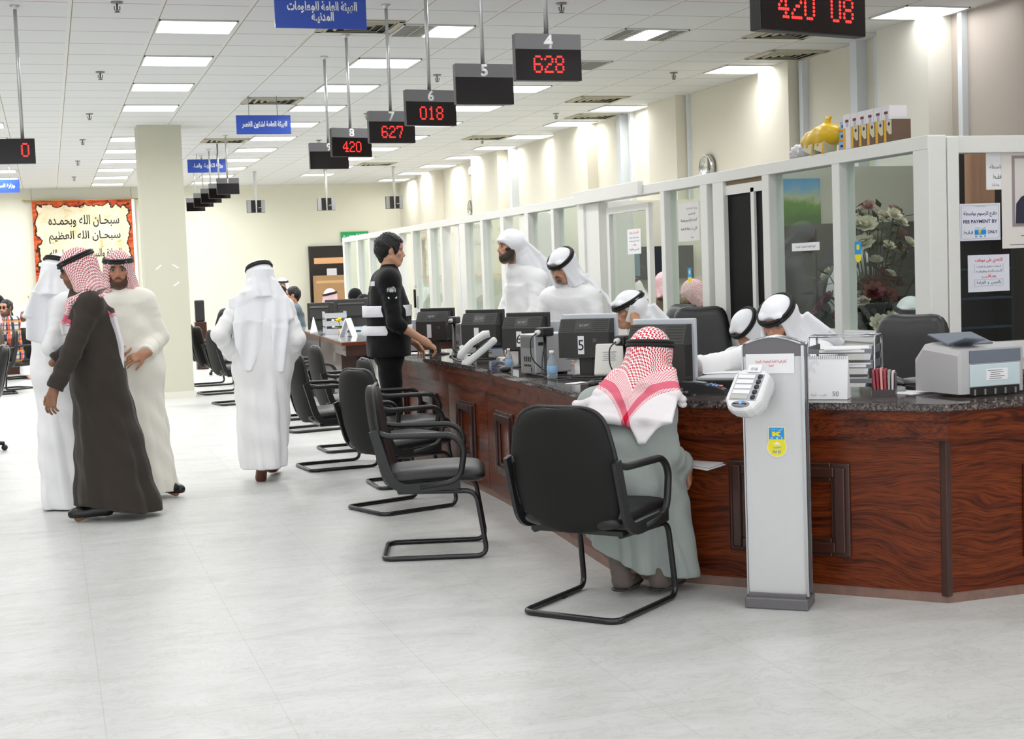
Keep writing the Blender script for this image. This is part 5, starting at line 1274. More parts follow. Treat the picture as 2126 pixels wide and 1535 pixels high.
        if sty != 'hijab': S.rc((-.05, .078, .052), (.05, .078, .052), .011 + brim, .011 + brim, .014); S.rc((-.05, .078, .052), (-.088, .01, .03), .012 + brim, .008, .012); S.rc((.05, .078, .052), (.088, .01, .03), .012 + brim, .008, .012)
        S.frame(hm, st)
        for pr in ghutra.get('extra', []):                    # cloth hanging over shoulders, back or chest, in world metres: polyline, half width, thickness
            pts = [L(p) for p in pr['pts']]; wv = V3(pr['wide']) @ RW; wv /= np.linalg.norm(wv)
            ws = pr['w']; tks = pr.get('t', .022)
            def ribbon(P, pts=pts, wv=wv, ws=ws, tks=tks, ph=pr.get('ph', 0.), nf=pr.get('nf', 60)):
                best = np.full(len(P), 9.0)
                for i, (a, b_) in enumerate(zip(pts, pts[1:])):
                    ab = b_ - a; t = np.clip((P - a) @ ab / (ab @ ab), 0, 1); q = P - a - t[:, None] * ab; x = q @ wv; w_ = ws[i] + (ws[i + 1] - ws[i]) * t
                    n = np.cross(ab / np.linalg.norm(ab), wv); y = q @ n + .0065 * (np.sin(x * nf + ph + (i + t) * 1.1) + .6 * np.sin(x * nf * .43 - ph + (i + t) * .7)) ; z_ = q - x[:, None] * wv - (q @ n)[:, None] * n
                    dx = np.maximum(np.abs(x) - w_, 0); best = np.minimum(best, np.sqrt(dx ** 2 + y ** 2 + (z_ ** 2).sum(1)) - tks * .5)
                return best
            R = max(ws) + .03; A = np.array(pts); S.add(ribbon, A.min(0) - R, A.max(0) + R, 'u', pr.get('k', .03))
        def pat(P):
            q = (P - hm[:3, 3]) @ hm[:3, :3] - V3((0, -.012, .03)); n = np.linalg.norm(q, axis=1); rho = np.hypot(q[:, 0], q[:, 1]); th = np.arctan2(q[:, 0], q[:, 1]) + ghutra.get('turn', .6)
            s_ = np.where(q[:, 2] > 0, .105 * np.arctan2(rho, q[:, 2]), .165 + np.hypot(q[:, 2], np.maximum(0, rho - .105)))
            return np.stack([s_ * np.cos(th), s_ * np.sin(th), s_], 1)
        gh = sculpt_object('headcloth', S, ghutra.get('h', hc * .8), gm, o, pat=pat)
        if ghutra.get('agal', True):
            z0, tilt, rl = ghutra.get('cord', (.06, 14, 0)); Rt = np.array(Matrix.Rotation(R_(-tilt), 3, 'X') @ Matrix.Rotation(R_(rl), 3, 'Y')); rr_ = r0 + .008
            b = MB()
            for kz in (0, .016):
                c = V3((0, -.012, z0)) + Rt @ V3((0, 0, kz)); pts = []
                for i in range(40):
                    th = 2 * PI * i / 40; u = Rt @ V3((math.cos(th), math.sin(th), 0)); d0 = (c - c0) / rr_; d1 = u / rr_
                    A_, B_, C_ = d1 @ d1, 2 * d0 @ d1, d0 @ d0 - 1; disc = max(0, B_ * B_ - 4 * A_ * C_); t = (-B_ + math.sqrt(disc)) / (2 * A_)
                    pts.append(hm[:3, :3] @ (c + u * t) + hm[:3, 3])
                b.tube(pts, ghutra.get('cr', .0095), 10, closed=True)
            b.build('head_cord', M_AGAL, o)
    if glasses:
        b = MB(); tf = lambda p: hm[:3, :3] @ V3(p) + hm[:3, 3]
        for x in (-1, 1):
            b.tube([tf((x * .034 + .023 * math.cos(a), .100 - .004 * abs(math.cos(a)), .004 + .017 * math.sin(a))) for a in [i * PI / 10 for i in range(20)]], .0022, 6, closed=True); b.tube([tf((x * .057, .096, .008)), tf((x * .078, .05, .010)), tf((x * .08, -.01, .008))], .002, 5)
        b.tube([tf((-.011, .102, .006)), tf((0, .105, .009)), tf((.011, .102, .006))], .002, 5)
        b.build('glasses', mat('black spectacle frame', (.05, .05, .055), .3), o)
        if glasses == 'dark':
            b = MB()
            for x in (-1, 1): b.poly([tf((x * .034 + .022 * math.cos(a), .099, .004 + .016 * math.sin(a))) for a in [i * PI / 8 for i in range(16)]])
            b.build('lenses', mat('dark lens', (.06, .055, .06), .15), o)
    return o
# ================================================================ THE PEOPLE
DN = (0, 0, -1)
def stand(x, y, face, head, dz=0.0, lean=0.0):
    """joints of a standing figure: pelvis, neck and legs around (x, y)"""
    f = V3((-math.sin(R_(face)), math.cos(R_(face)), 0)); r = V3((math.cos(R_(face)), math.sin(R_(face)), 0)); b = V3((x, y, 0)); hd = V3(head)
    j = {'head': hd, 'neck': hd - f * .015 - V3((0, 0, .155)), 'pelvis': b + V3((0, 0, .93 + dz))}
    for s, q in (('L', -1), ('R', 1)):
        j['hip' + s] = b + r * q * .09 + V3((0, 0, .90 + dz)); j['kn' + s] = b + r * q * .09 + f * .01 + V3((0, 0, .49)); j['an' + s] = b + r * q * .09 - f * .03 + V3((0, 0, .08)); j['toe' + s] = b + r * q * .10 + f * .13 + V3((0, 0, .03))
    return j, f, r
def arms(j, f, r, shw=.185, **kw):
    n = j['neck']
    for s, q in (('L', -1), ('R', 1)):
        j['sh' + s] = V3(kw.get('sh' + s, n + r * q * shw - V3((0, 0, .055)))); j['el' + s] = V3(kw.get('el' + s, j['sh' + s] + r * q * .04 - V3((0, 0, .29)))); j['wr' + s] = V3(kw.get('wr' + s, j['el' + s] + f * .05 - V3((0, 0, .25))))
    return j
# --- man in the dark brown robe
hd = (.185, 9.56, 1.625); j, f, r = stand(.27, 9.58, 78, hd); arms(j, f, r, shL=(.25, 9.40, 1.40), elL=(.115, 9.33, 1.10), wrL=(-.005, 9.30, .865), shR=(.25, 9.76, 1.40), elR=(.16, 9.80, 1.12), wrR=(.0, 9.78, 1.02))
j['toeL'] = V3((.10, 9.50, .03)); j['anL'] = V3((.25, 9.50, .085)); j['anR'] = V3((.36, 9.62, .085)); j['toeR'] = V3((.22, 9.64, .03))
person('man in a long dark brown robe and red checked headcloth walking left', (.27, 9.58), 78, j, head=(16, 10, 0), tone='dark', beard='stubble', glasses='clear', hands={'L': ((-.25, .0, -.97), (-.6, -.75, .1), dict(curl=(22, 28, 15)))},
       robe=dict(m=M_BROWNR, name='robe', hem=.035, fold=.018, ph=1.2, planes=[((.17, 9.5, .09), (-.25, -.2, -.95))], keys=[(.345, 9.56, .03, .225, .285), (.335, 9.56, .35, .19, .235), (.30, 9.56, .75, .165, .19), (.275, 9.57, 1.0, .155, .165), (.265, 9.58, 1.2, .15, .165), (.25, 9.58, 1.36, .11, .15)]),
       ghutra=dict(m=M_SHEM, cord=(.062, 14, 4), amp=.006, extra=[dict(pts=[(.22, 9.44, 1.50), (.285, 9.43, 1.44), (.36, 9.50, 1.32), (.41, 9.50, 1.12), (.425, 9.50, .95)], wide=(.35, -.9, .1), w=[.07, .10, .075, .055, .012], t=.024, nf=70), dict(pts=[(.12, 9.42, 1.42), (.22, 9.40, 1.47), (.30, 9.55, 1.45), (.28, 9.72, 1.44)], wide=(.5, -.1, .85), w=[.03, .05, .07, .06], t=.035, nf=90), dict(pts=[(.14, 9.42, 1.43), (.09, 9.36, 1.30), (.09, 9.36, 1.22)], wide=(.8, .5, 0), w=[.04, .035, .015], t=.02)]),
       shoes=dict(m=M_SHOEB, which='LR'))
# --- man in the cream robe
hd = (.475, 10.33, 1.622); j, f, r = stand(.55, 10.38, 160, hd); arms(j, f, r, shL=(.645, 10.33, 1.40), elL=(.735, 10.36, 1.14), wrL=(.615, 10.17, 1.03), shR=(.33, 10.44, 1.405), elR=(.26, 10.50, 1.12), wrR=(.40, 10.28, 1.03))
j['anL'] = V3((.68, 10.36, .085)); j['toeL'] = V3((.78, 10.27, .03))
person('man in a cream robe and red checked headcloth facing the camera', (.55, 10.38), 160, j, head=(14, 6, 0), tone='tan', beard='short', hands={'L': ((-.85, -.1, -.25), (-.2, -.75, .6), dict(curl=(18, 22, 15), flip=-1)), 'R': ((.8, -.3, -.1), (.1, -.5, -.8), dict(curl=(30, 30, 15)))},
       robe=dict(m=M_CREAM, hem=.045, fold=.017, ph=.4, keys=[(.565, 10.38, .04, .25, .20), (.56, 10.38, .4, .215, .175), (.55, 10.38, .8, .19, .145), (.535, 10.38, 1.0, .18, .135), (.52, 10.38, 1.22, .18, .125), (.50, 10.38, 1.36, .15, .10)]),
       ghutra=dict(m=M_SHEM, cord=(.060, 2, 0), brim=.006, extra=[dict(pts=[(.52, 10.42, 1.50), (.60, 10.47, 1.40), (.62, 10.50, 1.22)], wide=(1, .2, 0), w=[.09, .09, .05], t=.03)]), shoes=dict(m=M_SHOEB))
# --- man in white behind them, seen from behind
hd = (.085, 10.13, 1.605); j, f, r = stand(.02, 10.18, -60, hd); arms(j, f, r, shR=(.10, 9.99, 1.40), elR=(-.0, 9.93, 1.10), wrR=(.045, 9.92, 1.155), shL=(.0, 10.33, 1.40), elL=(.12, 10.42, 1.10))
j['wrR'] = V3((.13, 9.96, 1.16)); j['elR'] = V3((.0, 9.93, 1.12))
person('man in a white robe with a white headcloth hanging down his back, seen from behind', (.02, 10.18), -60, j, head=(6, 8, 0), tone='tan', beard='short', hands={'R': ((.8, .5, -.05), (.2, -.9, .4), dict(curl=(45, 50, 30)))},
       robe=dict(m=M_DISH, hem=.01, fold=.018, ph=2.2, keys=[(.06, 10.2, .0, .20, .19), (.055, 10.19, .4, .19, .17), (.04, 10.18, .8, .165, .15), (.03, 10.18, 1.0, .165, .14), (.03, 10.17, 1.22, .17, .13), (.04, 10.16, 1.36, .14, .10)]),
       ghutra=dict(m=M_GHUT, cord=(.075, 10, 0), amp=.009, extra=[dict(pts=[(.06, 10.08, 1.60), (.0, 10.05, 1.45), (-.05, 10.02, 1.30), (-.06, 10.0, 1.16)], wide=(-.75, -.45, .25), w=[.08, .12, .13, .11], t=.035, nf=45), dict(pts=[(.10, 10.0, 1.50), (.10, 9.96, 1.32), (.11, 9.95, 1.10), (.125, 9.95, 1.02)], wide=(.9, -.3, 0), w=[.06, .08, .06, .01], t=.024, nf=70)]))
# --- walking man in white, back view
hd = (1.535, 10.87, 1.535); j, f, r = stand(1.52, 10.82, -4, hd, -.06); arms(j, f, r, shL=(1.345, 10.80, 1.315), elL=(1.195, 10.74, 1.12), wrL=(1.305, 10.83, .93), shR=(1.70, 10.82, 1.30), elR=(1.775, 10.74, 1.06), wrR=(1.745, 10.86, .93))
j.update({'anR': V3((1.46, 10.66, .13)), 'toeR': V3((1.44, 10.78, .03)), 'knR': V3((1.49, 10.86, .47)), 'anL': V3((1.58, 11.02, .08)), 'toeL': V3((1.62, 11.15, .03)), 'knL': V3((1.57, 10.98, .48))})
person('man in a white robe and white headcloth walking away from the camera', (1.52, 10.82), -4, j, head=(-6, 4, 0), tone='mid', beard='short', hands={'R': ((-.15, .5, -.85), (.9, .1, .1), dict(curl=(30, 35, 20)))},
       robe=dict(m=M_DISH, hem=.10, fold=.024, fold_top=1.05, ph=.9, keys=[(1.475, 10.78, .10, .165, .20), (1.485, 10.80, .3, .19, .20), (1.50, 10.82, .55, .20, .18), (1.51, 10.82, .85, .205, .155), (1.52, 10.82, 1.0, .20, .145), (1.52, 10.83, 1.2, .20, .13), (1.525, 10.84, 1.3, .16, .10)], cuff={'R': 1.02}),
       ghutra=dict(m=M_GHUT, cord=(.072, 14, -12), amp=.010, ph=.5, extra=[dict(pts=[(1.53, 10.77, 1.50), (1.53, 10.73, 1.36), (1.53, 10.70, 1.22)], wide=(1, 0, 0), w=[.10, .18, .20], t=.04, nf=40), dict(pts=[(1.43, 10.74, 1.38), (1.40, 10.68, 1.2), (1.40, 10.67, 1.02), (1.385, 10.66, .85)], wide=(1, 0, 0), w=[.08, .10, .09, .012], t=.026, nf=55), dict(pts=[(1.63, 10.73, 1.36), (1.635, 10.67, 1.15), (1.62, 10.66, 1.0), (1.625, 10.66, .83)], wide=(1, 0, 0), w=[.06, .055, .045, .01], t=.026, nf=70), dict(pts=[(1.50, 10.76, 1.40), (1.38, 10.74, 1.36), (1.30, 10.76, 1.33)], wide=(0, -.3, 1), w=[.05, .06, .05], t=.05), dict(pts=[(1.60, 10.76, 1.36), (1.72, 10.75, 1.27), (1.76, 10.75, 1.20)], wide=(-.3, -.2, 1), w=[.07, .06, .03], t=.03)]),
       shoes=dict(m=M_SHOEBR, tilt='R'))
# --- guard in a dark uniform with reflective vest
hd = (2.49, 10.60, 1.700); j, f, r = stand(2.45, 10.62, -100, hd); arms(j, f, r, shR=(2.43, 10.43, 1.475), elR=(2.445, 10.36, 1.16), wrR=(2.69, 10.40, 1.00), shL=(2.46, 10.80, 1.475), elL=(2.52, 10.86, 1.18), wrL=(2.68, 10.80, 1.0))
M_UNI = cloth('black uniform cloth', (.055, .055, .06), bump=.3); M_REFL = mat('silver reflective tape', (.84, .84, .86), .45, .25, bump=(60, .1))
gd = person('guard in black uniform and reflective vest leaning a hand on the counter', (2.45, 10.62), -100, j, head=(3, 6, 0), tone='mid', beard='moustache', hair=dict(t=.017), hands={'R': ((.80, .12, -.55), (.35, -.35, .85), dict(curl=(38, 30, 15), spread=1.4)), 'L': ((.7, .0, -.7), (.4, .3, .8), dict(curl=(20, 25, 15)))},
       robe=dict(m=M_UNI, name='uniform_jacket', hem=.90, fold=.004, fold_top=1.5, keys=[(2.44, 10.62, .92, .165, .145), (2.46, 10.62, 1.05, .165, .155), (2.47, 10.62, 1.25, .18, .16), (2.455, 10.62, 1.40, .17, .12)], cuff={'R': .30, 'L': .35}, sleeve=(.066, .056, .052), legs=M_UNI, collar=.055), shoes=dict(m=M_SHOEB))
def vest_ring(zc, hh, m, name, grow=.0, off=.002):
    b = MB(); rg = []
    for z in (zc - hh, zc + hh):
        t = (z - .92) / .48; rx, ry = .206 + .006 * t + off, .188 + off
        rg.append([(rx * math.cos(a), ry * math.sin(a), z) for a in [2 * PI * i / 48 for i in range(48)]])
    rg += [[(x * .93, y * .93, z) for x, y, z in rg[1]], [(x * .93, y * .93, z) for x, y, z in rg[0]]]; rg.append(rg[0])
    b.loft(rg, caps=False); return b.build(name, m, gd)
S_ = Sculpt(); RW_ = np.array(Matrix.Rotation(R_(-100), 3, 'Z'))
S_.lo([(.90, 0, .0, .182, .158), (1.05, 0, .01, .180, .165), (1.25, 0, .015, .186, .168), (1.38, 0, 0, .178, .138), (1.44, 0, 0, .15, .11)], .02, fold=lambda th, z: .004 * np.sin(7 * th + z * 14))
for q in (-1, 1): S_.rc((q * .09, 0, 1.44), (q * .13, 0, 1.47), .085, .08, .03); S_.el((q * .225, 0, 1.40), (.055, .085, .16), .015, 's')
sculpt_object('safety_vest', S_, .0075, M_UNI, gd)
vest_ring(1.245, .042, M_REFL, 'reflective_band'); vest_ring(1.10, .036, M_REFL, 'reflective_band')
def sleeve_patch(p, n, r, name, m, sides=20, sq=None):
    n = V3(n); n /= np.linalg.norm(n); u = np.cross((0, 0, 1), n); u /= np.linalg.norm(u); v = np.cross(n, u); b = MB()
    shp = sq or [(r * math.cos(2 * PI * i / sides), r * math.sin(2 * PI * i / sides)) for i in range(sides)]
    b.loft([[V3(p) + u * x + v * y + n * k for x, y in shp] for k in (-.02, .004)], smooth=False); return b.build(name, m, gd)
LG = lambda p: (V3(p) - V3((2.45, 10.62, 0))) @ RW_
pn = V3((-.15, -1, .05)) @ RW_
pt = sleeve_patch(LG((2.428, 10.357, 1.40)), pn, .034, 'arm_badge', mat('pale badge thread', (.72, .74, .74), .7)); p2 = sleeve_patch(LG((2.4275, 10.3535, 1.40)), pn, .026, 'badge_ring', mat('grey badge thread', (.45, .47, .48), .7)); p3 = sleeve_patch(LG((2.427, 10.350, 1.40)), pn, .017, 'badge_centre', mat('pale badge thread'))
sleeve_patch(LG((2.432, 10.345, 1.332)), pn, .03, 'rank_chevron', M_NUM, sq=[(-.034, .012), (0, -.012), (.034, .012), (.034, .024), (0, .0), (-.034, .024)])
sleeve_patch(LG((2.34, 10.49, 1.455)), V3((-.75, -.5, .3)) @ RW_, .02, 'shoulder_tape', M_REFL, sq=[(-.05, -.018), (.05, -.018), (.05, .018), (-.05, .018)])
b = MB(); b.box(LG((2.655, 10.55, 1.33)), (.10, .012, .14), bevel=.003); b.build('chest_pouch', M_UNI, gd); b = MB(); b.box(LG((2.672, 10.52, 1.30)), (.03, .014, .10), bevel=.003); b.build('chest_label', M_REFL, gd); b = MB(); b.box(LG((2.67, 10.56, 1.42)), (.06, .014, .02)); b.build('name_tape', M_NUM, gd)
# --- standing bearded clerk
hd = (3.575, 10.98, 1.715); j, f, r = stand(3.74, 11.06, 97, hd); j['neck'] = V3((3.63, 11.02, 1.55)); arms(j, f, r, shL=(3.76, 10.84, 1.44), elL=(3.70, 10.76, 1.17), wrL=(3.50, 10.82, 1.00), shR=(3.68, 11.22, 1.44), elR=(3.60, 11.25, 1.18), wrR=(3.45, 11.15, 1.0))
person('bearded clerk in a white robe standing behind the counter, looking at the guard', (3.74, 11.06), 97, j, head=(-4, 3, 0), tone='mid', beard='full', hands={'L': ((-.6, .1, -.7), (-.3, -.5, .7), dict(curl=(20, 25, 15))), 'R': ((-.6, 0, -.7), (-.4, .3, .7), dict(curl=(20, 25, 15)))}, hair=dict(t=.006),
       robe=dict(m=M_DISH, hem=.05, fold=.010, ph=.2, keys=[(3.76, 11.06, .04, .22, .19), (3.75, 11.06, .5, .19, .165), (3.74, 11.06, .9, .18, .15), (3.72, 11.05, 1.2, .185, .145), (3.69, 11.04, 1.38, .16, .12)]),
       ghutra=dict(m=M_GHUT, style='back', cord=(.085, 22, 0), agal=False, extra=[dict(pts=[(3.66, 10.94, 1.70), (3.76, 10.93, 1.60), (3.85, 10.92, 1.50), (3.90, 10.92, 1.40)], wide=(.5, -.3, .7), w=[.05, .06, .06, .03], t=.04), dict(pts=[(3.70, 11.02, 1.68), (3.80, 11.02, 1.52), (3.86, 11.02, 1.3)], wide=(0, 1, 0), w=[.09, .12, .10], t=.03)]), shoes=dict(m=M_SHOEB))
# --- second clerk, leaning over the desk
hd = (3.705, 10.12, 1.535); j, f, r = stand(3.88, 10.22, 112, hd, -.02); j['neck'] = V3((3.775, 10.15, 1.375)); arms(j, f, r, shL=(3.90, 10.02, 1.30), elL=(3.90, 9.92, 1.03), wrL=(3.72, 9.98, .92), shR=(3.66, 10.32, 1.29), elR=(3.56, 10.33, 1.04), wrR=(3.46, 10.22, .92))
person('clerk with a greying goatee in white robe and headcloth, looking down', (3.88, 10.22), 112, j, head=(10, 20, 0), tone='mid', beard='goatee', greyb=True, hands={'R': ((-.7, -.3, -.3), (-.2, 0, .9), dict()), 'L': ((-.8, -.1, -.3), (-.2, 0, .9), dict())},
       robe=dict(m=M_DISH, hem=.05, fold=.010, ph=1.4, keys=[(3.92, 10.22, .04, .22, .19), (3.91, 10.22, .5, .20, .17), (3.88, 10.21, .9, .195, .165), (3.84, 10.19, 1.12, .205, .155), (3.80, 10.17, 1.28, .17, .12)]),
       ghutra=dict(m=M_GHUT, cord=(.066, 22, 0), extra=[dict(pts=[(3.80, 10.10, 1.50), (3.90, 10.0, 1.40), (4.0, 9.98, 1.28), (4.05, 10.0, 1.14)], wide=(.35, -.4, -.7), w=[.07, .08, .08, .04], t=.03), dict(pts=[(3.82, 10.17, 1.45), (3.94, 10.2, 1.25)], wide=(.2, 1, 0), w=[.10, .12], t=.03)]), shoes=dict(m=M_SHOEB))
# --- seated figures
def sit(x, y, face, head, zs=.50, fwd=.42, neck=None):
    f = V3((-math.sin(R_(face)), math.cos(R_(face)), 0)); r = V3((math.cos(R_(face)), math.sin(R_(face)), 0)); b = V3((x, y, 0)); hd = V3(head)
    j = {'head': hd, 'neck': V3(neck) if neck is not None else hd - f * .02 - V3((0, 0, .155)), 'pelvis': b + V3((0, 0, zs + .08))}
    for s, q in (('L', -1), ('R', 1)):
        j['hip' + s] = b + r * q * .09 + V3((0, 0, zs + .06)); j['kn' + s] = b + r * q * .12 + f * fwd + V3((0, 0, zs + .02)); j['an' + s] = b + r * q * .12 + f * (fwd + .03) + V3((0, 0, .085)); j['toe' + s] = b + r * q * .13 + f * (fwd + .17) + V3((0, 0, .03))
    return j, f, r
hd = (3.735, 8.92, 1.215); j, f, r = sit(3.98, 8.98, 96, hd); j['neck'] = V3((3.80, 8.94, 1.06)); arms(j, f, r, shL=(3.92, 8.76, .98), elL=(3.72, 8.60, .87), wrL=(3.725, 8.80, 1.115), shR=(3.88, 9.12, .98), elR=(3.72, 9.2, .86), wrR=(3.55, 9.08, .91))
person('seated clerk in white holding a mobile phone to his ear', (3.98, 8.98), 96, j, head=(-5, 5, 0), tone='mid', beard='moustache', hands={'L': ((.10, .30, .95), (.35, -.93, .1), dict(curl=(14, 22, 18), spread=.8)), 'R': ((-.8, 0, -.2), (0, 0, 1), dict())}, seat=True, hair=dict(t=.005),
       robe=dict(m=M_DISH, hem=.08, fold=.004), ghutra=dict(m=M_GHUT, cord=(.064, 23, 0), style='back', brim=.008, extra=[dict(pts=[(3.84, 8.87, 1.20), (3.93, 8.84, 1.08), (3.98, 8.82, .98)], wide=(.6, -.4, .6), w=[.07, .08, .05], t=.03), dict(pts=[(3.84, 8.95, 1.18), (3.95, 8.97, 1.02)], wide=(0, 1, 0), w=[.10, .14], t=.03)]), shoes=dict(m=M_SHOEB))
b = MB(); b.box((0, 0, 0), (.045, .009, .115), bevel=.004); ph_o = tag(b.build('mobile_phone', M_OFFW, None, (3.700, 8.812, 1.195), (.15, .28, R_(8))), 'white mobile phone held to the seated clerk\'s ear', 'mobile phone')
hd = (3.71, 6.80, 1.19); j, f, r = sit(3.98, 6.98, 122, hd); j['neck'] = V3((3.80, 6.87, 1.07)); arms(j, f, r, shL=(3.92, 6.72, .99), elL=(3.73, 6.60, .93), wrL=(3.53, 6.66, .945), shR=(3.66, 7.02, .99), elR=(3.47, 6.93, .96), wrR=(3.22, 6.86, .955))
person('clerk in white bent over his writing behind the kiosk', (3.98, 6.98), 122, j, head=(4, 20, 0), tone='mid', beard='short', hands={'L': ((-.8, .0, -.12), (-.1, -.2, .95), dict(curl=(25, 30, 20))), 'R': ((-.85, -.3, -.15), (0, 0, 1), dict())}, seat=True,
       robe=dict(m=M_DISH, hem=.08, fold=.004, sleeve=(.078, .07, .066)), ghutra=dict(m=M_GHUT, cord=(.066, 22, 6), brim=.006, extra=[dict(pts=[(3.83, 6.80, 1.16), (3.93, 6.76, 1.07), (4.02, 6.76, 1.01), (4.08, 6.80, .97)], wide=(.35, -.5, .7), w=[.08, .08, .07, .04], t=.03), dict(pts=[(3.84, 6.88, 1.15), (3.98, 6.95, 1.0)], wide=(.4, 1, 0), w=[.10, .14], t=.03)]), shoes=dict(m=M_SHOEB))
# --- seated visitor in the grey robe, seen from behind
hd = (2.645, 6.08, 1.085); j, f, r = sit(2.44, 5.99, -38, hd, zs=.46, fwd=.28); j['neck'] = V3((2.57, 6.03, .955)); arms(j, f, r, shL=(2.36, 6.10, .875), elL=(2.40, 6.26, .66), wrL=(2.58, 6.30, .58), shR=(2.605, 5.905, .86), elR=(2.635, 5.905, .655), wrR=(2.765, 5.985, .575))
j.update({'knL': V3((2.46, 6.20, .46)), 'knR': V3((2.66, 6.03, .46)), 'anL': V3((2.445, 6.03, .075)), 'toeL': V3((2.56, 6.14, .03)), 'anR': V3((2.60, 5.955, .075)), 'toeR': V3((2.74, 6.05, .03))})
person('visitor in a grey robe and red checked headcloth sitting with his back to the camera', (2.44, 5.99), -38, j, head=(-8, 20, 0), tone='tan', beard='short', hands={'R': ((.35, .30, -.88), (.75, -.6, .2), dict(curl=(22, 25, 15), spread=1.2))}, seat=True, hc=.0065,
       robe=dict(m=M_GREYR, hem=.02, fold=.022, fold_top=.7, ph=.7, long=False, waist=(.2, .14), planes=[((2.31, 6.22, .15), (-.12, .09, -.98)), ((2.50, 6.05, .135), (-.36, .27, -.89))],
                 keys=[(2.55, 6.08, .01, .245, .12), (2.54, 6.06, .2, .235, .13), (2.52, 6.03, .42, .225, .155), (2.465, 5.99, .58, .175, .15), (2.475, 5.98, .72, .16, .14), (2.515, 5.99, .83, .16, .12)],
                 extra=[((2.46, 6.19, .46), (2.46, 6.19, .2), .08, .07, .08), ((2.67, 6.01, .46), (2.72, 5.99, .10), .08, .08, .08)], sleeve=(.070, .060, .052)),
       ghutra=dict(m=M_SHEM2, cord=(.050, -14, 0), cr=.011, h=.005, turn=.86, amp=.008, extra=[dict(pts=[(2.57, 5.99, 1.02), (2.49, 5.89, .935), (2.425, 5.83, .83)], wide=(.8, -.6, 0), w=[.13, .18, .19], t=.05, nf=38), dict(pts=[(2.47, 5.95, .96), (2.345, 5.98, .895), (2.26, 6.02, .80)], wide=(.55, -.7, .1), w=[.11, .12, .10], t=.045), dict(pts=[(2.52, 5.84, .90), (2.475, 5.785, .80), (2.455, 5.77, .735)], wide=(.8, -.6, 0), w=[.09, .055, .01], t=.026), dict(pts=[(2.60, 5.90, .945), (2.64, 5.84, .93), (2.655, 5.835, .90)], wide=(.4, -.8, -.3), w=[.08, .07, .05], t=.03)]),
       shoes=dict(m=M_SANDAL, low=True, socks=M_SOCK))
t = MB(); t.box((0, 0, .004), (.21, .15, .006)); t.box((.01, .01, .012), (.21, .15, .004), rz=.1)
tag(t.build('papers', M_PAPER, None, (2.895, 6.0, .572), (.06, -.08, .4)), 'white papers held in the right hand of the grey robed visitor', 'papers')
# ================================================================ FAR DESK AND THE PEOPLE AROUND IT
fd = thing('reception_desk', 'second wooden desk behind the guard with a glass covered top', 'desk', (0, 0, 0))
FP = [(2.84, 14.44), (4.15, 14.38), (4.15, 19.8), (3.2, 19.8)]
def inset(P, d): return off2d(P + [P[0]], d)[:-1]
def shrink(P, d):
    c = (sum(p[0] for p in P) / 4, sum(p[1] for p in P) / 4); return [(p[0] + (d if p[0] < c[0] else -d), p[1] + (d if p[1] < c[1] else -d)) for p in P]
b = MB(); b.prism(FP, .81, .845); b.build('desk_top', M_WOOD, fd); b = MB(); b.prism(shrink(FP, .01), .845, .852); b.build('glass_top', mat('glass desk cover', (.62, .63, .64), .08), fd)
b = MB(); b.prism(shrink(FP, .05), .70, .81); b.build('apron', M_MOULD, fd); b = MB(); b.prism(shrink([(2.84, 14.9), (4.15, 14.9), (4.15, 19.8), (3.2, 19.8)], .10), 0, .70); b.build('body', M_MOULD, fd)
t = thing('drawer_pedestal', 'white drawer pedestal under the near end of the far desk', 'drawers', (3.42, 14.72, 0)); b = MB(); b.box((0, 0, .33), (.4, .32, .62), bevel=.005); b.build('carcass', M_WHITE2, t)
for k in range(3):
    b = MB(); b.box((0, -.165, .13 + .2 * k), (.38, .016, .185), bevel=.003); d_ = b.build('drawer', M_WHITE2, t); b = MB(); b.box((0, -.178, .17 + .2 * k), (.1, .012, .012)); b.build('handle', M_CHROME, d_)
def slim_monitor(x, y, z, deg, label, group, w=.38, h=.30, st=.10):
    t = thing('flat_monitor', label, 'monitor', (x, y, z), R_(deg), group)
    b = MB(); b.box((0, .02, st + h / 2), (w, .035, h), bevel=.008); bz = b.build('housing', M_MONB, t); b = MB(); b.box((0, .0385, st + h / 2), (w - .03, .002, h - .03)); b.build('screen', M_GLS, bz)
    b = MB(); b.box((0, -.012, st + h * .62), (w * .8, .03, h * .5), bevel=.01); b.box((0, -.018, st + h * .80), (w * .78, .03, .03), rot=(.5, 0, 0)); b.build('rear_bulge', M_MONB, t)
    b = MB(); b.box((0, -.01, st / 2 + .05), (.06, .04, st + .1)); b.build('neck', M_MONB, t); b = MB(); b.lathe([(.001, 0), (.11, 0), (.11, .01), (.001, .02)], n=20); b.build('base', M_MONB, t)
G = 'monitors on the far desk'
slim_monitor(3.25, 17.9, .852, -12, 'grey flat monitor at the left end of the far desk', G, .30, .34, .02); slim_monitor(3.63, 18.6, .852, -8, 'flat monitor behind the stacked paper trays', G, .34, .26, .12)
slim_monitor(3.52, 17.2, .852, -8, 'black flat monitor behind the white tent calendar', G, .42, .34, .06); slim_monitor(3.93, 17.5, .852, -10, 'flat monitor partly behind the guard\'s back', G, .36, .33, .08)
for k in range(3):
    t = thing('paper_tray', ['lowest', 'middle', 'topmost'][k] + ' white plastic paper tray of the stack on the far desk', 'paper tray', (3.22, 16.75, .853 + .095 * k), -R_(6), 'stacked paper trays')
    b = MB(); b.box((0, 0, .004), (.26, .33, .008)); b.box((0, -.16, .03), (.26, .008, .06)); b.box((-.126, 0, .04), (.008, .33, .072)); b.box((.126, 0, .04), (.008, .33, .072)); b.build('tray_shell', M_PCW, t)
    for sx in (-.115, .115):
        for sy in (-.14, .14):
            if k < 2: b = MB(); b.box((sx, sy, .078), (.02, .02, .034)); b.build('riser', M_PCW, t)
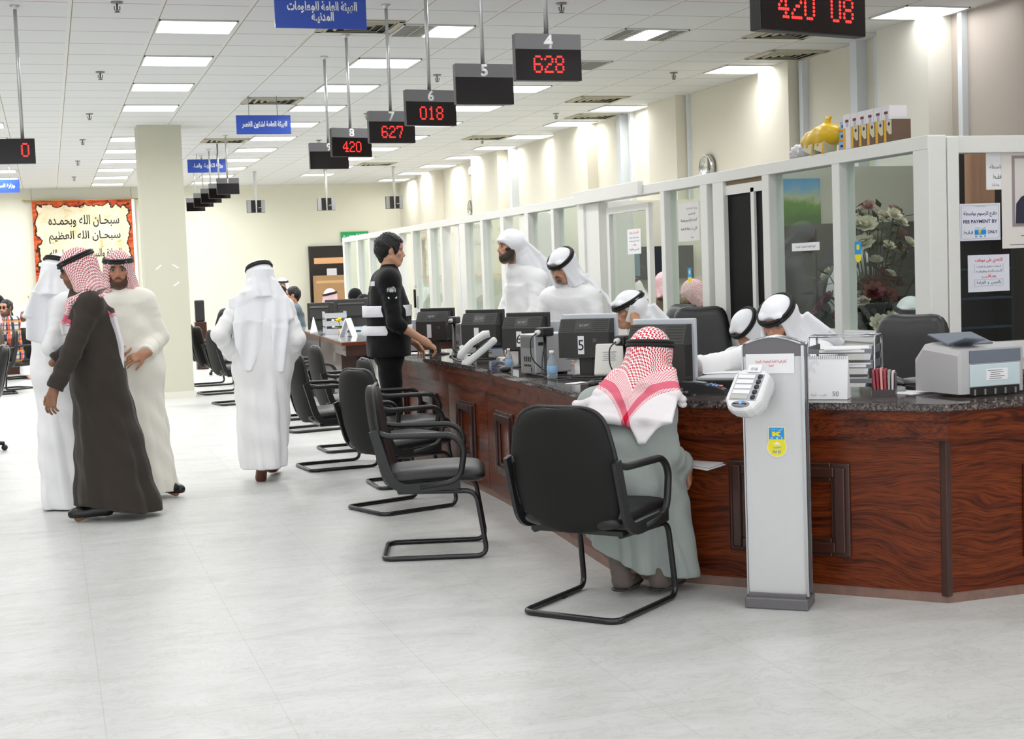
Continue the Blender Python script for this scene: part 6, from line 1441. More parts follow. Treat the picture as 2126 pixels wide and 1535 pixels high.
b = MB(); b.box((0, 0, 0), (.2, .27, .02)); tag(b.build('folder', mat('bright green folder', (.35, .85, .35), .5), None, (3.24, 16.75, .853 + .19 + .02), (0, 0, .05)), 'bright green edged folder on the topmost paper tray', 'folder')
t = thing('tent_calendar', 'white tent calendar on the near end of the far desk', 'calendar', (3.18, 15.75, .853), R_(62)); b = MB(); b.loft([[(x_, -.075, .0), (x_, -.006, .205), (x_, .006, .205), (x_, .085, 0), (x_, .078, 0), (x_, 0, .19), (x_, -.068, 0)] for x_ in (-.1, .1)], smooth=False); b.build('card', M_PAPER, t)
t = thing('flower_vase', 'yellow flower in a small pale pot on the far desk', 'flower', (3.20, 16.3, .853)); b = MB(); b.lathe([(.001, 0), (.03, 0), (.036, .07), (.03, .07), (.001, .065)], n=16); b.build('pot', mat('beige pot', (.80, .72, .64), .6), t)
b = MB(); b.tube([(0, 0, .06), (-.01, 0, .12), (-.02, .0, .16)], .004, 6); b.build('stem', mat('green stem', (.25, .40, .18), .6), t); b = MB()
for k in range(9): b.ball((-.02 + .022 * math.cos(k * 2.4), .022 * math.sin(k * 2.4), .165 + .012 * (k % 3)), .017, 8, (1, 1, .7))
b.build('petals', mat('yellow petal', (.95, .82, .05), .6), t); b = MB(); b.ball((-.05, -.02, .085), .03, 8, (1.2, .6, .3)); b.build('leaf', mat('green leaf', (.28, .42, .20), .6), t)
t = thing('paper_cone', 'slim white paper cone standing at the left end of the far desk', 'paper', (3.03, 17.1, .853)); MB().lathe([(.05, 0), (.045, .03), (.004, .20), (.001, .2)], n=14).build('cone', M_PAPER, t)
b = MB(); b.tube(fillet([(3.2, 17.0, .862), (3.06, 16.6, .862), (2.95, 16.3, .86), (2.93, 16.2, .55)], .05), .006, 6); tag(b.build('power_cable', M_KEYB), 'black cable hanging off the left side of the far desk', 'cable')
b = MB(); b.box((0, 0, .05), (.22, .11, .1), bevel=.004); tag(b.build('tissue_box', mat('pale blue tissue box', (.80, .88, .91), .6), None, (4.02, 18.9, .853), (0, 0, .2)), 'pale blue tissue box between the two black veils', 'tissue box')
# people at the far desk
def far(label, x, y, face, top, tone='mid', beard='short', robe=M_DISH, gh=None, hair=None, head=(0, 0, 0), zs=.5, arm=None, hands=None, h=.011, hc=.014, group=None, glasses=None, seat=True, dz=0):
    off = .135 if gh is not None else .128
    f = V3((-math.sin(R_(face)), math.cos(R_(face)), 0)); hd = V3((x, y, top - off)) + f * .03
    if seat: j, f, r = sit(x, y, face, hd, zs=zs)
    else: j, f, r = stand(x, y, face, hd, dz)
    kw = {}
    for s, q in (('L', -1), ('R', 1)):
        sh = j['neck'] + r * q * .175 - V3((0, 0, .06)); kw['el' + s] = sh + r * q * .05 + f * .08 - V3((0, 0, .25)); kw['wr' + s] = kw['el' + s] + f * .22 - r * q * .05 + V3((0, 0, .03))
    for k_, v in (arm or {}).items(): kw[k_] = j['neck'] + r * v[0] + f * v[1] + V3((0, 0, v[2]))
    arms(j, f, r, .175, **kw)
    ks = [(x, y, j['pelvis'][2] - .1, .18, .15), (x, y, j['pelvis'][2] + .15, .175, .14), (j['neck'][0], j['neck'][1], j['neck'][2] - .12, .18, .12)] if seat else [(x, y, .05, .2, .18), (x, y, .9, .18, .15), (x, y, 1.25, .18, .13)]
    return person(label, (x, y), face, j, head=head, tone=tone, beard=beard, hb=h, hc=hc, robe=dict(m=robe, hem=.07, fold=.005, keys=ks, name='robe' if robe in (M_DISH, M_BLKC) else 'shirt', **({} if robe in (M_DISH, M_BLKC) or not seat else dict(long=False, legs=M_DENIM))), ghutra=gh, hair=hair, hands=hands, seat=seat or None, glasses=glasses, group=group)
M_GREYJ = cloth('slate jacket cloth', (.40, .45, .49))
far('woman in a black veil left of the man resting his chin', 3.28, 21.1, 30, 1.435, beard='none', robe=M_BLKC, gh=dict(m=M_BLKC, style='hijab', agal=False))
far('man in white headcloth seen over the black veil by the far wall', 3.75, 24.0, 175, 1.56, gh=dict(m=M_GHUT, cord=(.06, 5, 0)), zs=.62)
far('bareheaded man in a slate jacket resting his chin on his hand', 3.35, 19.75 + .6, 84, 1.42, tone='tan', beard='none', robe=M_GREYJ, hair=dict(t=.012), h=.008, hc=.012, arm={'elL': (-.12, .30, -.30), 'wrL': (-.02, .16, -.02)}, hands={'L': ((0.05, .0, .99), (-.3, -.9, 0), dict(curl=(60, 55, 30)))})
far('person in a pink checked headcloth behind the far desk monitors', 3.98, 21.0, -35, 1.365, gh=dict(m=M_SHEMF, cord=(.055, -8, -8), extra=[]), zs=.46)
far('veiled woman in black bowing her head beside the pink headcloth', 4.50, 21.55, 130, 1.35, beard='none', robe=M_BLKC, gh=dict(m=M_BLKC, style='hijab', agal=False), head=(0, 40, 0), zs=.42)
far('veiled woman in black behind the guard\'s back at the far desk', 4.40, 20.35 + .1, 120, 1.265, beard='none', robe=M_BLKC, gh=dict(m=M_BLKC, style='hijab', agal=False), head=(0, 30, 0), zs=.36)
# left edge
far('man in a plaid shirt and dark glasses sitting at the left edge', -.60, 23.0, 128, 1.375, tone='mid', beard='short', robe=M_PLAID, hair=dict(t=.010), glasses='dark', h=.007, hc=.011, head=(14, 0, 0), zs=.46)
far('person in a black headscarf seated behind the plaid shirted man', -.80, 25.2, 150, 1.45, beard='none', robe=M_BLKC, gh=dict(m=M_BLKC, style='hijab', agal=False), zs=.52)
far('person in brown jacket and pink headcloth cut off by the left edge', -.80, 22.3, 100, 1.32, tone='tan', robe=M_BEIGEC, gh=dict(m=M_SHEMF, style='drape', agal=False), zs=.42)
far('person in white seen between the plaid shirt and the left desk monitor', -.46, 25.9, 200, 1.24, gh=dict(m=M_GHUT, agal=False), zs=.34)
# left desk
ld = thing('wall_desk', 'dark wooden desk along the far wall at the left', 'desk', (0, 0, 0)); b = MB(); b.box2((-3.2, 27.0, .70), (.75, 27.9, .745), bevel=.004); b.build('desk_top', M_WOOD, ld); b = MB(); b.box2((-3.1, 27.1, 0), (.68, 27.15, .70)); b.build('front_panel', M_MOULD, ld); b = MB(); b.box2((.62, 27.1, 0), (.68, 27.85, .70)); b.build('side_panel', M_MOULD, ld)
G = 'black chairs in the left waiting rows'
dup(ch0, (-.60, 23.05, 0), R_(128), 'black chair under the plaid shirted man', G)
for i, (x, y, dg, l) in enumerate([(-.78, 22.1, 96, 'black chair under the man in the brown jacket'), (-.62, 25.25 + .6, 120, 'chair behind the plaid shirted man\'s chair')]): dup(ch0, (x, y, 0), R_(dg), l, G)
oc = office_chair(-.76, 14.1, 90, 1.0, 'grey office chair cut off by the left edge, one caster showing', .22); oc['group'] = 'left edge office chair'
# wide grey chairs behind the walking man
office_chair(2.75, 23.6, 20, 1.10, 'wide dark chair back left of the walking man', .36)['group'] = 'dark chairs behind the walking man'; office_chair(3.35, 25.3, -30, 1.08, 'grey chair back seen over the wide dark chair', .36)['group'] = 'dark chairs behind the walking man'
# black thing by the pillar
t = thing('water_dispenser', 'slim black stand right of the pillar before the far wall', 'stand', (2.52, 25.6, 0)); b = MB(); b.box((0, 0, .42), (.2, .25, .84), bevel=.01); b.build('cabinet', M_MOULD, t); b = MB(); b.box((0, 0, 1.03), (.16, .16, .38), bevel=.02); b.build('black_case', M_KEYB, t)
# cardboard on the far door, paper notice, exit sign
t = thing('cardboard_box', 'brown cardboard box standing before the dark far door', 'box', (5.85, 30.6, .85)); b = MB(); b.box((0, 0, .37), (.72, .4, .74)); b.build('carton', mat('brown cardboard', (.66, .52, .36), .8, noise=(6, .06)), t); b = MB(); b.box((0, -.202, .6), (.72, .004, .06)); b.build('tape', mat('pale packing tape', (.78, .64, .46), .4), t)
t = thing('low_cabinet', 'low cabinet under the cardboard box at the far door', 'cabinet', (5.85, 30.6, 0)); b = MB(); b.box((0, 0, .42), (.9, .5, .85), bevel=.005); b.build('carcass', M_MOULD, t); b = MB(); b.box((0, -.255, .42), (.84, .012, .76)); b.build('door', M_WOOD, t)
b = MB(); b.box((0, 0, 0), (.22, .006, .16)); tag(b.build('door_notice', M_PAPER, None, (5.98, 31.17, 1.66)), 'white notice on the dark far door', 'notice')
t = thing('exit_sign', 'green and white exit sign above the far end of the partition', 'sign', (6.55, 31.27, 2.33)); b = MB(); b.box((0, 0, .1), (.62, .03, .22)); b.build('board', mat('green exit sign', (.05, .55, .30), .4, emit=(.05, .55, .30), emit_s=.25), t); lettering('exit_text', 'EXIT مخرج', .54, M_NUM, t, (0, -.017, .1), UPRIGHT, height=.12)
# banner on the far wall
g = NT('printed banner', .6, .3); o_ = g.obj(); X_, Y_, Z_ = g.xyz(o_)
n_ = g.noise(o_, 3.2, 5, .5); n2_ = g.noise(o_, 7, 5, .4)
ex = g.math('ADD', g.math('MULTIPLY', g.math('ABSOLUTE', X_), 1), g.math('MULTIPLY', g.math('SUBTRACT', n_, .5), .42)); ez = g.math('ADD', g.math('ABSOLUTE', Z_), g.math('MULTIPLY', g.math('SUBTRACT', n2_, .5), .3))
inn = g.math('MULTIPLY', g.math('LESS_THAN', ex, .90), g.math('LESS_THAN', ez, .86)); ed = g.math('MULTIPLY', g.math('LESS_THAN', ex, .935), g.math('LESS_THAN', ez, .885))
orange = g.ramp(g.noise(g.mapping(o_, (1.5, 1, 5)), 2.0, 6, 1.2), [(.3, (.25, .07, .04)), (.45, (.72, .26, .10)), (.6, (.86, .42, .20)), (.75, (.55, .16, .08))])
parch = g.ramp(g.noise(o_, 4.5, 5, .6), [(.35, (.93, .89, .79)), (.6, (.90, .84, .70)), (.72, (.83, .70, .48))])
g.color(g.mix(inn, g.mix(ed, orange, (.20, .12, .08)), parch)); M_BANNER = g.m
t = thing('calligraphy_banner', 'orange bordered banner with three lines of Arabic calligraphy on the far wall', 'banner', (.775, 31.2, 2.36)); b = MB(); b.box((0, 0, 0), (2.0, .02, 1.98)); b.build('printed_cloth', M_BANNER, t)
for z, wd, tx in ((.55, 1.42, 'سبحـان الله وبحمـده'), (.22, 1.44, 'سبحـان الله العظيم'), (-.16, 1.45, 'الصلاة والسلام على رسول الله')): lettering('calligraphy', tx, wd, M_INK, t, (.02, -.014, z), UPRIGHT, height=.26, bold=.012)
b = MB(); b.box((1.03, -.0, 0), (.06, .03, 1.98)); b.build('white_edge', M_PAPER, t)
for z in (.99, -.99):
    b = MB(); b.cyl((-1.15, 0, z), (1.15, 0, z), .012, n=8); b.ball((-1.16, 0, z), .03, 10); b.ball((1.16, 0, z), .03, 10); b.build('rod', mat('brass rod', (.80, .70, .42), .3, .8), t)
for x_ in (-1.0, 1.0): b = MB(); b.cyl((x_, 0, .99), (x_, 0, H - 2.36), .004, n=6); b.build('hanging_cord', mat('thin brown cord', (.5, .35, .25), .7), t)
# tape left on the pillar
for i, (x_, z, a) in enumerate([(1.397, 1.742, .7), (1.614, 1.748, -.6), (1.614, 1.513, .6)]):
    b = MB(); b.box((0, 0, 0), (.09, .002, .018)); tag(b.build('tape_strip', M_PAPER, None, (x_, 19.248, z), (0, -a, 0)), ['upper left', 'upper right', 'lower right'][i] + ' strip of white tape left on the pillar', 'tape', 'tape strips on the pillar')
# small white wall camera and clocks
t = thing('security_camera', 'small white camera high on the right wall', 'camera', (7.5, 25.2, 3.42)); b = MB(); b.cyl((0, 0, .05), (-.06, -.2, -.1), .045, n=12); b.build('body', M_OFFW, t); b = MB(); b.cyl((0, 0, .05), (.1, 0, .12), .02); b.build('bracket', M_OFFW, t)
def clock(x, y, z, label, r=.17):
    t = thing('wall_clock', label, 'clock', (x, y, z), 0, 'round wall clocks'); M = Matrix.Rotation(-PI / 2, 4, 'Y')
    def xf(b):
        for v in b.bm.verts: v.co = M @ v.co
        return b
    xf(MB().lathe([(r * .86, .0), (r, 0), (r, .05), (r * .93, .06), (r * .86, .045)], n=32)).build('rim', M_CHROME, t); xf(MB().lathe([(.001, .0), (r * .9, 0), (r * .9, .035), (.001, .035)], n=32)).build('dial', mat('grey clock dial', (.36, .38, .38), .3), t)
    b = MB()
    for a, l_ in ((2.7, r * .55), (3.5, r * .75)): b.box((l_ / 2 * math.cos(a), l_ / 2 * math.sin(a), .04), (l_, .012, .003), rot=(0, 0, a))
    xf(b).build('hands', M_NUM, t)
clock(7.60, 15.55, 2.66, 'round grey wall clock half hidden by the partition right of the sliding door'); clock(7.60, 25.5, 2.72, 'small far wall clock above the partition near the far end')
# ================================================================ BEHIND THE PARTITION
M_CAB = mat('grey office cabinet', (.40, .395, .375), .5)
t = thing('cabinet_row', 'grey cabinets along the wall inside the near office', 'cabinet', (0, 0, 0)); b = MB(); b.box2((5.45, 9.45, 0), (7.5, 9.9, 1.78)); b.build('carcass', M_CAB, t)
for k in range(4):
    b = MB(); b.box2((5.48 + .5 * k, 9.43, .05), (5.95 + .5 * k, 9.45, 1.74)); d_ = b.build('door', M_CAB, t); b = MB(); b.box2((5.9 + .5 * k, 9.41, .9), (5.92 + .5 * k, 9.43, 1.05)); b.build('handle', M_CHROME, d_)
g = NT('landscape print', .5); o_ = g.obj(); X_, Y_, Z_ = g.xyz(o_); nz = g.math('ADD', Z_, g.math('MULTIPLY', g.noise(o_, 9, 4), .16))
g.color(g.ramp(nz, [(.0, (.30, .52, .22)), (.10, (.45, .66, .25)), (.16, (.80, .86, .70)), (.22, (.55, .78, .92)), (.32, (.40, .70, .92))])); M_LAND = g.m
t = thing('landscape_poster', 'green and blue landscape poster seen through the first near pane', 'poster', (5.60, 9.93, 1.93)); b = MB(); b.box((0, 0, 0), (.42, .01, .44)); b.build('print', M_LAND, t)
# white cloth added in place of a reflection in the pane
S_ = Sculpt(); S_.rc((0, 0, .68), (.05, -.02, .48), .05, .13, .06); S_.rc((.04, -.02, .5), (-.02, -.02, .22), .13, .11, .06); S_.rc((.03, -.03, .35), (.04, -.03, .02), .09, .03, .05); S_.rc((-.10, 0, .45), (-.14, 0, .3), .06, .05, .05)
f0_ = list(S_.ops); S_.ops = [((lambda f: (lambda P: f(P) - .012 * np.sin(P[:, 0] * 55 + P[:, 2] * 9) * np.sin(P[:, 2] * 6 + 1)))(o[0]),) + o[1:] for o in f0_]
o = sculpt_object('reflection_cloth', S_, .012, M_GHUT, None); o.location = (5.56, 9.13, .93); tag(o, 'white cloth added behind the near glass for a white robed reflection', 'cloth')
t = thing('coat_stand', 'slim steel coat stand added to hold the white cloth', 'coat stand', (5.57, 9.26, 0)); b = MB(); b.cyl((0, 0, 0), (0, 0, 1.66), .012); b.build('pole', M_POLE, t); b = MB(); b.lathe([(.001, 0), (.15, 0), (.15, .012), (.012, .03)], n=20); b.build('base', M_POLE, t); b = MB(); b.tube([(0, 0, 1.62), (0, -.07, 1.6), (0, -.09, 1.64)], .008, 6); b.build('hook', M_POLE, t)
# flower arrangement
fx, fy = 5.44, 8.62
t = thing('flower_arrangement', 'tall arrangement of white and dark red artificial flowers behind the near glass pane', 'flowers', (fx, fy, 0)); b = MB(); b.lathe([(.001, 0), (.13, 0), (.16, .5), (.12, .72), (.14, .78), (.10, .78), (.001, .7)], n=20); b.build('vase', mat('dark glazed vase', (.16, .13, .12), .25), t)
rnd = random.Random(5); M_PETW = mat('cream petal', (.90, .88, .80), .7); M_PETR = mat('dark red petal', (.42, .09, .12), .7); M_PETP = mat('dusty pink petal', (.72, .55, .52), .7); M_LEAF = mat('dark green leaf', (.16, .23, .13), .6)
st_ = MB(); lf = MB()
for k in range(64):
    a = rnd.uniform(0, 2 * PI); h_ = rnd.uniform(.86, 1.86); rr_ = (.10 + .28 * rnd.random()) * (1.0 if h_ < 1.6 else .7); p_ = Vector((rr_ * math.cos(a), rr_ * math.sin(a), h_))
    st_.tube([(0, 0, .72), (p_.x * .5, p_.y * .5, .72 + (h_ - .72) * .6), p_], .004, 5)
    b = MB(); r_ = rnd.uniform(.04, .07); hd_ = Vector((p_.x, p_.y - .02, .25)).normalized(); ax_ = hd_.to_track_quat('Z', 'Y')
    for ring, (n_p, out_, rise, ln) in enumerate(((8, .95, .25, 1.25), (7, .75, .65, 1.0), (5, .4, .9, .75))):
        for q in range(n_p):
            an = 2 * PI * q / n_p + ring * .5 + k; d_ = Vector((math.cos(an) * out_, math.sin(an) * out_, rise)).normalized(); sd_ = Vector((-math.sin(an), math.cos(an), 0)) * r_ * .42
            P_ = [Vector((0, 0, 0)), d_ * r_ * ln * .5 + sd_, d_ * r_ * ln * .9 + sd_ * .6 + Vector((0, 0, r_ * .15)), d_ * r_ * ln + Vector((0, 0, r_ * .12)), d_ * r_ * ln * .9 - sd_ * .6 + Vector((0, 0, r_ * .15)), d_ * r_ * ln * .5 - sd_]
            b.poly([p_ + ax_ @ v_ for v_ in P_])
    b.ball(p_ + ax_ @ Vector((0, 0, r_ * .3)), r_ * .28, 7)
    red = h_ < 1.45 and rnd.random() < .62
    b.build('blossom', M_PETR if red else (M_PETP if rnd.random() < .2 else M_PETW), t)
    for q in range(5):
        lp = p_ + Vector((rnd.uniform(-.1, .1), rnd.uniform(-.1, .1), rnd.uniform(-.14, .02))); dv = Vector((rnd.uniform(-1, 1), rnd.uniform(-1, 1), rnd.uniform(-.3, .6))).normalized(); sd = dv.cross(Vector((0, 0, 1))).normalized() * .022
        lf.poly([lp, lp + dv * .05 + sd, lp + dv * .12, lp + dv * .05 - sd])
st_.build('stems', M_LEAF, t); lf.build('leaves', M_LEAF, t)
# dark end office: shelf, curtain
t = thing('shelf_unit', 'narrow blue black shelf unit inside the dark end office', 'shelf', (6.05, 8.35, 0)); M_SH = mat('blue black shelf', (.07, .12, .17), .4); b = MB(); b.box2((-.2, .1, 0), (.25, .12, 1.75)); b.box2((-.22, -.1, 0), (-.2, .12, 1.75)); b.box2((.25, -.1, 0), (.27, .12, 1.75)); b.build('frame', M_SH, t)
for k in range(8):
    b = MB(); b.box2((-.2, -.1, .2 + .2 * k), (.25, .1, .215 + .2 * k)); b.build('shelf_board', mat('steel blue shelf', (.13, .24, .32), .4), t)
b = MB(); b.loft([[(5.95 + .06 * i / 2, 8.25 + .02 * (-1) ** i, z) for i in range(9)] for z in (1.78, 2.3)], closed=False); o = b.build('curtain', cloth('pinkish curtain cloth', (.80, .60, .50)), None); tag(o, 'pinkish curtain at the top left of the dark end pane', 'curtain')
# people in the offices
far('man in white headcloth sitting behind the lower right corner of the near pane', 5.34, 8.02, 150, 1.25, tone='mid', beard='short', gh=dict(m=M_GHUT, cord=(.06, 16, 0)), h=.007, hc=.012, zs=.40)
far('man in grey white stooping between the black door and the writing clerk', 4.53, 8.70, 105, 1.19, tone='tan', beard='short', robe=M_GHUT, gh=dict(m=M_GHUT, cord=(.06, 20, 0)), head=(0, 36, 0), h=.008, zs=.36)
far('man in white headcloth and dark coat sitting deep inside the office behind the sliding door', 5.92, 14.0, 60, 1.40, robe=M_BLKC, gh=dict(m=M_GHUT, cord=(.06, 12, 0)), head=(10, 20, 0))
far('person in a pink checked headcloth inside the office, left of the glass mullion', 6.0, 13.35, 5, 1.45, tone='tan', robe=M_BEIGEC, gh=dict(m=M_SHEMF, agal=False), head=(0, 20, 0), group=None)
far('person in a pink checked headcloth inside the office, under the yellow badge sticker', 5.96, 12.55, 60, 1.37, tone='tan', robe=M_BEIGEC, gh=dict(m=M_SHEMF, agal=False), head=(0, 30, 0))
t = thing('office_desk', 'dark desk inside the office behind the sliding door', 'desk', (6.6, 12.6, 0)); b = MB(); b.box2((-.35, -1.2, .72), (.55, 1.5, .76)); b.build('desk_top', M_MOULD, t); b = MB(); b.box2((-.3, -1.15, 0), (-.27, 1.45, .72)); b.build('front_panel', M_MOULD, t)
for k in range(3):
    b = MB(); b.box((0, 0, 0), (.3, .22, .06), rz=.1 * k); o = tag(b.build('file_stack', M_KEYB if k % 2 else M_PCW, None, (6.05 + .25, 11.9, .79 + .062 * k)), ['bottom', 'middle', 'top'][k] + ' file of the stack on the office desk behind the glass', 'file', 'files on the office desk')
t = thing('wall_cabinet', 'dark wall cabinet seen through the open sliding door', 'cabinet', (6.2, 14.42, 1.55)); b = MB(); b.box((0, 0, 0), (1.2, .12, .36)); b.build('carcass', M_SH, t); b = MB(); b.box((-.2, -.07, 0), (.3, .01, .28)); b.build('door', mat('blue glass door', (.45, .55, .62), .2), t)
for i, (x_, z_, w_, h_) in enumerate([(5.38, 1.55, .12, .26), (5.62, 1.55, .26, .17)]):
    b = MB(); b.box((0, 0, 0), (w_, .004, h_)); tag(b.build('wall_notice', M_PAPER, None, (x_, 14.492, z_)), ['narrow', 'wide'][i] + ' white paper on the wall inside the office behind the sliding door', 'notice')
# ---------------------------------------------------------------- notices on the glass
def on_glass(name, y0, y1, z0, z1, label, cat='notice', m=None, x=PX + .0335):
    t = thing(name, label, cat, (x, (y0 + y1) / 2, (z0 + z1) / 2), -PI / 2); w_, h_ = y1 - y0, z1 - z0          # local X runs towards -Y, faces -X
    b = MB(); b.box((0, 0, 0), (w_, .0016, h_)); b.build('sheet', m or M_PAPER, t); return t, w_, h_
t, w_, h_ = on_glass('glass_notice', 10.25, 10.64, 1.70, 2.01, 'pale notice with black Arabic on the pane right of the open sliding door', m=mat('greyed paper', (.86, .85, .84), .7))
for z, s_, wd, hh, mm in ((.105, 'وزارة الداخلية', .2, .02, M_INKG), (.06, 'الإخوة المراجعين', .13, .022, M_INKG), (.01, 'الرجاء دفع الرسوم بواسطة', .30, .034, M_INK), (-.06, 'الكي نت K-Net فقط', .30, .034, M_INK), (-.125, 'وشكرا', .05, .018, M_INKG)): lettering('notice_text', s_, wd, mm, t, (0 if hh > .03 else .06, -.0012, z), UPRIGHT, height=hh, ext=.0004)
t, w_, h_ = on_glass('door_notice', 11.50, 11.80, 1.625, 1.845, 'white notice with a red heading on the sliding door', x=PX + .066)
for z, s_, mm, hh in ((.075, 'التعدي على موظف', M_RED, .03), (.035, 'أو إهانته بالقول أو الإشارة', M_INKB, .016), (.005, 'أثناء تأدية وظيفته', M_INKB, .018), (-.03, 'يعاقب', M_RED, .022), (-.07, 'بالحبس و الغرامة', M_INKB, .022)): lettering('notice_text', s_, .22 if mm is M_INKB or hh > .025 else .1, mm, t, (0, -.0012, z), UPRIGHT, height=hh, ext=.0004)
def badge(y, z, label, s=1.0):
    t, w_, h_ = on_glass('badge_sticker', y - .035 * s, y + .035 * s, z - .01, z + .065 * s, label, 'sticker', M_KBLUE)
    b = MB(); b.prism([(.037 * s * math.cos(a), -.0372 * s + .037 * s * math.sin(a) * 1.25) for a in [PI + PI * i / 16 for i in range(17)]], -.0006, .0006, Mk); b.build('yellow_field', M_KYEL, t)
    b = MB(); b.box((0, -.001, .005), (.03 * s, .001, .03 * s)); b.build('letter_mark', M_KYEL, t)
badge(7.945, 1.545, 'blue and yellow payment sticker on the pane before the flowers', 1.1); badge(10.455, 1.42, 'blue and yellow payment sticker on the pane by the open sliding door')
t, w_, h_ = on_glass('label_strip', 8.42, 8.79, 1.575, 1.63, 'white strip label with Arabic on the pane behind the writing clerk', 'label'); lettering('label_text', 'الهيئة العامة للمعلومات المدنية', .26, M_INKG, t, (-.0, -.0012, .0), UPRIGHT, height=.02, ext=.0004)
t, w_, h_ = on_glass('kick_notice', 7.26, 7.86, .50, .97, 'large notice with black Arabic on the lower panel beside the printer', x=PX + .006)
for z, s_, wd, hh, mm, cx_ in ((.18, 'وزارة الداخلية', .20, .018, M_INKG, .12), (.125, 'الإخوة المراجعين', .18, .028, M_INK, .19), (.055, 'الرجاء دفع الرسوم بواسطة', .50, .045, M_INK, .03), (-.04, 'الكي-نت ( K-Net )', .46, .042, M_INK, .05), (-.13, 'فقط', .1, .03, M_INK, 0)): lettering('notice_text', s_, wd, mm, t, (cx_, -.0012, z), UPRIGHT, height=hh, ext=.0004)
def on_end(name, x0, x1, z0, z1, label, cat='notice', m=None, y=7.160):
    t = thing(name, label, cat, ((x0 + x1) / 2, y, (z0 + z1) / 2)); b = MB(); b.box((0, 0, 0), (x1 - x0, .0016, z1 - z0), bevel=0); b.build('sheet', m or M_PAPER, t); return t
t = on_end('payment_sign', 5.115, 5.395, 1.588, 1.806, 'white FEE PAYMENT BY sign on the dark end pane', 'sign', mat('white sign plastic', (.90, .91, .95), .4))
Fy = -.0012
b = MB()
for z in (-.098, .098): b.box((0, Fy, z), (.255, .0008, .0012))
for x_ in (-.13, .13): b.box((x_, Fy, 0), (.0012, .0008, .19))
b.build('border_line', M_INKG, t)
lettering('crest_line', 'دولة الكويت', .08, M_INKG, t, (0, Fy, .092), UPRIGHT, height=.008, ext=.0004); lettering('sign_text', 'دفـع الرسوم بواسطة', .23, M_INKB, t, (0, Fy, .047), UPRIGHT, height=.034, ext=.0005, bold=.01)
lettering('sign_text', 'FEE PAYMENT BY', .235, M_INKB, t, (0, Fy, .003), UPRIGHT, height=.02, ext=.0005, bold=.02); lettering('sign_text', 'ONLY', .068, M_INKB, t, (.085, Fy, -.06), UPRIGHT, height=.019, ext=.0005, bold=.02); lettering('sign_text', 'فـقـط', .065, M_INKB, t, (-.085, Fy, -.058), UPRIGHT, height=.024, ext=.0005, bold=.01)
b = MB(); b.box((.0, Fy, -.06), (.08, .001, .03)); b.build('blue_field', M_KBLUE, t); lettering('letter_mark', 'K', None, M_KYEL, t, (.0, Fy - .001, -.06), UPRIGHT, height=.028, ext=.0005, bold=.05); lettering('badge_top', 'كي - نت', .075, M_KBLUE, t, (0, Fy, -.036), UPRIGHT, height=.012, ext=.0005, bold=.02); lettering('badge_net', 'n  e  t', .075, M_KBLUE, t, (0, Fy, -.084), UPRIGHT, height=.012, ext=.0005, bold=.03)
t = on_end('warning_sign', 5.165, 5.455, 1.284, 1.502, 'white warning sign with red Arabic heading on the dark end pane', 'sign', mat('white sign plastic'))
for z, s_, wd, hh, mm in ((.075, 'التعدي على موظف', .19, .032, M_RED), (.04, 'أو إهانتـه بالقول أو الإشارة', .17, .014, M_INKB), (.013, 'أثنـاء تأدية وظيفتـه', .18, .02, M_INKB), (-.018, 'يعـاقـب', .10, .022, M_RED), (-.055, 'بالحبس  و  الغرامة', .17, .024, M_INKB)): lettering('sign_text', s_, wd, mm, t, (0, Fy, z), UPRIGHT, height=hh, ext=.0005, bold=.012 if mm is M_RED else 0)
b = MB()
for z in (-.036, -.075): b.box((0, Fy, z), (.2, .0008, .001))
for x_ in (-.1, .1): b.box((x_, Fy, -.055), (.001, .0008, .04)); b.box((x_, Fy, .03), (.001, .0008, .05))
b.build('border_line', M_INKG, t)
t = on_end('window_notice', 5.30, 5.62, 1.885, 2.10, 'white notice tucked behind the framed portrait poster', y=7.1585)
lettering('notice_text', 'بواسطة', .10, M_INK, t, (-.085, Fy, .025), UPRIGHT, height=.03, ext=.0004); lettering('notice_text', 'فقـط', .06, M_INK, t, (-.085, Fy, -.03), UPRIGHT, height=.026, ext=.0004); lettering('notice_text', 'وشكرا', .05, M_INKG, t, (-.095, Fy, -.08), UPRIGHT, height=.02, ext=.0004)
t = on_end('portrait_poster', 5.405, 5.93, 1.535, 2.102, 'white poster with a framed portrait at the right edge', 'poster', mat('cream poster paper', (.91, .89, .87), .6), y=7.156)
b = MB(); b.box((0.02, -.002, .055), (.42, .003, .42)); pf = b.build('picture_frame', mat('mauve frame line', (.62, .56, .58), .5), t); b = MB(); b.box((0.02, -.0045, .055), (.385, .002, .385)); b.build('backdrop', mat('pale portrait ground', (.86, .84, .82), .6), pf)
b = MB(); b.prism([(-.17, -.137), (-.165, -.02), (-.13, .02), (-.07, .045), (-.02, .065), (.06, .065), (.11, .045), (.17, .02), (.205, -.02), (.21, -.137)], -.0075, -.0055, Mk); b.build('dark_cloak', mat('navy cloak print', (.17, .17, .25), .6), pf)
b = MB(); b.prism([(-.045, .055), (-.03, .062), (.03, -.137), (.01, -.137)], -.009, -.0078, Mk); b.prism([(.085, .055), (.07, .062), (.03, -.137), (.05, -.137)], -.009, -.0078, Mk); b.build('gold_trim', mat('gold trim print', (.76, .66, .45), .5), pf)
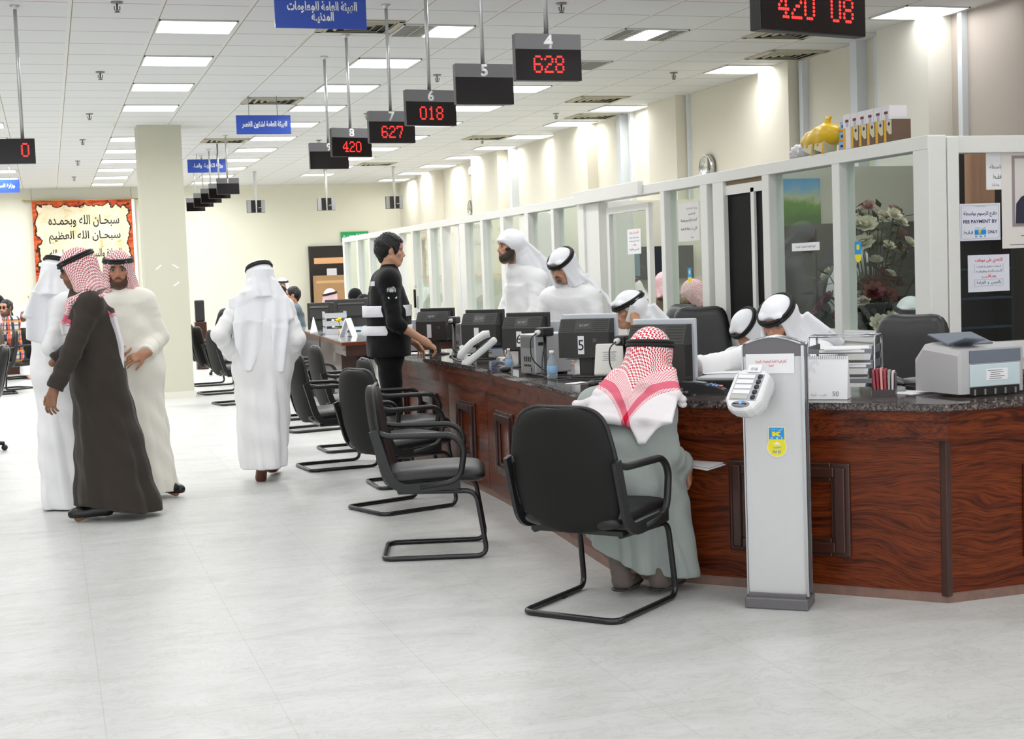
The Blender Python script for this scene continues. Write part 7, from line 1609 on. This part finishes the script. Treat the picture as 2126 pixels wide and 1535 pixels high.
b = MB(); b.prism([(.02 + .042 * math.cos(a * PI / 10), .115 + .055 * math.sin(a * PI / 10)) for a in range(20)], -.0075, -.0055, Mk); b.build('face_print', mat('face print', (.74, .58, .48), .6), pf); b = MB(); b.prism([(.02 + .065 * math.cos(a * PI / 10), .15 + .055 * math.sin(a * PI / 10)) for a in range(11)] + [(-.05, .07), (-.02, .07), (-.015, .14), (.055, .14), (.06, .07), (.09, .07)], -.009, -.0078, Mk); b.build('headcloth_print', M_PAPER, pf)
b = MB()
for k, (x_, w_) in enumerate(((.0, .2), (.0, .26))): b.box((x_, Fy, -.185 - .025 * k), (w_, .0008, .006))
b.box((0, Fy, -.262), (.42, .0008, .004)); b.build('caption_lines', M_INKG, t)
# ---------------------------------------------------------------- boxes and bags on top of the partition
TZ = PTOP + .004; BX = PX + .045
M_BXW = mat('white carton', (.88, .87, .88), .6); M_BXY = mat('yellow carton', (.88, .66, .10), .6); M_BXB = mat('brown printed carton', (.40, .31, .25), .6); M_BXC = mat('cream carton print', (.80, .78, .66), .6); M_MAROON = mat('maroon print', (.42, .12, .14), .6)
for k in range(6):
    y = 7.50 + .0925 * k; t = thing('brown_box', 'yellow and brown box in the lower row on the partition, %s from the right' % ['first', 'second', 'third', 'fourth', 'fifth', 'sixth'][k], 'box', (BX, y, TZ), 0, 'lower boxes on the partition')
    b = MB(); b.box((0, 0, .066), (.13, .088, .132)); b.build('carton', M_BXB if k < 5 else M_BXW, t)
    b = MB(); b.box((-.0655, .030, .066), (.002, .026, .13)); b.build('yellow_edge', M_BXY, t)
    if k < 5:
        b = MB(); b.loft([[(-.0665 - e, -.042, .13), (-.0665 - e, .014, .13), (-.0665 - e, .012, .07), (-.0665 - e, -.02, .04), (-.0665 - e, -.042, .045)] for e in (0, .001)], smooth=False); b.build('cream_print', M_BXC, t); b = MB(); b.cyl((-.066, -.015, .105), (-.0685, -.015, .105), .011); b.build('round_logo', M_INKB, t)
for k in range(6):
    y = 7.53 + .0885 * k; t = thing('white_box', 'small white box with a maroon patch in the upper row, %s from the right' % ['first', 'second', 'third', 'fourth', 'fifth', 'sixth'][k], 'box', (BX, y, TZ + .133), 0, 'upper white boxes on the partition')
    b = MB(); b.box((0, 0, .042), (.12, .085, .084)); b.build('carton', M_BXW, t); b = MB(); b.box((-.061, -.005, .042), (.002, .036, .016)); b.build('maroon_patch', M_MAROON, t); b = MB(); b.box((-.061, -.008, .018), (.002, .022, .026)); b.build('pale_print', mat('pale violet print', (.72, .70, .80), .6), t)
for k in range(3):
    t = thing('blue_box', ['lowest', 'middle', 'topmost'][k] + ' small blue box with an orange base line stacked on the partition', 'box', (BX + .03, 8.10 - .01 * k, TZ + .062 * k), 0, 'small blue boxes on the partition'); b = MB(); b.box((0, 0, .03), (.1, .075, .06)); b.build('carton', mat('sky blue carton', (.55, .72, .88), .5), t); b = MB(); b.box((-.051, 0, .006), (.002, .075, .012)); b.build('orange_line', mat('orange print', (.92, .58, .12), .5), t); b = MB(); b.box((-.051, 0, .03), (.002, .03, .016)); b.build('dark_print', M_INKB, t)
for k, (y, a) in enumerate([(8.42, .5), (8.28, .45)]):
    t = thing('leaning_box', ['grey white box leaning against the clear bag', 'box leaning beside the blue boxes'][k] + ' on the partition', 'box', (BX - .03, y, TZ + .012), 0, 'leaning boxes on the partition'); b = MB(); b.box((0, 0, .045), (.10, .115, .085), rot=(a * .6, 0, 0)); b.build('carton', M_BXC, t); b = MB(); b.box((-.051, -.045, .022), (.002, .016, .085), rot=(a * .6, 0, 0)); b.cyl((-.05, .02, .05), (-.052, .02, .05), .014); b.build('yellow_edge', M_BXY, t)
def bag(loc, prims, m, label, amp, fr, knot=None):
    S_ = Sculpt()
    for c, r, in prims: S_.el(c, r, .04)
    if knot:
        for a_, b_, r1, r2 in knot: S_.rc(a_, b_, r1, r2, .02)
    fs = list(S_.ops); S_.ops = [((lambda f: (lambda P: f(P) - amp * (np.sin(P[:, 1] * fr + 3 * np.sin(P[:, 2] * fr * .6)) * np.sin(P[:, 2] * fr * .8 + P[:, 0] * fr) + .5 * np.sin(P[:, 0] * fr * 1.7 + P[:, 1] * fr * 1.3))))(o[0]),) + o[1:] for o in fs]
    S_.plane((0, 0, .001), (0, 0, -1)); o = sculpt_object('plastic_bag', S_, .006, m, None); o.location = loc; tag(o, label, 'plastic bag'); return o
bag((BX + .01, 8.62, TZ), [((0, 0, .04), (.07, .13, .055)), ((0, .09, .035), (.05, .08, .05))], mat('crumpled grey plastic', (.74, .74, .75), .22, spec=.8), 'crumpled clear grey plastic bag lying on the partition', .007, 70)
o = bag((BX - .01, 8.34, TZ + .05), [((0, 0, .06), (.085, .20, .07)), ((0, -.07, .075), (.08, .13, .07)), ((0, .12, .05), (.07, .13, .055))], mat('yellow plastic bag', (.86, .70, .04), .35, spec=.6), 'knotted yellow plastic bag lying on the clear bag', .004, 40, [((0, -.05, .12), (0, -.055, .17), .022, .016), ((0, -.055, .16), (0, -.03, .20), .012, .006), ((0, -.055, .16), (0, -.10, .185), .012, .006)])
